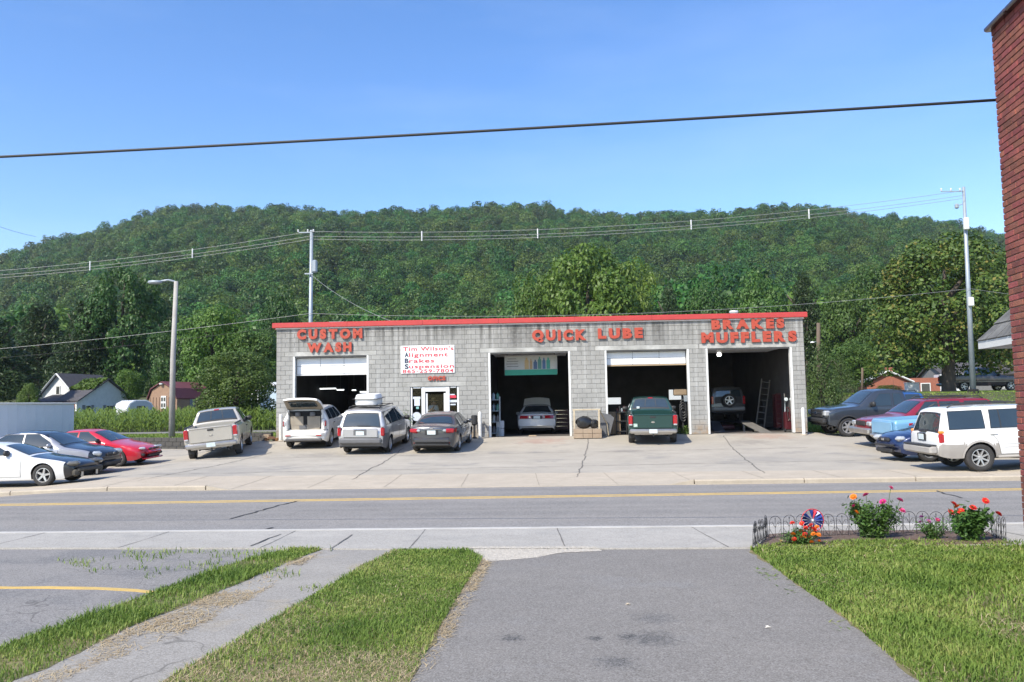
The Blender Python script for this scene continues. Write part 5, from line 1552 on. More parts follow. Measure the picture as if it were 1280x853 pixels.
def boxy_suv(label, col, lower=None, group=CARS, front=True, rack=True):
    prof = [(0, .55), (.02, .86), (.10, .98), (.5, 1.06), (1.2, 1.13), (1.35, 1.17), (1.98, 1.62), (2.2, 1.69), (2.9, 1.72), (4.35, 1.71), (4.5, 1.66), (4.56, 1.58), (4.74, 1.08), (4.80, 1.02), (4.825, .84), (4.83, .52)]
    belt = [(0, .86), (.6, 1.0), (1.4, 1.08), (4.83, 1.10)]
    two = None; mats = col
    if lower is not None:
        mats = [col, lower]; two = lambda x, sec, k, n, c: 1 if (k < 3 and .1 < 2) and sec[-1][1] < .5 or (k < 2 and sec[-1][1] < .6) else 0
    s = Car(4.83, 1.79, 1.72, 2.84, .90, .365, prof, belt, .665, mats, rocker=.36, crown=.045, plan=((0, .92), (.08, .96), (.3, 1)), bow=(.14, .05), shoulder=.965, two=two, spokes=8, rimf=.62)
    s.make(label, 'SUV', group, 'sport_utility_vehicle').wheels(wd=.24, inset=.01)
    xf, xr = s.xf, s.xr
    s.screen('windscreen', xf - 1.4, xf - 1.99, .86, fb=.86); s.screen('rear_window', xf - 4.735, xf - 4.575, .90, fb=.86)
    zA, zB = 1.13, 1.585
    s.window([(zA, xf - 2.5), (zB, xf - 2.55)], [(zA, xf - 1.66), (zB, xf - 2.12)], zA, zB); s.window([(zA, xf - 3.42), (zB, xf - 3.36)], [(zA, xf - 2.6), (zB, xf - 2.64)], zA, zB)
    s.side('quarter_bar', m_black, [(zA, xf - 3.18), (zB, xf - 3.15)], [(zA, xf - 3.155), (zB, xf - 3.125)], zA, zB, .013)
    s.window([(zA, xf - 4.48), (zB, xf - 4.42)], [(zA, xf - 3.58), (zB, xf - 3.56)], zA, zB)
    s.door([(.44, xf - 2.55), (1.09, xf - 2.55)], [(.44, xf - 1.5), (1.09, xf - 1.48)], .44, 1.09, handle=(xf - 2.4, .98)); s.door([(.44, xf - 3.2), (.8, xf - 3.28), (1.09, xf - 3.5)], [(.44, xf - 2.58), (1.09, xf - 2.58)], .44, 1.09, handle=(xf - 3.38, .98))
    for z in (.62, .70): s.side('body_moulding', s.paintm, [(z, xf - 3.14), (z + .03, xf - 3.14)], [(z, xf - 1.36), (z + .03, xf - 1.36)], z, z + .028, .016, n=1)
    for sg in (-1, 1):
        s.blk('tail_lamp', m_tail, (xr + .15, sg * .848, .90), (.15, .09, .26), .03); s.blk('amber_lamp', m_amber, (xr + .15, sg * .850, 1.06), (.145, .085, .08), .02)
        s.blk('running_board', lower or m_black, ((xr + xf) / 2, sg * .86, .37), (1.75, .12, .06), .02)
        s.blk('head_lamp', m_lens, (xf - .08, sg * .62, .83), (.16, .36, .17), .04); s.blk('amber_lamp', m_amber, (xf - .17, sg * .84, .83), (.24, .07, .16), .03)
    s.blk('rear_bumper', lower or m_bump, (xr - .07, 0, .60), (.22, 1.74, .22), .05); s.blk('bumper_pad', m_black, (xr - .08, 0, .72), (.20, 1.68, .035), .012)
    s.blk('front_bumper', lower or m_bump, (xf - .0, 0, .56), (.22, 1.72, .22), .05); s.blk('grille', m_black, (xf - .01, 0, .83), (.06, .78, .18), .03)
    s.blk('plate_recess', m_black, (xr - .0, .0, .92), (.03, .5, .2), .02); s.blk('number_plate', m_plate, (xr - .02, 0, .92), (.014, .31, .15), .004)
    s.blk('hatch_handle', m_black, (xr + .03, .0, 1.08), (.06, .4, .05), .015)
    if rack:
        for sg in (-1, 1):
            MB().tube([(xf - 2.25, sg * .55, 1.69), (xf - 2.4, sg * .55, 1.765), (xf - 4.2, sg * .55, 1.765), (xf - 4.35, sg * .55, 1.69)], .02, 6).build('roof_rail', m_black, s.root)
        for d in (2.7, 3.8): MB().tube([(xf - d, -.56, 1.77), (xf - d, .56, 1.77)], .018, 6).build('roof_rail', m_black, s.root)
    s.mirror(xf - 1.72, 1.16, m_black, 1.1)
    s.arches(lower or col, .05)
    return s
s = boxy_suv('maroon SUV facing the garage between the slate pickup and a light blue pickup', m_maroon); s.place(13.9 + 1.42, 30.4 + .8, math.radians(181))
m_tanlow = M('taupe_cladding', (.36, .34, .31), r=.5, c2=(.30, .28, .26), scale=5)
s = boxy_suv('white SUV with dark tinted windows and taupe bumper at the front of the lot', m_wht, m_tanlow)
yaw = math.radians(-3.5); s.place(12.2 + 1.42 * math.cos(yaw) + .8 * -math.sin(yaw), 21.85 + 1.42 * math.sin(yaw) + .8 * math.cos(yaw), yaw)
# navy saloon tucked behind the white SUV
m_navy = paint('navy_paint', (.016, .032, .10), .35)
def nose_lights(s, w=.34, z=.70, x=.22, y=.62, h=.15, amber=True, rot=.5):
    for sg in (-1, 1):
        s.blk('head_lamp', m_lens, (s.xf - x, sg * y, z), (.30, w, h), .06, rz=-sg * rot)
        if amber: s.blk('amber_lamp', m_amber, (s.xf - x - .17, sg * (y + .17), z - .01), (.16, .06, h * .7), .025, rz=-sg * .9)
def sedan_glass(s):
    xf = s.xf
    s.screen('windscreen', xf - 1.33, xf - 1.98, .86, fb=.84); s.screen('rear_window', xf - 4.08, xf - 3.38, .84, fb=.80)
    s.window([(.98, xf - 2.55), (1.37, xf - 2.62)], [(.98, xf - 1.62), (1.1, xf - 1.72), (1.36, xf - 2.2)], .98, 1.36)
    s.window([(1.0, xf - 3.62), (1.2, xf - 3.52), (1.35, xf - 3.3)], [(1.0, xf - 2.64), (1.35, xf - 2.70)], 1.0, 1.35)
    s.door([(.30, xf - 2.62), (.93, xf - 2.60)], [(.30, xf - 1.42), (.90, xf - 1.38)], .30, .92, handle=(xf - 2.45, .84))
    s.door([(.30, xf - 3.25), (.6, xf - 3.3), (.95, xf - 3.55)], [(.30, xf - 2.64), (.95, xf - 2.62)], .30, .95, handle=(xf - 3.4, .87))
s = saloon('navy blue saloon with clouded head lamps tucked behind the white SUV', m_navy, L=4.72, fo=.95); sedan_glass(s); nose_lights(s)
s.blk('grille', m_black, (s.xf - .04, 0, .66), (.1, .62, .13), .04); s.blk('bumper_strip', m_black, (s.xf - .02, 0, .50), (.1, 1.1, .06), .02); s.blk('air_intake', m_black, (s.xf - .05, 0, .33), (.12, .9, .12), .03); s.blk('emblem', m_chrome, (s.xf + .01, 0, .67), (.03, .14, .09), .02)
s.mirror(s.xf - 1.66, 1.0, m_navy)
yaw = math.radians(184); s.place(12.35 + 1.39, 25.0 + .85, yaw)
# light blue small pickup, only its box end shows
m_lblue = paint('light_blue_paint', (.20, .42, .62), .15)
prof = [(0, .62), (.02, 1.1), (.08, 1.16), (2.0, 1.16), (2.06, 1.1), (2.08, .6)]
s = Car(2.08, 1.75, 1.16, 1.0, .54, .32, prof, [(0, 1.06), (2.08, 1.06)], .8, m_lblue, rocker=.45, crown=.02, plan=((0, .95), (.06, .98), (.25, 1)), bow=(.02, .02), smooth=0, arch=1.15)
s.bed = (s.xr + .07, s.xf - .07, .6); s.ax = (.0, .0)
s.make('light blue pickup bed trailer showing only its end between maroon SUV and navy saloon', 'trailer', CARS, 'bed_trailer').wheels(only=((.0, -1), (.0, 1)))
s.blk('tailgate', m_lblue, (s.xr - .01, 0, .88), (.05, 1.4, .42), .02)
for sg in (-1, 1): s.blk('side_lamp', m_tail, (s.xr + .55, sg * .885, .98), (.14, .03, .09), .008)
s.blk('rear_bumper', m_bump, (s.xr - .02, 0, .58), (.16, 1.6, .12), .04)
s.place(12.7 + 1.04, 27.7 + .9, math.radians(2))
# dark pickup up on the grass bank
m_brown = paint('dusty_brown_paint', (.085, .068, .07), .2)
s = old_pickup('dusty dark brown pickup standing on the grass bank under the magnolia', m_brown, group=None)
s.side('side_stripe', m_bump, [(.70, s.xr + .1), (.74, s.xr + .1)], [(.70, s.xf - .2), (.74, s.xf - .2)], .70, .735, .012, n=1, nx=30)
p = gpx(1229, 62); s.place(p.x, p.y + .6, math.radians(1))
# blue van glimpsed behind the slate pickup
s = minivan('bright blue van mostly hidden behind the slate pickup', [paint('blue_paint', (.03, .10, .30), .2)]); p = gpx(1092, 43.0); s.place(p.x, p.y + .4, math.radians(180))

# ---------- left-hand row
m_blackp = paint('black_primer', (.014, .015, .018), .1, r=.38)
m_red = paint('bright_red_paint', (.56, .018, .035))
# white coupe, black bonnet, nose stripped of its bumper skin
profC = [(0, .50), (.03, .60), (.16, .66), (.6, .76), (1.2, .85), (1.42, .90), (2.2, 1.20), (2.55, 1.26), (2.9, 1.27), (3.3, 1.22), (3.9, 1.02), (4.2, .96), (4.36, .90), (4.38, .5)]
beltC = [(0, .58), (.5, .68), (1.4, .82), (3.4, .90), (4.38, .84)]
bonnet = lambda x, sec, k, n, c: 1 if (x > c.xf - 1.36 and k >= n - 6) or x > c.xf - .35 else 0
s = saloon('white coupe with a black bonnet and its front bumper missing', [m_wht, m_blackp], L=4.38, W=1.74, H=1.27, wb=2.51, fo=.95, R=.31, prof=profC, belt=beltC, two=bonnet, roofw=.55, rocker=.19)
xf, xr = s.xf, s.xr
s.screen('windscreen', xf - 1.46, xf - 2.2, .86, fb=.82); s.screen('rear_window', xf - 3.9, xf - 3.05, .84, fb=.8)
s.window([(.90, xf - 3.05), (1.19, xf - 2.85)], [(.90, xf - 1.95), (1.02, xf - 2.1), (1.18, xf - 2.45)], .91, 1.17); s.window([(.92, xf - 3.7), (1.10, xf - 3.45)], [(.92, xf - 3.12), (1.10, xf - 3.05)], .93, 1.10)
s.door([(.30, xf - 2.95), (.86, xf - 3.0)], [(.30, xf - 1.6), (.84, xf - 1.56)], .28, .85, handle=(xf - 2.85, .74))
s.mirror(xf - 1.98, .96, m_black, 1.1)
m_strip = M('bare_bumper_beam', (.10, .085, .06), r=.7, c2=(.03, .03, .03), scale=7)
s.blk('bumper_beam', m_strip, (xf - .03, 0, .42), (.12, 1.35, .12), .03); s.blk('radiator', m_under, (xf - .14, 0, .44), (.06, 1.1, .36), .01)
for sg in (-1, 1):
    s.blk('head_lamp', M('smoked_lens', (.16, .155, .14), r=.2, coat=1, c2=(.07, .07, .06), scale=14), (xf - .20, sg * .58, .61), (.34, .46, .13), .05, rz=-sg * .4)
    s.blk('crash_foam', m_strip, (xf - .10, sg * .66, .34), (.16, .24, .2), .05); s.blk('bracket', m_bump, (xf - .05, sg * .42, .30), (.05, .1, .18), .015)
a_ = at(55, 608, 23.9); s.place(a_.x - 1.255, 23.9 + .78, 0)
# silver saloon with black bonnet and roof
m_silv2 = paint('silver_metal_paint', (.40, .40, .42), .45)
hood = lambda x, sec, k, n, c: 1 if k >= n - 7 and (x > c.xf - 1.4 or c.xf - 3.3 < x < c.xf - 1.9) or (x > c.xf - .32) else 0
s = saloon('silver saloon with black bonnet and black roof between white coupe and red car', [m_silv2, m_blackp], L=4.72, H=1.44, two=hood); sedan_glass(s); nose_lights(s, .42, .70, .26, .58, .17, False, .55)
s.blk('grille', m_black, (s.xf - .03, 0, .66), (.1, .66, .12), .04); s.blk('emblem', m_chrome, (s.xf + .02, 0, .68), (.03, .12, .08), .02); s.blk('air_intake', m_black, (s.xf - .04, 0, .36), (.12, 1.0, .14), .03); s.mirror(s.xf - 1.66, 1.0, m_silv2)
yaw = math.radians(-3); s.place(at(147, 590, 28.4).x - 2.3, 28.2, yaw)
# red compact
profR = [(0, .42), (.03, .56), (.14, .66), (.5, .77), (1.05, .87), (1.25, .92), (1.98, 1.27), (2.25, 1.33), (2.7, 1.34), (3.1, 1.30), (3.7, 1.06), (4.0, 1.01), (4.5, .98), (4.56, .9), (4.58, .45)]
s = saloon('bright red compact car facing across the lot by the low wall', m_red, L=4.58, W=1.72, H=1.34, wb=2.64, fo=.95, R=.305, prof=profR, belt=[(0, .55), (.5, .70), (1.4, .84), (3.5, .92), (4.58, .85)], roofw=.56)
xf = s.xf
s.screen('windscreen', xf - 1.29, xf - 1.99, .86, fb=.84); s.screen('rear_window', xf - 3.66, xf - 3.15, .84, fb=.8)
s.window([(.92, xf - 2.45), (1.25, xf - 2.5)], [(.92, xf - 1.62), (1.25, xf - 2.2)], .93, 1.25); s.window([(.93, xf - 3.4), (1.24, xf - 3.1)], [(.93, xf - 2.54), (1.24, xf - 2.58)], .94, 1.23)
s.door([(.3, xf - 2.5), (.86, xf - 2.5)], [(.3, xf - 1.42), (.84, xf - 1.38)], .3, .86, handle=(xf - 2.36, .76)); s.door([(.3, xf - 3.05), (.88, xf - 3.4)], [(.3, xf - 2.53), (.86, xf - 2.53)], .3, .88, handle=(xf - 3.2, .78))
for sg in (-1, 1):
    s.blk('head_lamp', m_lens, (xf - .17, sg * .55, .635), (.22, .32, .09), .035, rz=-sg * .5); s.blk('nostril', m_black, (xf - .045, sg * .17, .60), (.08, .26, .06), .02, rz=-sg * .12); s.blk('fog_lamp', m_black, (xf - .10, sg * .6, .40), (.12, .2, .1), .03, rz=-sg * .4)
    s.blk('amber_lamp', m_amber, (xf - .36, sg * .80, .50), (.14, .02, .04), .006)
s.blk('air_intake', m_black, (xf - .02, 0, .36), (.1, .8, .1), .03); s.blk('front_bumper', m_red, (xf - .04, 0, .48), (.16, 1.05, .12), .05); s.blk('splitter', m_red, (xf - .06, 0, .26), (.2, 1.2, .06), .02)
s.mirror(xf - 1.68, .95, m_black)
a_ = at(150, 583, 30.4); yaw = math.radians(-4); s.place(a_.x - 1.32, 30.4 + .85, yaw)
# ------------------------------------------------------------------ trees
def leaf_mat(name, c, c2, rnd=.22, transl=.3, spec=.35, r=.5, third=None):
    m = bpy.data.materials.new(name); m.use_nodes = True
    t = m.node_tree; L = t.links.new; N = t.nodes.new
    b = t.nodes['Principled BSDF']; b.inputs['Roughness'].default_value = r; b.inputs['Specular IOR Level'].default_value = spec
    g = N('ShaderNodeNewGeometry'); oi = N('ShaderNodeObjectInfo'); tc = N('ShaderNodeTexCoord')
    n = N('ShaderNodeTexNoise'); n.inputs['Scale'].default_value = 2.2; n.inputs['Detail'].default_value = 3; L(tc.outputs['Object'], n.inputs['Vector'])
    a = N('ShaderNodeMath'); a.operation = 'MULTIPLY_ADD'; a.inputs[1].default_value = .55; L(g.outputs['Random Per Island'], a.inputs[0]); L(n.outputs['Fac'], a.inputs[2])
    mr = N('ShaderNodeMapRange'); mr.inputs[1].default_value = .35; mr.inputs[2].default_value = 1.1; L(a.outputs[0], mr.inputs[0])
    cr = N('ShaderNodeValToRGB'); e = cr.color_ramp.elements; e[0].color = (*c, 1); e[1].color = (*c2, 1)
    if third:
        e[1].position = .8; q = cr.color_ramp.elements.new(.97); q.color = (*third, 1)
    L(mr.outputs[0], cr.inputs[0])
    hs = N('ShaderNodeHueSaturation')
    v = N('ShaderNodeMapRange'); v.inputs[3].default_value = 1 - rnd; v.inputs[4].default_value = 1 + rnd * 1.3; L(oi.outputs['Random'], v.inputs[0]); L(v.outputs[0], hs.inputs['Value'])
    f = N('ShaderNodeMath'); f.operation = 'MULTIPLY'; f.inputs[1].default_value = 13.7; L(oi.outputs['Random'], f.inputs[0])
    f2 = N('ShaderNodeMath'); f2.operation = 'FRACT'; L(f.outputs[0], f2.inputs[0])
    h = N('ShaderNodeMapRange'); h.inputs[3].default_value = .5 - rnd * .11; h.inputs[4].default_value = .5 + rnd * .11; L(f2.outputs[0], h.inputs[0]); L(h.outputs[0], hs.inputs['Hue'])
    L(cr.outputs[0], hs.inputs['Color']); L(hs.outputs[0], b.inputs['Base Color'])
    tr = N('ShaderNodeBsdfTranslucent'); L(hs.outputs[0], tr.inputs['Color'])
    ms = N('ShaderNodeMixShader'); ms.inputs[0].default_value = transl
    L(b.outputs[0], ms.inputs[1]); L(tr.outputs[0], ms.inputs[2]); L(ms.outputs[0], t.nodes['Material Output'].inputs[0])
    return m
m_leaf = leaf_mat('leaf_green', (.038, .085, .017), (.090, .155, .030))
m_leaf_b = leaf_mat('leaf_bright', (.052, .115, .016), (.125, .20, .032), .12)
m_leaf_d = leaf_mat('leaf_dark', (.022, .048, .016), (.055, .090, .028), .15)
m_leaf_m = leaf_mat('leaf_magnolia', (.034, .076, .015), (.100, .160, .028), .1, .2, .3, .5, third=(.22, .20, .05))
m_leaf_c = leaf_mat('leaf_cedar', (.045, .085, .022), (.095, .15, .035), .1, .2)
m_forest = leaf_mat('leaf_forest', (.029, .084, .013), (.088, .160, .025), .36, .28)
m_bark = M('bark', (.10, .08, .06), r=.95, c2=(.05, .042, .034), scale=6, bump=.6, bscale=20)

def leaf_quads(C, Nrm, size, rg, aspect=.62, jit=.5):
    """rhombic leaf sprays at points C, facing about Nrm"""
    n = len(C)
    nr = Nrm + rg.normal(0, jit, (n, 3)); nr /= np.linalg.norm(nr, axis=1, keepdims=True) + 1e-9
    t = np.cross(nr, rg.normal(0, 1, (n, 3))); t /= np.linalg.norm(t, axis=1, keepdims=True) + 1e-9
    b = np.cross(nr, t)
    s = (size * (.55 + .9 * rg.random((n, 1))))
    bend = nr * s * .22
    V = np.stack([C - t * s, C + b * s * aspect - bend * .4, C + t * s, C - b * s * aspect - bend * .4], 1)
    return V.reshape(-1, 3)
def crown_mesh(name, kind, seed, n, size, mat):
    """crown about 2 wide and 2 high, standing on z=0"""
    rg = np.random.default_rng(seed)
    lobes = []
    if kind in ('round', 'tall', 'loose', 'magnolia'):
        K = {'round': 34, 'tall': 40, 'loose': 26, 'magnolia': 48}[kind]
        for k in range(K):
            u = (k + .5) / K; z = .16 + 1.74 * u
            e = (z - 1.0) / 1.0
            if kind == 'magnolia': R = .98 * math.sqrt(max(.04, 1 - (abs(z - .75) / 1.32) ** 2.0)) if z > .75 else .98 - .25 * (.75 - z)
            elif kind == 'tall': R = .92 * math.sqrt(max(.02, 1 - abs(e + .05) ** 2.4))
            else: R = math.sqrt(max(.03, 1 - abs(e) ** 2.2))
            a = k * 2.39996 + rg.uniform(-.5, .5); q = rg.uniform(.45, .98) ** .6
            lr = rg.uniform(.20, .40) * (.8 if kind in ('magnolia', 'tall') else 1)
            rad = max(0, R * q - lr * .5) * rg.uniform(.85, 1.12)
            lobes.append((rad * math.cos(a), rad * math.sin(a), z + rg.uniform(-.1, .1), lr * (.6 + .5 * R)))
    elif kind == 'pine':
        for k in range(34):
            z = .30 + 1.6 * (k / 34); R = (1 - (z / 2.05) ** 1.3) * .95; a = k * 2.39996
            rad = R * rg.uniform(.4, .95); lobes.append((rad * math.cos(a), rad * math.sin(a), z - .1 * rad, .26 * (.5 + R)))
    elif kind == 'cedar':
        for k in range(46):
            z = .12 + 1.75 * (k / 46); R = (1 - (z / 2.0) ** 1.5) * .85; a = k * 2.39996
            rad = R * rg.uniform(.5, .95); lobes.append((rad * math.cos(a), rad * math.sin(a), z, .20 * (.5 + R)))
    lobes = np.array(lobes)
    w_ = lobes[:, 3] ** 2; pick = rg.choice(len(lobes), n, p=w_ / w_.sum())
    d = rg.normal(0, 1, (n, 3)); d[:, 2] += .25
    d /= np.linalg.norm(d, axis=1, keepdims=True)
    rr = lobes[pick, 3][:, None] * (.72 + .33 * rg.random((n, 1)) ** .6)
    C = lobes[pick, :3] + d * rr * np.array([1, 1, .78 if kind != 'cedar' else 1.7])
    out = d * .7 + (C - np.array([0, 0, .8])) * .35 + np.array([0, 0, .25])
    if kind == 'pine': out = d * .3 + np.array([0, 0, .8])
    C[:, 2] = np.maximum(C[:, 2], .03)
    V = leaf_quads(C, out, size, rg, .62 if kind not in ('pine', 'cedar') else .34)
    F = np.arange(n * 4).reshape(-1, 4)
    return np_mesh(name, V, F, mat)
def trunk_mesh(seed, h=1.0, r=.05, limbs=6, reach=.36):
    rr = random.Random(seed); mb = MB()
    mb.tube([(0, 0, -.06), (0, 0, .02), (.01, 0, h * .35), (.0, .02, h * .7), (.02, 0, h)], [r * 1.5, r * 1.15, r * .9, r * .6, r * .2], 9)
    for k in range(limbs):
        a = k * 2.4 + rr.random(); z = h * (.3 + .5 * k / limbs)
        e = Vector((math.cos(a), math.sin(a), 0)) * reach * rr.uniform(.6, 1) + Vector((0, 0, z + rr.uniform(.2, .4)))
        mb.tube([(0, 0, z), Vector((0, 0, z)).lerp(e, .5) + Vector((0, 0, .04)), e], [r * .5, r * .35, r * .12], 6)
    return mb.mesh('trunk', m_bark, True)
KINDS = {
    'round': [crown_mesh('crown', 'round', s, 13000, .034, m_leaf) for s in (1, 2, 3)],
    'bright': [crown_mesh('crown', 'round', s, 14000, .032, m_leaf_b) for s in (4, 5)],
    'tall': [crown_mesh('crown', 'tall', s, 16000, .030, m_leaf) for s in (6,)],
    'dark': [crown_mesh('crown', 'pine', s, 12000, .040, m_leaf_d) for s in (7, 8)],
    'loose': [crown_mesh('crown', 'loose', s, 14000, .030, m_leaf) for s in (9, 10)],
    'magnolia': [crown_mesh('crown', 'magnolia', 12, 24000, .024, m_leaf_m)],
    'cedar': [crown_mesh('crown', 'cedar', s, 9000, .036, m_leaf_c) for s in (13, 14)],
}
TRUNKS = [trunk_mesh(s) for s in (1, 2, 3)]
_tn = [0]
def tree(px, Y, ytop, wpx, kind, label, name='tree', low=.12, base=None, group='trees along the foot of the wooded hill'):
    p = gpx(px, Y)
    hor = 510 - (px - 640) * .0172
    top = EYE + (hor - ytop) / FPX * Y
    h = top - p.z; w_ = wpx / FPX * Y / 2
    k = _tn[0]; _tn[0] += 1
    t = empty(name, (p.x, p.y, p.z), k * 1.7)
    c = put('crown', KINDS[kind][k % len(KINDS[kind])], t); c.scale = (w_, w_, h * (1 - low) / 1.98); c.location = (0, 0, h * low)
    tr = put('trunk', TRUNKS[k % 3], t); s_ = h * .8; tr.scale = (min(s_, w_ * 1.6), min(s_, w_ * 1.6), s_)
    return tag(t, label, 'tree', group)
TL = [
    (-12, 74, 392, 120, 'dark', 'dark brownish conifer at the far edge behind the long white trailer'),
    (48, 99, 376, 120, 'dark', 'broad dark conifer behind the white house gable'),
    (102, 92, 372, 92, 'dark', 'dark conifer between the white house and the tall tree'),
    (150, 94, 336, 108, 'tall', 'tall bright topped tree standing behind the white house'),
    (207, 108, 372, 62, 'dark', 'dark narrow tree just right of the tall tree behind the street lamp'),
    (222, 84, 405, 70, 'round', 'mid green tree behind the tan barn'),
    (266, 72, 388, 92, 'bright', 'rounded yellow green tree behind the street lamp and barn'),
    (318, 70, 416, 78, 'round', 'dark green round tree close to the garage wall'),
    (296, 54, 446, 108, 'loose', 'low spreading bushy tree over the corn beside the garage'),
    (350, 110, 372, 62, 'round', 'tree rising behind the steel pole at the garage corner'),
    (672, 84, 346, 84, 'bright', 'smaller bright green tree at the side of the big one above QUICK'),
    (735, 80, 312, 128, 'bright', 'big bright green tree crown rising above QUICK LUBE'),
    (792, 82, 334, 80, 'bright', 'bright tree shoulder above the third bay'),
    (838, 110, 352, 62, 'dark', 'dark tree above the roof near the third bay'),
    (888, 112, 354, 66, 'round', 'tree above the BRAKES letters'),
    (950, 108, 352, 74, 'round', 'wide tree above the roof end by the vent pipe'),
    (1008, 104, 338, 76, 'dark', 'dark tree behind the small wooden lamp pole'),
    (1064, 98, 356, 78, 'round', 'mid green tree between the small pole and the magnolia'),
    (1100, 104, 340, 90, 'loose', 'loose tree on the slope behind the magnolia'),
    (1262, 98, 318, 110, 'round', 'tree beside the brick wall behind the magnolia'),
    (1330, 80, 300, 130, 'round', 'tree hidden behind the brick building'),
    (1068, 70, 432, 70, 'round', 'low tree behind the brick house roof'),
]
for a in TL: tree(*a)
tree(1184, 58, 296, 190, 'magnolia', 'large broad magnolia with bronze tinted leaves behind the grey steel pole', 'magnolia_tree', low=.10, group=None)
tree(1026, 46, 430, 62, 'cedar', 'pale green feathery cedar against the garage end wall', 'cedar_tree', low=.02, group='cedars at the garage corner')
tree(1050, 50, 446, 44, 'cedar', 'smaller feathery cedar behind the windscreen of the slate pickup', 'cedar_tree', low=.02, group='cedars at the garage corner')
tree(36, 62, 481, 26, 'bright', 'young pale green tree in front of the white house gable', 'young_tree', low=.02, group=None)
tree(160, 84, 464, 36, 'bright', 'leafy tree leaning over the white house roof', 'young_tree', low=.3, group=None)
for px, yt, wd in ((1108, 482, 34), (1120, 488, 26)):
    tree(px, 66, yt, wd, 'loose', 'shrub against the brick house, %s' % ('taller one' if wd > 30 else 'lower one near the white block'), 'shrub', low=.02, group='shrubs by the brick house')

# ------------------------------------------------------------------ the forest on the ridge: one mass
def forest():
    src = bpy.data.collections.new('forest_crowns')
    for s in range(6):
        me = crown_mesh('forest_crown', ('round', 'round', 'loose', 'tall', 'round', 'pine')[s], 60 + s, 2600, .060, m_forest)
        src.objects.link(bpy.data.objects.new('forest_crown', me))
    rg = np.random.default_rng(9); P = []
    y = 150.0
    while y < 750:
        sp = 6.4 + 1.6 * (y - 150) / 600
        n = int(1.56 * y / sp)
        x = (np.arange(n) + .5) * sp - .78 * y + rg.uniform(-sp * .45, sp * .45, n)
        P.append(np.stack([x, y + rg.uniform(-sp * .45, sp * .45, n)], -1)); y += sp * .92
    P = np.concatenate(P); n = len(P)
    Z = hz(P[:, 0], P[:, 1]) - .8
    V = np.concatenate([P, Z[:, None]], -1)
    me = bpy.data.meshes.new('forest'); me.vertices.add(n); me.vertices.foreach_set('co', V.astype(np.float32).ravel())
    clump = vnoise(P, .022, 77)
    r = (3.4 + 3.2 * rg.random(n) ** 1.3) * (.8 + .45 * clump)
    hgt = r * (1.0 + .45 * rg.random(n)) * .98
    sc = np.stack([r * 1.08, r * 1.08, hgt], -1)
    a = me.attributes.new('csize', 'FLOAT_VECTOR', 'POINT'); a.data.foreach_set('vector', sc.astype(np.float32).ravel())
    a = me.attributes.new('turn', 'FLOAT', 'POINT'); a.data.foreach_set('value', (rg.random(n) * 6.28).astype(np.float32))
    a = me.attributes.new('pick', 'INT', 'POINT'); a.data.foreach_set('value', np.where(rg.random(n) < .05, 5, rg.integers(0, 5, n)).astype(np.int32))
    o = put('forest', me)
    ng = bpy.data.node_groups.new('forest_nodes', 'GeometryNodeTree')
    ng.interface.new_socket('Geometry', in_out='INPUT', socket_type='NodeSocketGeometry'); ng.interface.new_socket('Geometry', in_out='OUTPUT', socket_type='NodeSocketGeometry')
    N = ng.nodes.new; L = ng.links.new
    gi, go = N('NodeGroupInput'), N('NodeGroupOutput')
    ci = N('GeometryNodeCollectionInfo'); ci.inputs['Collection'].default_value = src; ci.inputs['Separate Children'].default_value = True; ci.inputs['Reset Children'].default_value = True
    ip = N('GeometryNodeInstanceOnPoints'); ip.inputs['Pick Instance'].default_value = True
    def attr(nm, ty):
        q = N('GeometryNodeInputNamedAttribute'); q.data_type = ty; q.inputs['Name'].default_value = nm
        return [s for s in q.outputs if s.enabled and s.name == 'Attribute'][0]
    L(gi.outputs[0], ip.inputs['Points']); L(ci.outputs[0], ip.inputs['Instance']); L(attr('pick', 'INT'), ip.inputs['Instance Index'])
    cx = N('ShaderNodeCombineXYZ'); L(attr('turn', 'FLOAT'), cx.inputs[2]); L(cx.outputs[0], ip.inputs['Rotation']); L(attr('csize', 'FLOAT_VECTOR'), ip.inputs['Scale'])
    L(ip.outputs[0], go.inputs[0])
    md = o.modifiers.new('scatter', 'NODES'); md.node_group = ng
    return tag(o, 'dense green forest covering the long ridge behind the garage', 'forest', kind='stuff')
forest()

# ------------------------------------------------------------------ corn, verge, low wall
def corn():
    rg = np.random.default_rng(4); P = []
    for y in np.arange(50.5, 58, .8):
        for x in np.arange(-33, -13.5, .33):
            P.append((x + rg.uniform(-.1, .1), y + rg.uniform(-.15, .15)))
    P = np.array(P); Vs = []; Fs = []; o = 0
    for (x, y) in P:
        z = hzf(x, y); h = rg.uniform(.95, 1.5)
        C = []
        for k in range(9):
            a = rg.uniform(0, 6.28); zz = h * (.12 + .82 * k / 9); l = rg.uniform(.35, .65); d = np.array([math.cos(a), math.sin(a), 0]); s = np.array([-d[1], d[0], 0]) * .045
            b = np.array([x, y, z + zz]); m_ = b + d * l * .5 + np.array([0, 0, l * .45]); e = b + d * l + np.array([0, 0, l * .05])
            Vs += [b - s * .6, b + s * .6, m_ + s, m_ - s, e - s * .15, e + s * .15]; Fs += [(o, o + 1, o + 2, o + 3), (o + 3, o + 2, o + 5, o + 4)]; o += 6
        s = np.array([.02, 0, 0]); b = np.array([x, y, z]); Vs += [b - s, b + s, b + s * .5 + [0, 0, h * 1.08], b - s * .5 + [0, 0, h * 1.08]]; Fs.append((o, o + 1, o + 2, o + 3)); o += 4
    m = leaf_mat('corn_leaf', (.085, .15, .028), (.17, .25, .05), .1, .35)
    tag(put('corn', np_mesh('corn', np.array(Vs), np.array(Fs), m)), 'rows of knee high corn in front of the white shed and barn', 'corn field', kind='stuff')
corn()
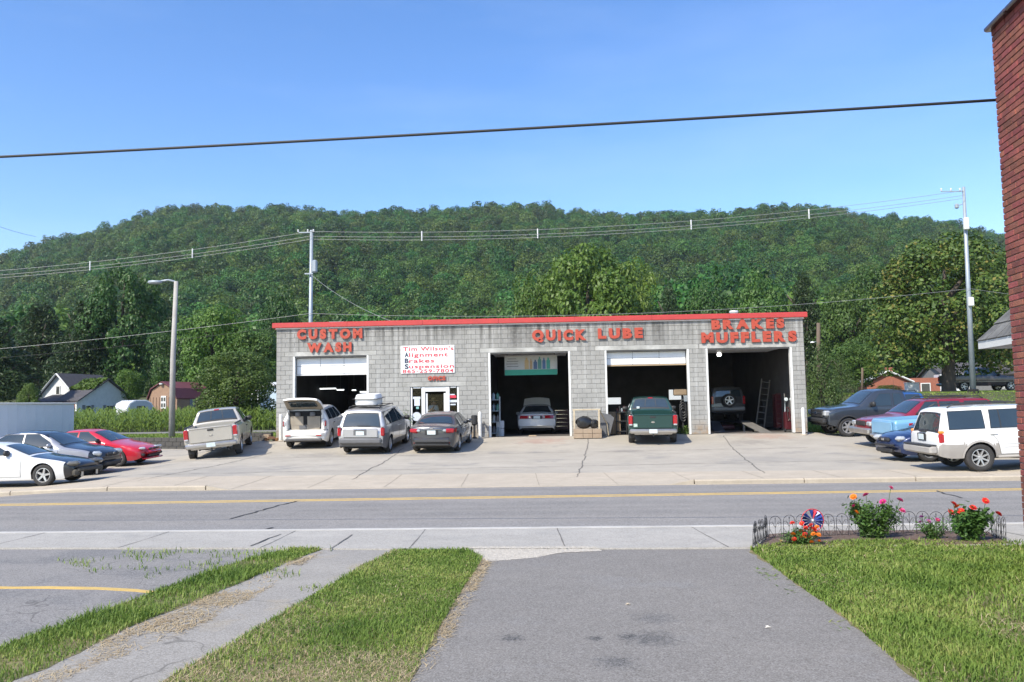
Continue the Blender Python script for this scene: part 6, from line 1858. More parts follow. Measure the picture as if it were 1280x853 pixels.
def verge(name, poly, dens, h, lab, seed, wid=.05):
    rg = np.random.default_rng(seed); A = np.array(poly); lo, hi = A.min(0), A.max(0)
    P = lo + rg.random((int((hi - lo).prod() * dens), 2)) * (hi - lo); P = P[in_poly(P, poly)]; n = len(P)
    C = np.concatenate([P, hz(P[:, 0], P[:, 1])[:, None] + h * .4], -1)
    nr = np.concatenate([rg.normal(0, 1, (n, 2)), np.full((n, 1), .3)], -1)
    a = rg.random(n) * 6.28; hh = h * (.5 + rg.random(n)); d = np.stack([np.cos(a) * wid, np.sin(a) * wid, 0 * a], -1)
    b = np.concatenate([P, hz(P[:, 0], P[:, 1])[:, None] - .01], -1); tip = b + np.stack([rg.normal(0, .3, n) * hh, rg.normal(0, .3, n) * hh, hh], -1)
    V = np.stack([b - d, b + d, tip], 1).reshape(-1, 3)
    tag(put(name, np_mesh(name, V, np.arange(n * 3).reshape(-1, 3), m_grass)), lab, 'grass', kind='stuff')
verge('verge_grass', [(-34, 43.2), (-10.8, 38.2), (-10.8, 50), (-34, 50)], 110, .06, 'mown green verge behind the low dark wall', 3)
verge('bank_grass', [(12.5, 45.0), (34, 45.0), (50, 78), (20, 78)], 60, .05, 'mown grass bank under the magnolia and steel pole', 4)
verge('corner_weeds', [(13.3, 37.6), (24, 37.6), (24, 45), (13.3, 45)], 60, .2, 'rough grass around the cedars behind the slate pickup', 5)
m_lane = G('back_lane', (.23, .225, .21), (.19, .185, .175), big=.3, med=1, speck=.1, bump=.1)
tag(sheet('back_lane', [(-50, 48.6), (-10.9, 46.6), (-10.9, 48.4), (-50, 50.2)], m_lane, .09, 1.5), kind='structure')
m_lowwall = M('dark_stained_block', (.085, .08, .072), r=.95, c2=(.045, .043, .04), scale=2.5, bump=.3)
lw = empty('low_wall', (-10.75, 37.02, 0)); tag(lw, 'low dark stained block wall edging the lot behind the tan pickup', 'wall')
d_ = Vector((-1, .283, 0)).normalized(); rz_ = math.atan2(d_.y, d_.x)
for k in range(64):
    for c in range(3):
        p = Vector((-10.75, 37.02, 0)) + d_ * (.41 * (k + .5 + (.5 if c % 2 else 0)))
        z0 = min(hzf(p.x, p.y - .6) - .06, .2)
        MBz = _bm.get('lowblk')
        if MBz is None:
            MBz = _bm['lowblk'] = MB().box((0, 0, 0), (.398, .2, .19), bev=.008).mesh('block', m_lowwall)
        o = put('block', MBz, lw); o.location = (p.x + 10.75, p.y - 37.02 + random.uniform(-.006, .006), z0 + .1 + c * .2); o.rotation_euler.z = rz_

# ------------------------------------------------------------------ houses behind
def poly_obj(name, V, F, mat, parent): return MB().add(V, F).build(name, mat, parent)
m_wclap = M('white_clapboard', (.72, .74, .75), r=.6, c2=(.60, .62, .63), scale=3)
m_shing = M('grey_shingle', (.085, .08, .088), r=.9, c2=(.055, .052, .056), scale=3, bump=.4, bscale=12)
m_hwin = M('house_window', (.03, .035, .04), r=.1, c2=(.05, .055, .06))
m_brickh = M('house_brick', (.33, .12, .075), r=.9, c2=(.22, .08, .05), scale=6)
m_shut = M('shutter_grey', (.20, .21, .23), r=.6)
def gable(parent, a0, a1, b0, b1, h, rise, ridge='b', wall=None, roof=None, over=.3):
    """walls and pitched roof; ridge runs along a or b"""
    q = MB().box(((a0 + a1) / 2, (b0 + b1) / 2, h / 2), (a1 - a0, b1 - b0, h))
    if ridge == 'b':
        m_ = (a0 + a1) / 2; V = [(a0, b0, h), (a1, b0, h), (m_, b0, h + rise), (a0, b1, h), (a1, b1, h), (m_, b1, h + rise)]
    else:
        m_ = (b0 + b1) / 2; V = [(a0, b1, h), (a0, b0, h), (a0, m_, h + rise), (a1, b1, h), (a1, b0, h), (a1, m_, h + rise)]
    q.add(V, [(0, 1, 2), (5, 4, 3)]); q.build('wall', wall, parent)
    k = rise / ((a1 - a0) / 2 if ridge == 'b' else (b1 - b0) / 2)
    for s in (-1, 1):
        mb = MB()
        if ridge == 'b':
            e = a0 - over if s < 0 else a1 + over; ez = h - over * k
            V = [(m_, b0 - over, h + rise), (e, b0 - over, ez), (e, b1 + over, ez), (m_, b1 + over, h + rise)]
        else:
            e = b0 - over if s < 0 else b1 + over; ez = h - over * k
            V = [(a0 - over, m_, h + rise), (a0 - over, e, ez), (a1 + over, e, ez), (a1 + over, m_, h + rise)]
        V = [Vector(v) for v in V]; nn = Vector((0, 0, .14))
        mb.add([v + nn for v in V] + [v + Vector((0, 0, .02)) for v in V], [(0, 1, 2, 3), (7, 6, 5, 4), (0, 4, 5, 1), (1, 5, 6, 2), (2, 6, 7, 3), (3, 7, 4, 0)])
        mb.build('roof', roof, parent)
        if ridge == 'b':
            MB().tube([Vector((m_, b0 - over - .02, h + rise + .06)), Vector((e, b0 - over - .02, ez + .06))], .09, 4).build('bargeboard', m_white, parent)
def win(parent, c, axis, w_=.9, h=1.3, shutters=True, two=True):
    f = MB(); d = (w_, .08, h) if axis == 'b' else (.08, w_, h)
    f.box(c, d); fo = f.build('window', m_white, parent)
    d2 = (w_ - .16, .1, h - .16) if axis == 'b' else (.1, w_ - .16, h - .16); MB().box(c, d2).build('pane', m_hwin, fo)
    if shutters:
        for s in (-1, 1):
            c2 = (c[0] + s * (w_ / 2 + .2), c[1], c[2]) if axis == 'b' else (c[0], c[1] + s * (w_ / 2 + .2), c[2])
            MB().box(c2, (.34, .06, h) if axis == 'b' else (.06, .34, h)).build('shutter', m_shut, parent)
hp = gpx(98, 80); hyaw = math.atan2(-.25, .97)
wh = empty('white_house', (hp.x, hp.y, EYE - .9), hyaw); tag(wh, 'white clapboard house with grey gabled roof beyond the corn', 'house')
gable(wh, -4.6, -.2, 0, 5.5, 2.7, 2.2, 'b', m_wclap, m_shing)
gable(wh, -.15, 1.9, -2.2, 5.2, 2.3, 2.0, 'a', m_wclap, m_shing)
MB().add([(-3.0, -2.4, 2.25), (-.2, -2.4, 2.25), (-.2, -.03, 2.95), (-3.0, -.03, 2.95), (-3.0, -2.4, 2.13), (-.2, -2.4, 2.13), (-.2, -.03, 2.83), (-3.0, -.03, 2.83)], [(0, 1, 2, 3), (7, 6, 5, 4), (0, 4, 5, 1), (1, 5, 6, 2), (2, 6, 7, 3), (3, 7, 4, 0)]).build('porch_roof', m_shing, wh)
MB().box((-1.6, -1.2, 1.05), (2.7, 2.2, 2.1)).build('porch_wall', m_wclap, wh)
win(wh, (-2.4, -.02, 3.35), 'b', .5, .9, False); win(wh, (-3.4, -.02, 1.5), 'b')
win(wh, (1.92, -.9, 1.35), 'a', .7, 1.0); win(wh, (1.92, 1.9, 1.35), 'a', 1.0, 1.0)
MB().box((1.0, -2.24, 1.1), (1.5, .1, 2.1)).build('brick_panel', m_brickh, wh); MB().box((1.85, -2.28, 1.2), (.16, .16, 2.3)).build('porch_post', m_white, wh)
win(wh, (-1.0, -2.22, 1.4), 'b', 1.2, 1.1, False)
# vines on its roof
rg = np.random.default_rng(31); n = 1500
C = np.stack([rg.uniform(-.6, 2.1, n), rg.uniform(-.6, 1.4, n), np.zeros(n)], -1); C[:, 2] = 2.35 + 1.9 * (1 - np.abs(C[:, 1] - 1.5) / 3.7) + rg.random(n) * .35
V = leaf_quads(C, np.tile([0, -.3, 1.0], (n, 1)), .16, rg); put('vine', np_mesh('vine', V, np.arange(n * 4).reshape(-1, 4), m_leaf_b), wh)
# tan barn with gambrel roof
bp_ = gpx(203, 65); by = math.radians(-22)
bn = empty('barn', (bp_.x, bp_.y, 1.55), by); tag(bn, 'tan gambrel barn with maroon roof and a white window behind the street lamp', 'barn')
m_tanb = M('tan_siding', (.31, .195, .125), r=.8, c2=(.24, .15, .10), scale=4); m_mar = M('maroon_roof', (.15, .045, .055), r=.6, c2=(.11, .035, .042), scale=2); m_brs = M('brown_siding', (.10, .06, .045), r=.85)
pr = [(-1.45, 0), (-1.45, 1.25), (-1.1, 2.05), (0, 2.6), (1.1, 2.05), (1.45, 1.25), (1.45, 0)]
MB().prism(pr, lambda p, s: (p[0], (0, 3.6)[s], p[1])).build('wall', m_tanb, bn)
for k in range(9): MB().box((-1.28 + .32 * k, -.012, .7), (.03, .02, 1.5)).build('batten', m_brs, bn)
for a, b in zip(pr[1:-1], pr[2:-1]):
    V = [Vector((p[0] * 1.04, y, p[1] + .03)) for p in (a, b) for y in (-.15, 3.75)]; V += [v + Vector((.02 * math.copysign(1, a[0] + b[0]), 0, .07)) for v in V]
    MB().add(V, [(0, 2, 3, 1), (4, 5, 7, 6), (0, 1, 5, 4), (2, 6, 7, 3), (0, 4, 6, 2), (1, 3, 7, 5)]).build('roof', m_mar, bn)
f = MB().box((.12, -.03, 1.05), (.5, .06, 1.0)).build('window', m_white, bn)
for x in (.0, .24):
    for z in (.82, 1.28): MB().box((x, -.05, z), (.16, .06, .3)).build('pane', m_hwin, f)
MB().box((1.47, 1.6, 1.0), (.05, .5, .7)).build('window', m_shut, bn); MB().lathe([(0, .0), (.16, .03), (.16, .12), (0, .14)], 10, c=(-.05, -.12, 2.42)).build('barn_lamp', m_white, bn)
# white rounded metal shed
sp_ = gpx(166, 61); sh = empty('metal_shed', (sp_.x, sp_.y, 1.15), math.radians(50)); tag(sh, 'small white rounded metal shed standing in the corn before the barn', 'shed')
pr = [(-1.0, 0), (-1.0, .95), (-.8, 1.35), (-.4, 1.55), (.4, 1.55), (.8, 1.35), (1.0, .95), (1.0, 0)]
m_wmet = M('white_sheet_metal', (.76, .77, .77), r=.4, c2=(.68, .69, .69)); m_shade = M('shed_end_shaded', (.42, .45, .47), r=.6)  # end wall's shade is put into its darker blue-grey colour
MB().prism(pr, lambda p, s: (p[0], (-1.2, .9)[s], p[1])).build('shell', m_wmet, sh)
for k in range(6): MB().tube([(p[0] * 1.01, -1.18 + .4 * k, p[1] + .01) for p in pr], .02, 4).build('rib', m_wmet, sh)
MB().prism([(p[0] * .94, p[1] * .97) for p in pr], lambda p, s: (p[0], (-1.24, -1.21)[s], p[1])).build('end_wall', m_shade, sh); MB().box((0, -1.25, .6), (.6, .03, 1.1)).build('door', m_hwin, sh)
# long white trailer at the lot's edge
tr_ = empty('storage_trailer', (-23.2, 43.8, .25), math.atan2(.93, .37)); tag(tr_, 'long pale storage trailer in shade behind the parked saloon', 'trailer')
m_trl = M('trailer_white', (.66, .70, .74), r=.5, c2=(.58, .62, .66), scale=1.2)
MB().box((-6, 1.3, 1.1), (12, 2.6, 1.9)).build('body', m_trl, tr_)
for k in range(24): MB().box((-.25 - .5 * k, -.012, 1.1), (.03, .02, 1.86)).build('rib', m_trl, tr_)
MB().box((-6, 1.3, 2.08), (12.2, 2.75, .08), bev=.02).build('roof', m_white, tr_)
MB().box((-5.0, -.03, 1.0), (1.0, .03, 1.75)).build('door', m_trl, tr_); MB().box((-5.0, -.02, 1.9), (1.1, .03, .06)).build('door_trim', m_shut, tr_); MB().box((-4.46, -.025, 1.0), (.05, .03, 1.75)).build('door_trim', m_shut, tr_)
MB().box((-2.5, 1.3, .05), (1.6, 2.2, .3)).build('axle', m_under, tr_)
# blue-white cabin peeping out behind the garage's left edge
p = gpx(339, 62); cb_ = empty('cabin', (p.x, p.y, p.z), math.radians(-35)); tag(cb_, 'pale blue cabin end with a little porch peeping past the garage corner', 'cabin')
gable(cb_, -1.3, 1.3, 0, 3, 2.3, .5, 'b', M('pale_blue_siding', (.42, .52, .62), r=.6), m_white, .25)
for x in (-1.2, -.4): MB().box((x, -.9, 1.0), (.1, .1, 2.0)).build('porch_post', m_white, cb_)
MB().box((-.8, -.6, 2.05), (1.2, .9, .08)).build('porch_roof', m_white, cb_)
# red brick bungalow on the right
p = gpx(1128, 82); bh = empty('brick_house', (p.x, p.y, 1.75), math.radians(-14)); tag(bh, 'low red brick bungalow with a grey roof behind the slate pickup', 'house')
gable(bh, -3.4, .6, 0, 6, 1.9, 1.0, 'b', m_brickh, M('pale_roof', (.34, .35, .38), r=.7, c2=(.27, .28, .30)))
MB().box((2.0, 1.5, 1.1), (2.8, 2.6, 2.2)).build('wall', m_brickh, bh); MB().box((4.5, 1.2, 1.25), (2.4, 2.4, 2.5)).build('carport_wall', m_wclap, bh); MB().box((-.9, 2.5, 3.0), (.7, .7, .8)).build('chimney', m_brickh, bh)
win(bh, (2.0, .17, 1.2), 'b', .9, 1.0, False)
p = gpx(1262, 84); gh = empty('grey_house', (p.x, p.y, 1.9), math.radians(-5)); tag(gh, 'dull grey house wall beyond the dark brown pickup', 'house')
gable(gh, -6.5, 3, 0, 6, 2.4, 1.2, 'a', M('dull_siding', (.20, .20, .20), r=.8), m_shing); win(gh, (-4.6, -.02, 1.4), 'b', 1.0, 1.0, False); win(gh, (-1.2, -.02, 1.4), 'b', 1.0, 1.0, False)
p = gpx(1138, 60); ub = MB().box((0, 0, .35), (.85, .6, .7), bev=.03); ub.box((0, 0, .72), (.92, .66, .05), bev=.01)
o = ub.build('utility_box', m_wclap); o.location = (p.x, p.y, p.z); tag(o, 'small white utility box on the grass behind the maroon SUV', 'utility box')

# ------------------------------------------------------------------ poles and wires
m_galv = M('galvanised_steel', (.36, .40, .44), r=.5, metal=.3, c2=(.28, .32, .35), scale=1.5)
m_conc = M('pole_concrete', (.40, .385, .36), r=.85, c2=(.30, .28, .26), scale=2)
m_wirec = M('wire_black', (.02, .02, .02), r=.6); m_wireg = M('wire_grey', (.36, .36, .35), r=.5, metal=.3); m_porc = M('insulator', (.75, .75, .73), r=.25)
m_pole_w = M('pole_wood', (.15, .11, .08), r=.9, c2=(.10, .075, .055), scale=4)
# street lamp by the tan pickup
p = gpx(215, 40.4); top = at(218.5, 352, 40.4)
sl = empty('street_lamp', (p.x, p.y, p.z)); tag(sl, 'grey street lamp with a curved arm behind the tan pickup', 'street lamp')
h = top.z - p.z
MB().tube([(0, 0, -.1), (0, 0, h * .5), (.10, 0, h)], [.15, .125, .10], 12).build('pole', m_conc, sl, smooth=True)
MB().tube([(.10, 0, h - .15), (.02, -.02, h + .0), (-.25, -.1, h + .06), (-.65, -.2, h - .02)], .05, 8).build('arm', m_galv, sl, smooth=True)
hd = MB().lathe([(0, .05), (.14, .03), (.17, -.04), (.12, -.10), (0, -.12)][::-1], 12, c=(-.85, -.24, h - .02)); hd.v = [((v[0] + .85) * 2.2 - .85, v[1] * 1.25 + .06, (v[2] - h) * 1.2 + h) for v in hd.v]
hd.build('lamp_head', m_galv, sl, smooth=True)
# left steel pole behind the garage
def pole(px, Y, ytop, ybase, r0, r1, mat, label, name='utility_pole', lean=0.0):
    b = at(px, ybase, Y); t_ = at(px + lean, ytop, Y); z0 = hzf(b.x, b.y)
    e = empty(name, (b.x, b.y, z0)); tag(e, label, 'utility pole')
    MB().tube([(0, 0, -.1), ((t_.x - b.x), 0, t_.z - z0)], [r0, r1], 12).build('pole', mat, e, smooth=True)
    return e, t_, z0
pl, tL, z0 = pole(387, 50.5, 288, 470, .15, .10, m_galv, 'bright steel utility pole rising behind the garage roof at CUSTOM WASH', lean=2.5)
base = Vector(pl.location)
def part(mb, name, mat, par, smooth=False): return mb.build(name, mat, par, smooth=smooth)
lt = lambda px, py, Y, e: at(px, py, Y) - Vector(e.location)
q = lt(392, 334, 50.5, pl); part(MB().box(q + Vector((.12, -.2, 0)), (.3, .3, .8), bev=.08), 'transformer', m_galv, pl)
q = lt(389, 293, 50.5, pl); part(MB().box(q + Vector((-.35, -.05, .1)), (.8, .07, .07)), 'crossarm', m_galv, pl)
for k in (-.8, -.2, .15): part(MB().lathe([(.03, 0), (.06, .04), (.03, .08), (.06, .12), (.02, .18)], 8, c=q + Vector((k, -.05, .12))), 'insulator', m_porc, pl)
q = lt(388, 343, 50.5, pl); part(MB().box(q + Vector((-.05, -.2, 0)), (.5, .08, .08)), 'bracket', m_galv, pl)
pr_, tR, z0 = pole(1216.5, 50, 234, 491, .17, .085, m_galv, 'tall grey steel pole on the grass bank before the magnolia', lean=-12)
q = lt(1203.5, 240, 50, pr_); part(MB().box(q + Vector((-.65, -.05, .02)), (1.4, .045, .045)), 'crossarm', m_galv, pr_)
for k in (-1.35, -.75, -.2): part(MB().lathe([(.03, 0), (.06, .04), (.03, .08), (.06, .12), (.02, .18)], 8, c=q + Vector((k, -.05, .05))), 'insulator', m_porc, pr_)
q = lt(1196, 258, 50, pr_); part(MB().box(q, (.22, .2, .3), bev=.05), 'switch', m_galv, pr_); part(MB().tube([q, q + Vector((.5, 0, .2))], .03, 6), 'bracket', m_galv, pr_)
q = lt(1205, 281, 50, pr_); part(MB().box(q + Vector((0, -.25, 0)), (.28, .25, .75), bev=.04), 'cabinet', m_white, pr_)
q = lt(1211, 378, 50, pr_); part(MB().box(q + Vector((0, -.25, 0)), (.28, .25, .55), bev=.04), 'cabinet', m_white, pr_)
q = lt(1213.5, 490, 50, pr_); part(MB().lathe([(.30, -.1), (.30, .16), (.26, .2)], 12, c=(0, 0, 0)), 'foot_collar', m_under, pr_)
# small wooden lamp pole right of the garage, and a post in the cedar
pw, tW, z0 = pole(1023, 60, 404, 500, .16, .13, m_pole_w, 'brown wooden pole with a small lamp past the garage end', 'lamp_pole')
q = lt(1023, 429, 60, pw); part(MB().tube([q, q + Vector((-.25, -.1, .1)), q + Vector((-.42, -.15, .06))], .025, 6), 'arm', m_galv, pw); part(MB().lathe([(0, .08), (.12, .05), (.16, -.03), (0, -.05)][::-1], 10, c=q + Vector((-.5, -.17, .04))), 'lamp_head', m_white, pw)
pw, tW, z0 = pole(1078, 62, 460, 500, .09, .08, m_pole_w, 'short service post before the brick bungalow', 'service_post')
def span(a, b, sag, n=24):
    return [a.lerp(b, k / n) - Vector((0, 0, sag * 4 * (k / n) * (1 - k / n))) for k in range(n + 1)]
def wire(label, segs, r, mat, spacers=(), sp_i=0):
    e = empty('overhead_wire', segs[0][0]); tag(e, label, 'overhead wire', 'overhead wires'); o = Vector(segs[0][0])
    for s in segs: MB().tube([q - o for q in s], r, 5).build('cable', mat, e)
    for q in spacers:
        MB().box(q - o, (.07, .07, .62), bev=.02).build('spacer', m_porc, e)
    return e
a0, a1, a2 = at(-260, 352, 56), at(388, 292, 50.4), at(1203.5, 241, 49.8); a3 = at(1500, 205, 50)
off = [(0, 0, .12), (0, -.12, -.20), (0, .12, -.34)]
segs = []
for o_ in off:
    o_ = Vector(o_); segs += [span(a0 + o_, a1 + o_, .7), span(a1 + o_, a2 + o_, .85)]
sps = []
mid = Vector((0, 0, -.12))
for k, A, B_, sg in ((.42, a0, a1, .7), (.60, a0, a1, .7), (.79, a0, a1, .7), (.172, a1, a2, .85), (.35, a1, a2, .85), (.585, a1, a2, .85), (.765, a1, a2, .85)):
    sps.append(A.lerp(B_, k) - Vector((0, 0, sg * 4 * k * (1 - k))) + mid)
wire('three pale power cables with white spacers crossing before the ridge', segs, .013, m_wireg, sps)
a0, a1, a2 = at(-200, 452, 50), at(388, 392, 50.3), at(1213, 361, 49.8)
wire('thin service cable crossing low above the garage roof between both poles', [span(a0, a1, .25), span(a1, a2, .75), span(a2, at(1420, 372, 52), .3)], .011, m_wireg)
wire('lower dark telephone cable on the left, passing the street lamp', [span(at(-200, 462, 50), at(386, 404, 50.4), .3)], .010, m_wirec)
wire('pale drop wire slanting from the steel pole down to the garage roof', [span(at(389, 344, 50.3), bw(U(497), 3, HT + .3), .35)], .010, m_wireg)
wire('thin dark wire in the sky over the hill shoulder', [span(at(-120, 232, 60), at(45, 296, 120), .5)], .02, m_wirec)
# ------------------------------------------------------------------ the brick building at the right edge
m_brick = M('red_brick', (.265, .078, .056), r=.85, c2=(.15, .046, .037), scale=7, bump=.5, bscale=70, world=True, rnd=.28)
m_bmort = M('brick_mortar', (.34, .25, .21), r=.95, c2=(.24, .17, .145), scale=9, world=True)
cA = at(1258, 330, 8.7); CX, CY = cA.x, cA.y
wd = Vector((-.135, -1, 0)).normalized()          # wall runs back towards the viewer
wn = Vector((wd.y, -wd.x, 0))                      # outward, to the left
if wn.x > 0: wn = -wn
bb = empty('brick_building', (CX, CY, 0)); tag(bb, 'red brick building corner with dark tiled coping close by', 'building')
ztop = at(1240, 41, 8.7).z
ang = math.atan2(-wd.y, -wd.x)                     # brick x axis along the wall
Lb, Hb, mj = .203, .0575, .0100
ncr = int((ztop + .02) / (Hb + mj))
ms_full = MB().box((0, 0, 0), (Lb, .10, Hb), bev=.004).mesh('brick', m_brick); ms_half = MB().box((0, 0, 0), (.0965, .10, Hb), bev=.004).mesh('brick', m_brick)
rr = random.Random(8); cnt = 0
LEN = 1.5
back_mb = MB()
rest_b = MB()
for c in range(ncr):
    z = .03 + c * (Hb + mj) + Hb / 2
    x = 0.0; first = True
    while x < LEN:
        half = first and c % 2 == 1
        l = .0965 if half else Lb
        p = Vector((CX, CY, z)) + wd * (x + l / 2) - wn * (.05 + rr.uniform(-.0025, .0025))
        if cnt < 298 and x < .68 and z > .9:
            o = put('brick', ms_half if half else ms_full, bb); o.location = p - Vector((CX, CY, 0)); o.rotation_euler.z = ang; cnt += 1
        else:
            rest_b.box(p - Vector((CX, CY, 0)), (l, .10, Hb), rz=ang)
        x += l + mj; first = False
tag(rest_b.build('brickwork', m_brick, bb), kind='stuff')
# far return of the corner (faces the street), a plain core behind
rn = wn * -1
core = MB(); mid = wd * (LEN / 2 + .06) - wn * 1.58
core.box(mid + Vector((0, 0, ztop / 2)), (LEN - .10, 3.0, ztop - .03), rz=ang); core.build('mortar_core', m_bmort, bb)
mj2 = MB(); mj2.box(wd * (LEN / 2) - wn * .058 + Vector((0, 0, ztop / 2)), (LEN - .012, .09, ztop - .02), rz=ang); mj2.build('mortar_core', m_bmort, bb)
st = MB()
for c in range(ncr):
    z = .03 + c * (Hb + mj) + Hb / 2
    for k in range(14):
        st.box(-wn * (.21 + .213 * k + (.106 if c % 2 else 0)) + wd * .05 + Vector((0, 0, z)), (.10, Lb, Hb), rz=ang)
tag(st.build('brickwork', m_brick, bb), kind='stuff')
m_cop = M('coping_tile', (.055, .03, .028), r=.25, c2=(.03, .018, .018), scale=6, coat=.5)
for k in range(3):
    MB().box(wd * (.24 + .5 * k - .02) - wn * .10 + Vector((0, 0, ztop + .035)), (.485, .34, .055), rz=ang, bev=.015).build('coping', m_cop, bb)
    MB().tube([wd * (.20 + .5 * k) - wn * .08 + Vector((0, 0, ztop + .075)), wd * (.66 + .5 * k) - wn * .08 + Vector((0, 0, ztop + .075))], .062, 10).build('coping', M('clay_coping', (.30, .10, .065), r=.3, coat=.6), bb)
# shingled awning on its street side
aw = empty('awning', (CX, CY, 0)); tag(aw, 'grey shingled awning on the street side of the brick building', 'awning')
P0, P1 = at(1221, 428, 10.1), at(1262, 386, 9.2)
m_ash = M('awning_shingle', (.17, .17, .165), r=.95, c2=(.085, .085, .085), scale=3.5, bump=.5, contrast=.12)
zl = P0.z; zu = zl + 1.5
yv = -wd; xv = -wn
FC, WC, TP, FR, TR = (xv * .22 + yv * 1.38 + Vector((0, 0, zl)), xv * .22 + yv * .02 + Vector((0, 0, zl)), xv * 1.3 + yv * .02 + Vector((0, 0, zu)), xv * 3.4 + yv * 1.38 + Vector((0, 0, zl)), xv * 3.4 + yv * .02 + Vector((0, 0, zu)))
def course(Aa, Ab, Ba, Bb, rows, cols, nn):
    for r_ in range(rows):
        t0, t1 = r_ / rows, (r_ + 1) / rows + .02
        for k in range(cols):
            s0, s1 = (k + (.5 if r_ % 2 else 0)) / cols, min(1.0, (k + 1 + (.5 if r_ % 2 else 0)) / cols) - .012
            if k == 0: s0 = 0
            if s1 <= s0: continue
            L0, R0 = Aa.lerp(Ab, t0), Ba.lerp(Bb, t0); L1, R1 = Aa.lerp(Ab, min(1, t1)), Ba.lerp(Bb, min(1, t1))
            q = [L0.lerp(R0, s0) + nn * .022, L0.lerp(R0, s1) + nn * .022, L1.lerp(R1, s1) + nn * .004, L1.lerp(R1, s0) + nn * .004]
            mb = MB(); mb.add(q + [v - nn * .015 for v in q], [(0, 1, 2, 3), (7, 6, 5, 4), (0, 4, 5, 1), (1, 5, 6, 2), (2, 6, 7, 3), (3, 7, 4, 0)]); mb.build('shingle', m_ash, aw)
nh = (WC - FC).cross(TP - FC).normalized(); nh = nh if nh.z > 0 else -nh
nf = (FC - FR).cross(TP - FR).normalized(); nf = nf if nf.z > 0 else -nf
course(FC, TP, WC, TP, 8, 5, nh)
course(FR, TR, FC, TP, 8, 9, nf)
mb = MB(); V = [FC, WC, TP, FR, TR, FC - Vector((0, 0, .09)), WC - Vector((0, 0, .09)), FR - Vector((0, 0, .09)), xv * 3.4 + yv * .02 + Vector((0, 0, zl - .09))]
mb.add(V, [(0, 1, 2), (3, 0, 2, 4), (5, 6, 1, 0), (7, 5, 0, 3), (8, 6, 5, 7)]); mb.build('frame', M('soffit_white', (.6, .6, .58), r=.6), aw)
# the heavy cable that ends on the brick wall
a_, b_ = at(-420, 216, 10.4), at(1256, 124.5, 8.75)
cable = span(a_, b_, .04, 30)
e = MB().tube(cable, .0165, 8).build('overhead_cable', m_wirec, None, smooth=True)
tag(e, 'thick black cable crossing the sky and ending on the brick wall', 'cable')

# ------------------------------------------------------------------ flower bed with its wire edging
m_mulch = G('bed_mulch', (.13, .075, .048), (.085, .05, .035), big=3, med=12, speck=.1, speck_scale=50, bump=1.0)
bed = B((945, 687), (962, 671), (1010, 667), (1150, 666), (1235, 668), (1262, 682), (1180, 684), (1060, 684))
tag(sheet('flower_bed_soil', bed, m_mulch, .035, .25, ragged=.03, seed=4), kind='structure')
m_iron = M('black_wire', (.018, .018, .018), r=.45, c2=(.03, .03, .03))
fence_path = [gp(941, 688), gp(961, 676), gp(1012, 674), gp(1062, 672.5), gp(1113, 671.5), gp(1163, 671), gp(1213, 671), gp(1240, 674), gp(1258, 681)]
def hoop_panel(h=.285, w_=.155):
    """one wire panel: tall arch, inner short arch, scrolls, finial"""
    r = .0036; mb = MB()
    arc = lambda cx, cz, R, a0, a1, n=10: [(cx + R * math.cos(a0 + (a1 - a0) * k / n), 0, cz + R * math.sin(a0 + (a1 - a0) * k / n)) for k in range(n + 1)]
    zc = h - w_ / 2
    mb.tube([(w_ / 2, 0, -.04)] + arc(0, zc, w_ / 2, 0, PI) + [(-w_ / 2, 0, -.04)], r, 5)
    mb.tube([(w_ / 2, 0, zc - .01), (w_ / 4, 0, zc + .005), (.012, 0, zc - .045), (0, 0, zc - .07)], r * .8, 4); mb.tube([(-w_ / 2, 0, zc - .01), (-w_ / 4, 0, zc + .005), (-.012, 0, zc - .045), (0, 0, zc - .07)], r * .8, 4)
    mb.tube([(0, 0, .02), (0, 0, h - .05)], r * .8, 4); mb.lathe([(.001, .03), (.007, .01), (.001, -.015)][::-1], 6, c=(0, 0, h - .045))
    for s in (-1, 1):
        mb.tube([(s * w_ * .5, 0, .13), (s * w_ * .28, 0, .07), (s * w_ * .1, 0, .03), (0, 0, .02)], r * .8, 4)
        mb.tube(arc(s * w_ * .28, .035, .018, -1.5, 3.2, 8), r * .7, 4); mb.tube(arc(s * w_ * .22, zc - .03, .016, -1.5, 3.2, 8), r * .7, 4)
    mb.tube([(-w_ / 2, 0, .02), (w_ / 2, 0, .02)], r * .8, 4)
    return mb.mesh('hoop', m_iron)
hoop = hoop_panel()
fe = empty('garden_edging', fence_path[0]); tag(fe, 'low black scrolled wire edging around the flower bed', 'garden fence')
acc = []
tot = sum((b - a).length for a, b in zip(fence_path[:-1], fence_path[1:])); n = int(tot / .158); k = 0
for a, b in zip(fence_path[:-1], fence_path[1:]):
    L_ = (b - a).length; m_ = max(1, round(L_ / .158))
    for q in range(m_):
        p = a.lerp(b, (q + .5) / m_); o = put('hoop', hoop, fe); o.location = Vector((p.x, p.y, hzf(p.x, p.y) + .03 + random.uniform(-.012, .008))) - Vector(fe.location)
        o.rotation_euler = (random.uniform(-.07, .07), random.uniform(-.05, .05), math.atan2(b.y - a.y, b.x - a.x))

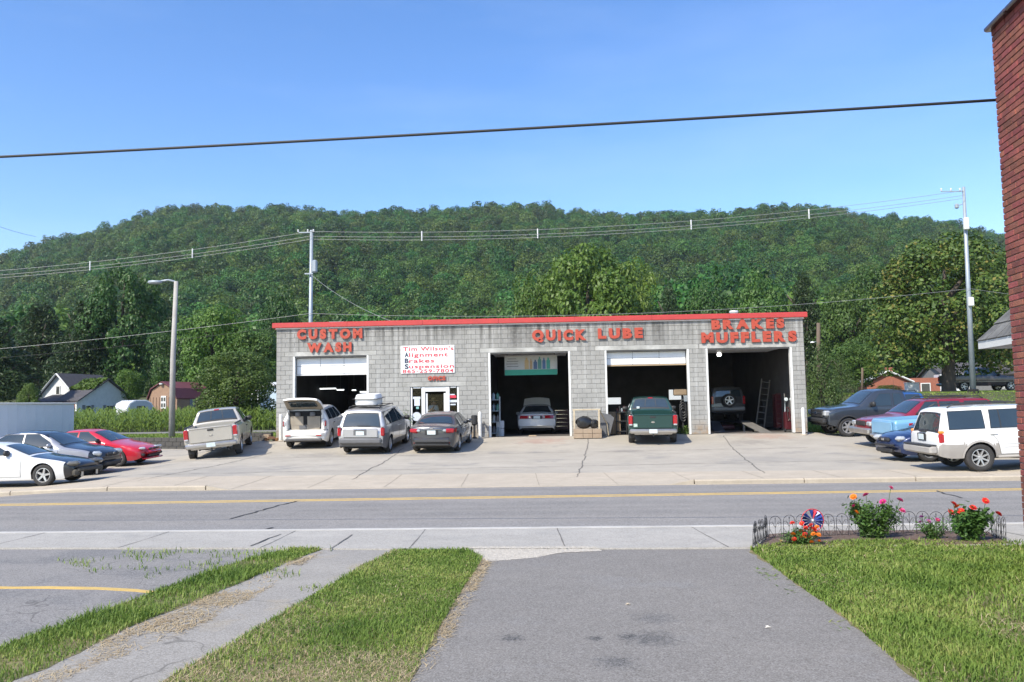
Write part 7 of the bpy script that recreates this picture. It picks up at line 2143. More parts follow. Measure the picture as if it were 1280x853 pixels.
m_pleaf = leaf_mat('zinnia_leaf', (.045, .10, .022), (.10, .19, .040), .08, .3)
m_stem = M('stem_green', (.07, .12, .035), r=.7)
PET = {}
def petal_mat(nm, c):
    if nm not in PET: PET[nm] = M('petal_' + nm, c, r=.55, c2=tuple(x * .7 for x in c), scale=40, transl=.25)
    return PET[nm]
def bloom_mesh(nm, c, R=.034, seed=0):
    rr = random.Random(seed); mb = MB()
    for ring, (rad, n, tilt, z) in enumerate(((R, 13, .18, 0), (R * .78, 11, .45, .006), (R * .5, 8, .8, .011))):
        for k in range(n):
            a = 2 * PI * (k + .5 * ring) / n + rr.uniform(-.1, .1); d = Vector((math.cos(a), math.sin(a), 0)); s = Vector((-d.y, d.x, 0)) * rad * .26
            b = d * rad * .15 + Vector((0, 0, z)); e = d * rad + Vector((0, 0, z + rad * tilt)); m_ = b.lerp(e, .6) + Vector((0, 0, .003))
            mb.add([b - s * .4, b + s * .4, m_ + s, m_ - s, e], [(0, 1, 2, 3), (3, 2, 4)])
    mb.lathe([(0, .016), (.007, .015), (.01, .008), (.006, 0)][::-1], 7, mi=1)
    return mb.mesh('bloom', [petal_mat(nm, c), M('flower_eye', (.45, .25, .03), r=.8)])
BC = {'red': (.85, .045, .03), 'orange': (.95, .27, .02), 'pink': (.90, .09, .32), 'magenta': (.70, .03, .26), 'violet': (.55, .16, .45), 'cream': (.75, .66, .35)}
def flower_plant(px, py, hpx, wpx, label, blooms, leafs, lsize, name='zinnia_plant', seed=0, R=.048, cat='flower', tops=None):
    """blooms: (dx px, dy px above base, colour)"""
    g = gp(px, py); Y = g.y; k = Y / FPX
    e = empty(name, (g.x, g.y, hzf(g.x, g.y) + .03)); tag(e, label, cat, 'flowers in the wire edged bed')
    rg = np.random.default_rng(seed); rr = random.Random(seed)
    H, W_ = hpx * k, wpx * k / 2
    st = MB(); tips = []
    for i in range(22):
        a = rr.uniform(0, 6.28); q = Vector((math.cos(a), math.sin(a) * .7, 0)) * W_ * rr.uniform(.1, .95); z = H * rr.uniform(.7, 1.0) * (1 - .3 * (q.length / W_) ** 2)
        st.tube([(q.x * .15, q.y * .15, -.02), (q.x * .7, q.y * .7, z * .55), (q.x, q.y, z)], .0045, 5); tips.append((q, z))
    n = leafs
    t = rg.integers(0, len(tips), n); f = rg.random(n) ** .7
    base = np.array([[tp[0].x, tp[0].y, tp[1]] for tp in tips])[t]
    C = np.stack([base[:, 0] * (.2 + .85 * f), base[:, 1] * (.2 + .85 * f), base[:, 2] * (.06 + .94 * f)], -1) + rg.normal(0, .036, (n, 3)); C[:, 2] = np.maximum(C[:, 2], .01)
    out = np.stack([C[:, 0] * 3, C[:, 1] * 3, np.full(n, .8)], -1)
    V = leaf_quads(C, out, lsize, rg, .45, .55); put('leaves', np_mesh('leaves', V, np.arange(n * 4).reshape(-1, 4), m_pleaf), e)
    for (dx, dy, col) in blooms:
        x, z = dx * k, dy * k; y = rr.uniform(-.06, .04) if 'marigold' not in name else -W_ * rr.uniform(.1, .75)
        key = (col, R); 
        if key not in PET: PET[key] = bloom_mesh(col, BC[col], R, len(PET))
        o = put('bloom', PET[key], e, (x, y, z), rr.uniform(0, 6)); o.rotation_euler = (rr.uniform(.25, .9), rr.uniform(-.35, .35), rr.uniform(0, 6))
        st.tube([(x * .3, y * .3, 0), (x * .8, y * .8, z * .6), (x, y, z - .004)], .0035, 5)
    st.build('stems', m_stem, e)
rr = random.Random(3)
mar = [(rr.uniform(-24, 22), rr.uniform(3, 22), rr.choice(['orange', 'orange', 'orange', 'red'])) for _ in range(20)] + [(-12, 26, 'red'), (-4, 27, 'red'), (8, 24, 'red'), (-26, 4, 'cream')]
flower_plant(1001, 683, 15, 58, 'low mound of orange and red marigolds before the pinwheel', mar, 1500, .017, 'marigold_plant', 1, .034)
flower_plant(1091, 676, 48, 66, 'tall leafy zinnia bush with orange, pink and magenta blooms', [(-20, 50, 'orange'), (-5, 52, 'pink'), (-22, 39, 'magenta'), (-21, 32, 'orange'), (26, 60, 'pink'), (37, 45, 'pink'), (36, 33, 'pink'), (14, 44, 'magenta')], 2600, .026, 'zinnia_plant', 2)
flower_plant(1166, 677, 22, 44, 'small straggly plant with violet and pink petals between two bushes', [(-11, 26, 'violet'), (-6, 22, 'violet'), (-2, 10, 'magenta'), (9, 22, 'magenta'), (-14, 20, 'violet')], 700, .018, 'petunia_plant', 3, .034)
flower_plant(1214, 679, 42, 56, 'leafy zinnia bush with bright red blooms at the end of the bed', [(-22, 45, 'red'), (-16, 41, 'orange'), (-21, 34, 'red'), (-12, 36, 'red'), (8, 33, 'red'), (18, 48, 'red'), (32, 32, 'red'), (2, 40, 'red')], 1800, .032, 'zinnia_plant', 4)
# pinwheel
g = gp(1016, 679); k = g.y / FPX
pw = empty('pinwheel', (g.x, g.y, hzf(g.x, g.y))); tag(pw, 'red and blue pinwheel with a red rim behind the marigolds', 'pinwheel')
zc = 28 * k
MB().tube([(0, 0, -.05), (0, 0, zc)], .006, 6).build('stick', m_white, pw)
MB().tube([(.135 * math.cos(2 * PI * q / 28), -.03, zc + .135 * math.sin(2 * PI * q / 28)) for q in range(29)], .006, 6, cap=False).build('rim', M('foil_red', (.55, .03, .05), r=.25), pw)
cols = [M('foil_blue', (.03, .06, .28), r=.2, metal=.4), M('foil_red', (.55, .03, .05), r=.25), M('foil_silver', (.75, .77, .8), r=.15, metal=.7), M('foil_navy', (.02, .03, .12), r=.25, metal=.3)]
for q in range(16):
    a = 2 * PI * q / 16; d = Vector((math.cos(a), 0, math.sin(a))); s = Vector((-d.z, 0, d.x))
    V = [d * .012, d * .125 - s * .006 + Vector((0, -.018, 0)), d * .125 + s * .036 + Vector((0, .012, 0)), d * .05 + s * .014]
    V = [v + Vector((0, -.03, zc)) for v in V]; V += [v + Vector((0, .002, 0)) for v in V]
    MB().add(V, [(0, 1, 2, 3), (7, 6, 5, 4), (0, 4, 5, 1), (1, 5, 6, 2), (2, 6, 7, 3)]).build('blade', cols[(0, 0, 3, 1, 0, 2, 0, 3)[q % 8]], pw)
MB().lathe([(0, -.045), (.014, -.04), (.014, -.02), (0, -.015)], 8, c=(0, 0, zc), axis='Y').build('hub', m_white, pw)
# small bits on the driveway
for (px, py, c, l) in ((960, 787, (.75, .7, .6), 'pale leaf scrap on the driveway near the lawn edge'), (785, 758, (.5, .42, .3), 'tiny dry leaf lying on the middle of the driveway')):
    g = gp(px, py); mb = MB().add([(-.025, 0, .002), (0, .012, .01), (.028, .002, .004), (.002, -.014, .008)], [(0, 3, 2, 1)]); mb.add([(-.02, .01, .012), (.01, .016, .014), (.0, .0, .008)], [(0, 2, 1)])
    o = mb.build('leaf_scrap', M('scrap_%d' % px, c, r=.7)); o.location = (g.x, g.y, g.z + .012); tag(o, l, 'leaf')
# ------------------------------------------------------------------ round the doors and inside the bays
def wl(u, v, z=0.0): return bw(u, v, z)
def bu(px, v=0.0):
    """building u of pixel column px at inner depth v"""
    d = ray(px, 500); o = Vector((0, 0, EYE)); q = A0 + BV * v
    p = o + d * ((q - o).dot(BV) / d.dot(BV)); return (p - A0).dot(BU)
def bz(px, py, v):
    d = ray(px, py); o = Vector((0, 0, EYE)); q = A0 + BV * v
    return (o + d * ((q - o).dot(BV) / d.dot(BV))).z - FLOOR
def thing(name, px, v, label, cat, group=None, rz=0.0, z=0.0):
    e = empty(name, bw(bu(px, v), v, z), BRZ + rz)
    if v < 0: e.location.z = hzf(e.location.x, e.location.y)
    return tag(e, label, cat, group)
m_boll = M('bollard_white', (.72, .71, .68), r=.6, c2=(.50, .48, .43), scale=6)
proto = None
for px, lab in ((351, 'white pipe bollard at the wash bay end of the garage'), (599.5, 'white pipe bollard before the lube bay jamb by the office'), (1003, 'white pipe bollard at the brakes bay corner')):
    if proto is None:
        b = thing('bollard', px, -.55, lab, 'bollard', 'white pipe bollards')
        MB().lathe([(.075, -.1), (.075, 1.12), (.06, 1.16), (.03, 1.185), (0, 1.19)], 14).build('post', m_boll, b, smooth=True); MB().lathe([(.13, .0), (.12, .03), (.076, .05)], 14).build('footing', m_kerb, b); proto = b
    else:
        b = copy_tree(proto); b.location = bw(bu(px, -.55), -.55, 0); b.location.z = hzf(b.location.x, b.location.y); b['label'] = lab
# the two dark poles by the office: ashtray / bin
t = thing('litter_bin', 592.5, -.35, 'black slim bin on a stand between the office and the bollard', 'bin')
MB().lathe([(.10, 0), (.11, .04), (.05, .08), (.05, .55), (.13, .62), (.14, .98), (.12, 1.0)], 12).build('body', m_black, t, smooth=False); MB().box((0, 0, .99), (.2, .2, .05), bev=.02).build('lid', m_black, t)
t = thing('hose_bib', 604.5, -.12, 'small dark tap on the wall beside the lube bay', 'tap')
MB().tube([(0, .08, .62), (0, -.06, .62), (0, -.1, .55)], .03, 8).build('tap', m_black, t); MB().lathe([(0, 0), (.05, .01), (.05, .03), (0, .035)], 8, c=(0, -.05, .66)).build('handle', m_black, t)
# planter by the door
t = thing('planter', 508.5, -.5, 'potted leafy plant by the office window', 'plant pot')
MB().lathe([(.12, 0), (.17, .34), (.19, .36), (.19, .4), (.15, .4)], 12).build('pot', M('pot_dark', (.06, .05, .045), r=.7), t)
rg = np.random.default_rng(6); n = 220; C = rg.normal(0, .14, (n, 3)); C[:, 2] = .6 + np.abs(rg.normal(0, .3, n))
put('leaves', np_mesh('leaves', leaf_quads(C, C + np.array([0, 0, .5]), .06, rg, .35), np.arange(n * 4).reshape(-1, 4), m_pleaf), t)
# block plinth with pipe rail and black bags
t = thing('railed_plinth', 733.5, -.7, 'stained block plinth with a pale pipe rail between two bays', 'plinth')
m_pl = M('plinth_block', (.36, .28, .20), r=.9, c2=(.27, .20, .14), scale=3)
kk = 1.0 / 28.4
for r_ in range(2):
    for c in range(3):
        MB().box(((c - 1) * .40, 0, .105 + r_ * .205), (.39, .42, .195), bev=.01).build('block', m_pl, t)
m_rail = M('rail_cream', (.55, .47, .33), r=.5, c2=(.40, .32, .22), scale=8)
for x in (-.56, .50): MB().box((x, -.12, .80), (.075, .075, .80), bev=.01).build('post', m_rail, t)
MB().box((-.03, -.12, 1.225), (1.2, .07, .06), bev=.01).build('rail', m_rail, t)
MB().tube([(.52, -.1, 1.22), (.86, .3, .6), (.92, .36, .1)], .03, 6).build('brace', m_rail, t)
def bag(sz, seed):
    rr = random.Random(seed); mb = MB(); V = []; n, m = 12, 8
    for j in range(m + 1):
        ph = PI * j / m
        for i in range(n):
            a = 2 * PI * i / n; r = math.sin(ph) ** .8 * (1 + rr.uniform(-.16, .16)); V.append((sz[0] * r * math.cos(a), sz[1] * r * math.sin(a), sz[2] * (1 - math.cos(ph)) * (1 + rr.uniform(-.04, .04))))
    F = [(j * n + i, j * n + (i + 1) % n, (j + 1) * n + (i + 1) % n, (j + 1) * n + i) for j in range(m) for i in range(n)]
    mb.add(V, F); return mb
m_bag = M('bin_bag', (.016, .016, .017), r=.28, spec=.6)
for (dx, sz, lab) in ((-.16, (.33, .2, .27), 'larger black rubbish bag slumped on the block plinth'), (.28, (.2, .18, .2), 'smaller black rubbish bag on the plinth under the rail')):
    b = bag(sz, int(dx * 100) + 50).build('rubbish_bag', m_bag, None, auto=25); b.location = Vector(t.location) + BU * dx + Vector((0, 0, .41)); tag(b, lab, 'rubbish bag', 'black rubbish bags')
t = thing('leaning_panels', 755, -.25, 'dark panels leaning on the wall behind the plinth', 'panels')
for k in range(3): MB().box((.06 * k - .05, -.02 * k, .5), (.5, .03, 1.0 - .1 * k), rot=Matrix.Rotation(.22 + .03 * k, 3, 'Y')).build('panel', m_cladding, t)
# firewood-like debris at the left corner
t = thing('debris_pile', 336, -.5, 'small heap of brown cardboard and scraps at the low wall end', 'rubbish')
rr = random.Random(2)
for k in range(7): MB().box((rr.uniform(-.4, .4), rr.uniform(-.2, .2), .08 + .07 * (k % 3)), (rr.uniform(.2, .4), rr.uniform(.1, .25), rr.uniform(.05, .16)), rz=rr.uniform(0, 3), bev=.01).build('scrap', M('scrap_brown%d' % (k % 3), ((.32, .17, .08), (.22, .12, .07), (.4, .3, .2))[k % 3], r=.9), t)

# ---- bay 1: tube lamps in a row
m_tube = M('tube_lamp', (.95, 1.0, 1.0), emit=2.2); m_fix = M('fixture', (.5, .5, .5), r=.5)
for k, (a, b, py, v) in enumerate(((366, 387, 482.5, 5.5), (397, 420, 486, 6.5), (421, 430, 487.5, 9), (440, 445, 488, 11), (450, 461, 490, 6.5))):
    u0_, u1_ = bu(a, v), bu(b, v); z = bz((a + b) / 2, py, v)
    t = empty('tube_light', bw((u0_ + u1_) / 2, v, z), BRZ); tag(t, ['long tube light deep in the wash bay, nearest the jamb', 'second tube light in the wash bay, the longest one', 'short glint of tube light mid way in the wash bay', 'tiny far tube light in the wash bay', 'tube light beside the inner wall of the wash bay'][k], 'tube light', 'tube lights of the wash bay')
    MB().box((0, 0, .045), (u1_ - u0_, .12, .05)).build('fixture', m_fix, t); MB().tube([(-(u1_ - u0_) / 2, 0, 0), ((u1_ - u0_) / 2, 0, 0)], .025, 8).build('tube', m_tube, t)
    MB().tube([(0, 0, .06), (0, 0, max(.1, 4.6 - z))], .006, 4).build('hanger', m_fix, t)
# ---- bay 2: banner, shelves, boxes
v = 1.1; x0, x1 = bu(631.5, v), bu(697.5, v); z1_, z0_ = bz(664, 444.5, v), bz(664, 469, v)
t = empty('product_banner', bw((x0 + x1) / 2, v, (z0_ + z1_) / 2), BRZ); tag(t, 'hanging banner with white top, bottle pictures and a green foot in the lube bay', 'banner')
Wb, Hb_ = x1 - x0, z1_ - z0_
MB().box((0, 0, 0), (Wb, .02, Hb_)).build('sheet', M('banner_grey', (.40, .41, .40), r=.6), t)
MB().box((0, -.013, -Hb_ / 2 + Hb_ * .14), (Wb * .995, .004, Hb_ * .28)).build('band', M('banner_green', (.015, .26, .17), r=.5), t)
for k in range(4): MB().box((-Wb * .36 + .03 * (k % 2), -.013, Hb_ * (.34 - .13 * k)), (Wb * (.22 if k else .16), .004, Hb_ * .035)).build('print', M('print_grey', (.16, .16, .16)), t)
for k, (c, h, w_) in enumerate((((.42, .30, .14), .62, .08), ((.35, .24, .12), .55, .05), ((.05, .10, .20), .5, .07), ((.06, .20, .18), .66, .07), ((.05, .12, .25), .6, .06), ((.04, .28, .22), .6, .07), ((.45, .45, .42), .5, .1))):
    x = -Wb * .08 + Wb * .082 * k
    mb = MB().prism([(-w_ * .5 * Wb, 0), (w_ * .5 * Wb, 0), (w_ * .5 * Wb, h * .72), (w_ * .2 * Wb, h * .85), (w_ * .2 * Wb, h), (-w_ * .2 * Wb, h), (-w_ * .2 * Wb, h * .85), (-w_ * .5 * Wb, h * .72)], lambda p, s: (x + p[0], (-.0125, -.018)[s], -Hb_ * .2 + p[1] * Hb_ * .95)); mb.build('print', M('print%d' % k, c, r=.5), t)
for s in (-1, 1): MB().tube([(s * Wb * .45, 0, Hb_ / 2), (s * Wb * .45, 0, Hb_ / 2 + .25)], .008, 4).build('cord', m_black, t)
sh = thing('steel_shelf', 617, 1.2, 'tall steel shelf of fluid cans just inside the lube bay', 'shelf')
for x in (-.28, .28):
    for y in (-.2, .2): MB().box((x, y, .9), (.04, .04, 1.8)).build('upright', m_galv, sh)
for k in range(4): MB().box((0, 0, .15 + .5 * k), (.6, .44, .03)).build('board', m_galv, sh)
rr = random.Random(12)
for k in range(4):
    for j in range(3):
        c = rr.choice([(.10, .20, .30), (.25, .32, .38), (.06, .22, .18), (.45, .46, .46), (.12, .12, .14)])
        b = MB().lathe([(.07, 0), (.075, .02), (.075, .24), (.03, .28), (.03, .31), (0, .31)], 10).build('fluid_can', M('can_%d%d' % (k, j), c, r=.4)); b.location = Vector(sh.location) + BU * (-.18 + .18 * j) + BV * rr.uniform(-.1, .05) + Vector((0, 0, .166 + .5 * k))
        tag(b, 'fluid can on the steel shelf, board %s, %s' % (('lowest', 'second lowest', 'third', 'top')[k], ('jamb end', 'middle', 'inner end')[j]), 'can', 'fluid cans on the steel shelf')
for k, z in ((0, 0), (1, .36)):
    b = MB().box((0, 0, .17), (.36, .36, .34), bev=.015).build('bucket_box', M('pail_white', (.5, .52, .55), r=.5)); b.location = bw(bu(624.5, 1.3), 1.3, z); b.rotation_euler.z = BRZ + .1 * k; tag(b, ('white box standing on the floor by the shelf', 'white box stacked on another by the shelf')[k], 'box', 'white boxes by the shelf')
# drip board in front of the white saloon
t = thing('floor_board', 665, .35, 'pale board lying on the lube bay threshold', 'board'); MB().box((0, 0, .03), (.34, .3, .05), bev=.01).build('board', m_wood, t)
def tool_chest(px, v, w_, h, mat, label, rows=5):
    t = thing('tool_chest', px, v, label, 'tool chest')
    MB().box((0, 0, .12 + h / 2), (w_, .5, h), bev=.02).build('cabinet', mat, t)
    for k in range(rows):
        d = MB().box((0, -.262, .16 + h * (k + .5) / rows), (w_ - .06, .02, h / rows - .025), bev=.006).build('drawer', mat, t); MB().box((0, -.28, .16 + h * (k + .75) / rows), (w_ * .7, .02, .015)).build('handle', m_chrome, d)
    for x in (-1, 1):
        for y in (-1, 1): MB().lathe([(.0, -.02), (.05, -.02), (.05, .02), (0, .02)], 10, c=(x * (w_ / 2 - .08), y * .18, .05), axis='X').build('caster', m_black, t)
    return t
m_tred = M('tool_red', (.075, .010, .014), r=.4)
tool_chest(701, 6, .9, 1.0, m_tred, 'dim red tool chest at the inner side of the lube bay')
# ---- bay 3: workbench, boxes, stand with clutter
t = thing('cardboard_crate', 765.5, 1.0, 'tan wooden crate by the jamb of the bay with the lifted door', 'crate')
m_crate = M('crate_tan', (.30, .22, .14), r=.9, c2=(.22, .16, .10), scale=4)
for k in range(5): MB().box((-.25 + .125 * k, -.26, .53), (.115, .03, 1.0)).build('slat', m_crate, t)
MB().box((0, 0, .52), (.62, .48, 1.0)).build('body', m_crate, t)
t = thing('tool_trolley', 775.5, .9, 'black trolley cluttered with red tools beside the green pickup', 'trolley')
for z in (.15, .6, 1.0): MB().box((0, 0, z), (.5, .5, .05), bev=.01).build('tray', m_black, t)
for x in (-.22, .22):
    for y in (-.22, .22): MB().box((x, y, .52), (.04, .04, 1.02)).build('leg', m_black, t)
for k in range(4): MB().box((-.16 + .1 * k, -.1, 1.1 + .05 * (k % 2)), (.08, .2, .16 + .1 * (k % 2)), bev=.02).build('tool', (m_tred, m_black, m_galv, m_tred)[k], t)
t = thing('pressure_stand', 853, 1.3, 'tall stand hung with dark hoses beside the green pickup', 'stand')
MB().tube([(0, 0, 0), (0, 0, 1.75)], .05, 8).build('post', m_black, t); MB().lathe([(.35, 0), (.35, .05), (.1, .1)], 12).build('foot', m_black, t)
for k in range(4): MB().tube([(.14 * math.cos(a) , -.08, 1.2 - .12 * k + .3 * math.sin(a)) for a in np.linspace(0, 6.28, 14)], .03, 6, cap=False).build('hose', m_black, t)
MB().box((-.1, -.05, 1.85), (.6, .3, .3), bev=.04).build('case', m_crate, t); MB().box((.2, -.1, 1.55), (.3, .25, .3), bev=.04).build('case', m_galv, t)
t = thing('potted_weed', 858, .25, 'green leafy clump on the floor by the third bay jamb', 'plant'); rg = np.random.default_rng(8); n = 160; C = rg.normal(0, .13, (n, 3)) * [1.8, 1, 1]; C[:, 2] = np.abs(C[:, 2]) + .03
put('leaves', np_mesh('leaves', leaf_quads(C, C + np.array([0, 0, .4]), .07, rg, .35), np.arange(n * 4).reshape(-1, 4), m_leaf_b), t); MB().lathe([(.1, 0), (.14, .1), (.12, .1)], 10).build('pot', m_black, t)
t = thing('tyre', 863.5, .8, 'worn tyre leaning on the jamb of the third bay', 'tyre'); o = put('tread', wheel_meshes(.33, .21, 5)[0], t, (0, 0, .33), PI / 2 - .2)
# ---- bay 4: lamp, rack, ramps, ladder, tool chests
vv = 4.0; z = bz(901, 443.5, vv)
t = empty('shop_lamp', bw(bu(901, vv), vv, z)); tag(t, 'single bright bulb hanging in the brakes bay', 'lamp')
MB().lathe([(0, -.10), (.09, -.07), (.11, 0), (.08, .07), (.04, .12), (0, .12)], 12).build('bulb', M('bulb_glow', (1, .98, .92), emit=4), t, smooth=True); MB().tube([(0, 0, .12), (0, 0, max(.2, 4.7 - z))], .012, 6).build('cord', m_black, t)
rk = empty('alignment_rack', (rackx, 41.6 + 1.3, FLOOR)); tag(rk, 'wheel alignment rack with sloping ramps under the dim grey SUV', 'vehicle rack')
m_rack = M('rack_blue', (.05, .06, .085), r=.5, c2=(.035, .04, .05)); m_ramp2 = M('ramp_steel', (.20, .19, .17), r=.5, c2=(.14, .13, .12))
for s in (-1, 1):
    MB().box((s * .75, 0, RACK - .06), (.5, 4.4, .10)).build('runway', m_rack, rk)
    for y in (-1.9, 1.9): MB().box((s * .75, y, (RACK - .11) / 2), (.12, .12, RACK - .12)).build('leg', m_rack, rk)
    a, b = Vector((s * .75, -2.2, RACK - .03)), Vector((s * .95, -4.0, .03)); n_ = Vector((.25, 0, 0)); q = [a - n_, a + n_, b + n_, b - n_]; V = q + [p - Vector((0, 0, .05)) for p in q]
    MB().add(V, [(3, 2, 1, 0), (4, 5, 6, 7), (0, 1, 5, 4), (1, 2, 6, 5), (2, 3, 7, 6), (3, 0, 4, 7)]).build('ramp', m_rack if s < 0 else m_ramp2, rk)
MB().box((0, -1.2, .14), (.9, .5, .2), bev=.03).build('jack', m_tred, rk)
t = thing('pale_ramp', 946, 1.3, 'pale steel drive-on ramp sloping in the brakes bay mouth', 'ramp', rz=.35)
q = [Vector((-.28, .8, .42)), Vector((.28, .8, .42)), Vector((.28, -.6, .02)), Vector((-.28, -.6, .02))]; V = q + [p - Vector((0, 0, .04)) for p in q]
MB().add(V, [(3, 2, 1, 0), (4, 5, 6, 7), (0, 1, 5, 4), (1, 2, 6, 5), (2, 3, 7, 6), (3, 0, 4, 7)]).build('plate', m_ramp2, t)
for x in (-.24, .24): MB().box((x, .72, .19), (.05, .05, .37)).build('leg', m_rack, t)
t = thing('ladder', 948, 4.6, 'grey aluminium ladder leaning in the dark brakes bay', 'ladder', rz=0)
lean = Matrix.Rotation(.16, 3, 'Y')
for s in (-1, 1): MB().box(lean @ Vector((s * .2, 0, 1.25)), (.05, .07, 2.5), rot=lean).build('stile', m_ramp2, t)
for k in range(8): MB().box(lean @ Vector((0, 0, .25 + .3 * k)), (.38, .05, .03), rot=lean).build('rung', m_ramp2, t)
tool_chest(963, 5.0, .9, 1.35, m_black, 'tall black tool chest in the brakes bay beyond the ladder')
tool_chest(974, 3.4, .5, 1.6, m_tred, 'tall dark red tool chest near the brakes bay jamb', 7)
t = thing('hose_reel', 985, .9, 'red trolley with hanging hoses and gauges at the brakes bay jamb', 'trolley')
MB().box((0, 0, .5), (.4, .35, .8), bev=.04).build('cabinet', m_tred, t); MB().tube([(-.15, 0, .9), (-.15, 0, 1.7), (.15, 0, 1.7), (.15, 0, .9)], .025, 6).build('frame', m_chrome, t)
for k in range(3): MB().tube([(-.1 + .1 * k + .1 * math.cos(a), -.2, .8 + .3 * math.sin(a)) for a in np.linspace(0, 6.28, 14)], .018, 6, cap=False).build('hose', (m_tred, m_black, m_tred)[k], t)
for x in (-.12, .12): MB().lathe([(0, -.04), (.08, -.03), (.08, .03), (0, .04)], 12, c=(x, -.12, 1.45), axis='Y').build('gauge', m_plate, t)
for x in (-.18, .18): MB().lathe([(0, -.03), (.09, -.03), (.09, .03), (0, .03)], 12, c=(x, 0, .09), axis='X').build('wheel', m_black, t)
t = thing('wall_notice', 991, .6, 'small white notice fixed inside the brakes bay jamb', 'notice', z=1.75); MB().box((-.02, 0, 0), (.14, .02, .22)).build('sheet', m_plate, t)
# ---- office glass: stickers and poster
def sticker(px, py, w_, h, mat, label, v=.06, shape='box', rot=0):
    u, z = UZ(px, py); e = MB()
    if shape == 'box': e.box((0, 0, 0), (w_, .004, h))
    else: e.lathe([(0, -.002), (w_ / 2, -.002), (w_ / 2, .002), (0, .002)], 20, axis='Y')
    o = e.build('window_sticker', mat); o.location = bw(u, v + .02, z); o.rotation_euler.z = BRZ; tag(o, label, 'sticker', 'stickers on the office glass')
m_sw = M('sticker_paper', (.66, .68, .72), r=.5, c2=(.45, .5, .58), scale=20); m_srd = M('sticker_red', (.62, .03, .06), r=.5)
sticker(521, 503, .25, .32, m_sw, 'pale notice on the side window by the planter'); sticker(520.5, 497.5, .34, .10, m_sw, 'pale strip above the notice on the side window', .055)
sticker(521.5, 510, .12, .10, M('sticker_teal', (.25, .5, .48), r=.5), 'small teal sticker under the pale notice'); sticker(520.5, 521, .40, .40, m_sw, 'round pale sticker low on the side window', .06, 'disc')
sticker(564.5, 493.4, .26, .05, m_sw, 'top white line of print on the window near the door'); sticker(565, 496, .36, .12, m_srd, 'red line of print on the window near the door', .055)
sticker(565, 501.6, .42, .11, m_sw, 'middle white line of print on the window near the door'); sticker(566, 505.8, .24, .06, m_sw, 'lowest white line of print on the window near the door')

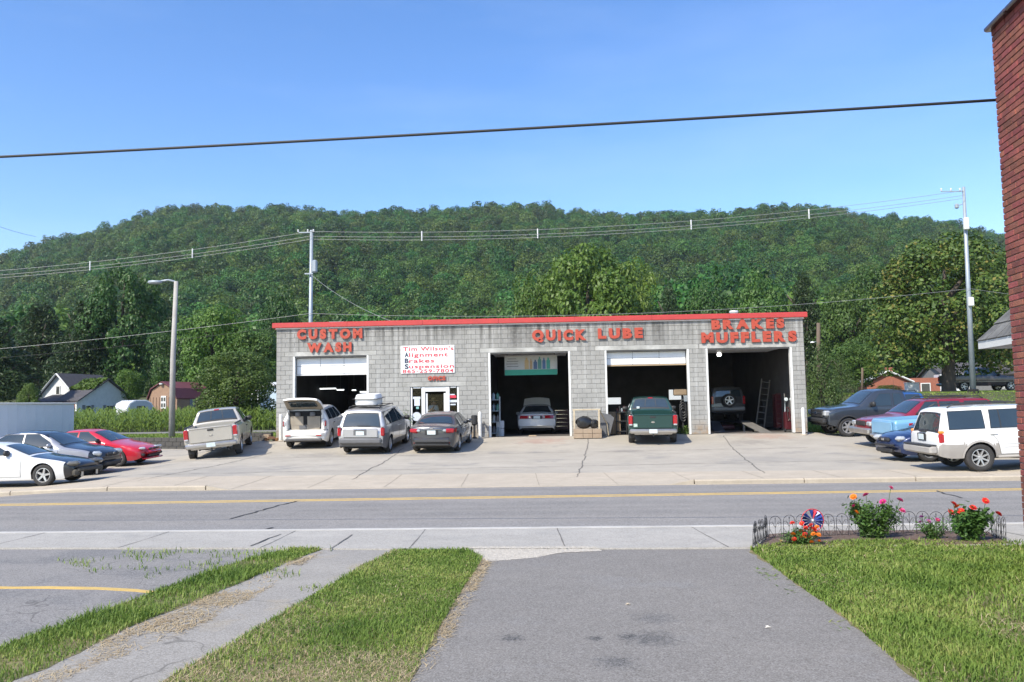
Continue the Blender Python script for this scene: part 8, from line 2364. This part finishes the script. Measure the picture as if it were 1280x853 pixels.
# ---- the person in the office doorway: one skinned body, straw hat and white shirt as children
def person():
    v = 1.0; px = 542
    P0 = bw(bu(px, v), v, 0)
    r = empty('person', P0, BRZ + .55); tag(r, 'person in a straw hat and white shirt standing behind the office door glass', 'person')
    J = {'pel': (0, 0, .96), 'spi': (0, .02, 1.12), 'che': (0, .04, 1.30), 'nek': (0, .035, 1.47), 'hea': (0, .02, 1.56), 'top': (0, .01, 1.70),
         'shL': (.19, .04, 1.40), 'elL': (.25, .03, 1.12), 'wrL': (.22, -.16, 1.00), 'haL': (.21, -.22, .99), 'shR': (-.19, .04, 1.40), 'elR': (-.27, -.06, 1.16), 'wrR': (-.14, -.24, 1.32), 'haR': (-.11, -.26, 1.38),
         'hiL': (.10, .0, .92), 'knL': (.12, -.03, .50), 'anL': (.12, .02, .09), 'toL': (.13, -.15, .035), 'hiR': (-.10, .0, .92), 'knR': (-.12, -.02, .50), 'anR': (-.12, .03, .09), 'toR': (-.13, -.14, .035)}
    R = {'pel': .15, 'spi': .14, 'che': .16, 'nek': .06, 'hea': .095, 'top': .08, 'sh': .072, 'el': .046, 'wr': .032, 'ha': .034, 'hi': .10, 'kn': .065, 'an': .045, 'to': .04}
    E = [('pel', 'spi'), ('spi', 'che'), ('che', 'nek'), ('nek', 'hea'), ('hea', 'top')]
    for s in 'LR': E += [('che', 'sh' + s), ('sh' + s, 'el' + s), ('el' + s, 'wr' + s), ('wr' + s, 'ha' + s), ('pel', 'hi' + s), ('hi' + s, 'kn' + s), ('kn' + s, 'an' + s), ('an' + s, 'to' + s)]
    for s, sx in (('L', 1), ('R', -1)):
        h = Vector(J['ha' + s]); f = (h - Vector(J['wr' + s])).normalized(); sd = f.cross(Vector((0, 0, 1))).normalized() if abs(f.z) < .9 else Vector((1, 0, 0))
        for k in range(4):
            a = h + f * .035 + sd * (.024 * (k - 1.5)); b = a + f * (.045 - .006 * abs(k - 1.4)) + Vector((0, 0, -.004)); c = b + f * .03 + Vector((0, 0, -.02))
            for nm, q in ((f'f{s}{k}a', a), (f'f{s}{k}b', b), (f'f{s}{k}c', c)): J[nm] = tuple(q); R[nm] = .0095
            E += [('ha' + s, f'f{s}{k}a'), (f'f{s}{k}a', f'f{s}{k}b'), (f'f{s}{k}b', f'f{s}{k}c')]
        a = Vector(J['wr' + s]) + f * .03 + sd * .04 * sx; b = a + f * .04 + sd * .012 * sx
        J[f't{s}a'], J[f't{s}b'] = tuple(a), tuple(b); R[f't{s}a'] = R[f't{s}b'] = .011; E += [('wr' + s, f't{s}a'), (f't{s}a', f't{s}b')]
    names = list(J); me = bpy.data.meshes.new('body'); me.from_pydata([J[n] for n in names], [(names.index(a), names.index(b)) for a, b in E], [])
    ob = put('body', me); md = ob.modifiers.new('skin', 'SKIN'); md2 = ob.modifiers.new('sub', 'SUBSURF'); md2.levels = 1; md2.render_levels = 1
    if not me.skin_vertices: 
        bpy.context.view_layer.objects.active = ob
    sk = me.skin_vertices[0].data if me.skin_vertices else None
    if sk is not None:
        for i, n in enumerate(names):
            q = R.get(n, R.get(n[:2], .05)); sk[i].radius = (q, q); sk[i].use_root = (n == 'pel')
    dg = bpy.context.evaluated_depsgraph_get(); m2 = bpy.data.meshes.new_from_object(ob.evaluated_get(dg)); bpy.data.objects.remove(ob)
    skin = M('skin', (.42, .25, .17), r=.55); m2.materials.clear()
    m2.materials.append(skin); m2.materials.append(M('jeans', (.05, .06, .09), r=.8)); m2.materials.append(M('shirt_white', (.72, .74, .76), r=.8)); m2.materials.append(m_black)
    def mi(p):
        c = p.center
        if c.z < .1: return 3
        if c.z < .98 and abs(c.x) < .2 and c.y > -.14: return 1
        if c.z > 1.46 or (c.y < -.08) or (abs(c.x) > .2 and c.z < 1.2): return 0
        return 2
    m2.polygons.foreach_set('material_index', [mi(p) for p in m2.polygons]); m2.polygons.foreach_set('use_smooth', [True] * len(m2.polygons))
    put('body', m2, r)
    fc = MB(); fc.lathe([(0, -.03), (.016, -.01), (.014, .012), (0, .02)], 8, c=(0, -.085, 1.60)); fc.build('nose', skin, r, smooth=True)
    for s in (-1, 1):
        MB().lathe([(0, -.012), (.012, 0), (0, .012)], 8, c=(s * .034, -.075, 1.635)).build('eye', m_plate, r, smooth=True); MB().lathe([(0, -.03), (.012, -.01), (.012, .012), (0, .03)], 6, c=(s * .095, .02, 1.61)).build('ear', skin, r, smooth=True)
    MB().box((0, -.078, 1.555), (.05, .012, .012), bev=.004).build('mouth', M('lips', (.3, .1, .09), r=.5), r)
    MB().lathe([(.10, 1.66), (.105, 1.60), (.08, 1.55), (.0, 1.54)], 12, c=(0, .03, 0)).build('hair', M('hair_brown', (.05, .03, .02), r=.8), r, smooth=True)
    m_st = M('straw_hat', (.42, .29, .14), r=.8, c2=(.32, .21, .10), scale=30)
    MB().lathe([(.21, 1.665), (.22, 1.675), (.17, 1.69), (.10, 1.69), (.10, 1.76), (.085, 1.80), (0, 1.81)], 20, c=(0, .02, 0)).build('hat', m_st, r, smooth=True)
    MB().lathe([(.103, 1.69), (.104, 1.715), (.1, 1.72)], 20, c=(0, .02, 0)).build('hat_band', M('hat_band', (.10, .05, .03), r=.7), r)
    return r
person()
# ------------------------------------------------------------------ summer haze between here and the ridge
hm = bpy.data.materials.new('haze'); hm.use_nodes = True
t = hm.node_tree; t.nodes.remove(t.nodes['Principled BSDF'])
pv = t.nodes.new('ShaderNodeVolumePrincipled'); pv.inputs['Color'].default_value = (.80, .88, 1.0, 1); pv.inputs['Density'].default_value = .00014; pv.inputs['Anisotropy'].default_value = .3
t.links.new(pv.outputs[0], t.nodes['Material Output'].inputs['Volume'])
hb = MB().box((0, 592, 103), (2060, 1260, 212)).build('haze', hm)
tag(hb, kind='stuff')
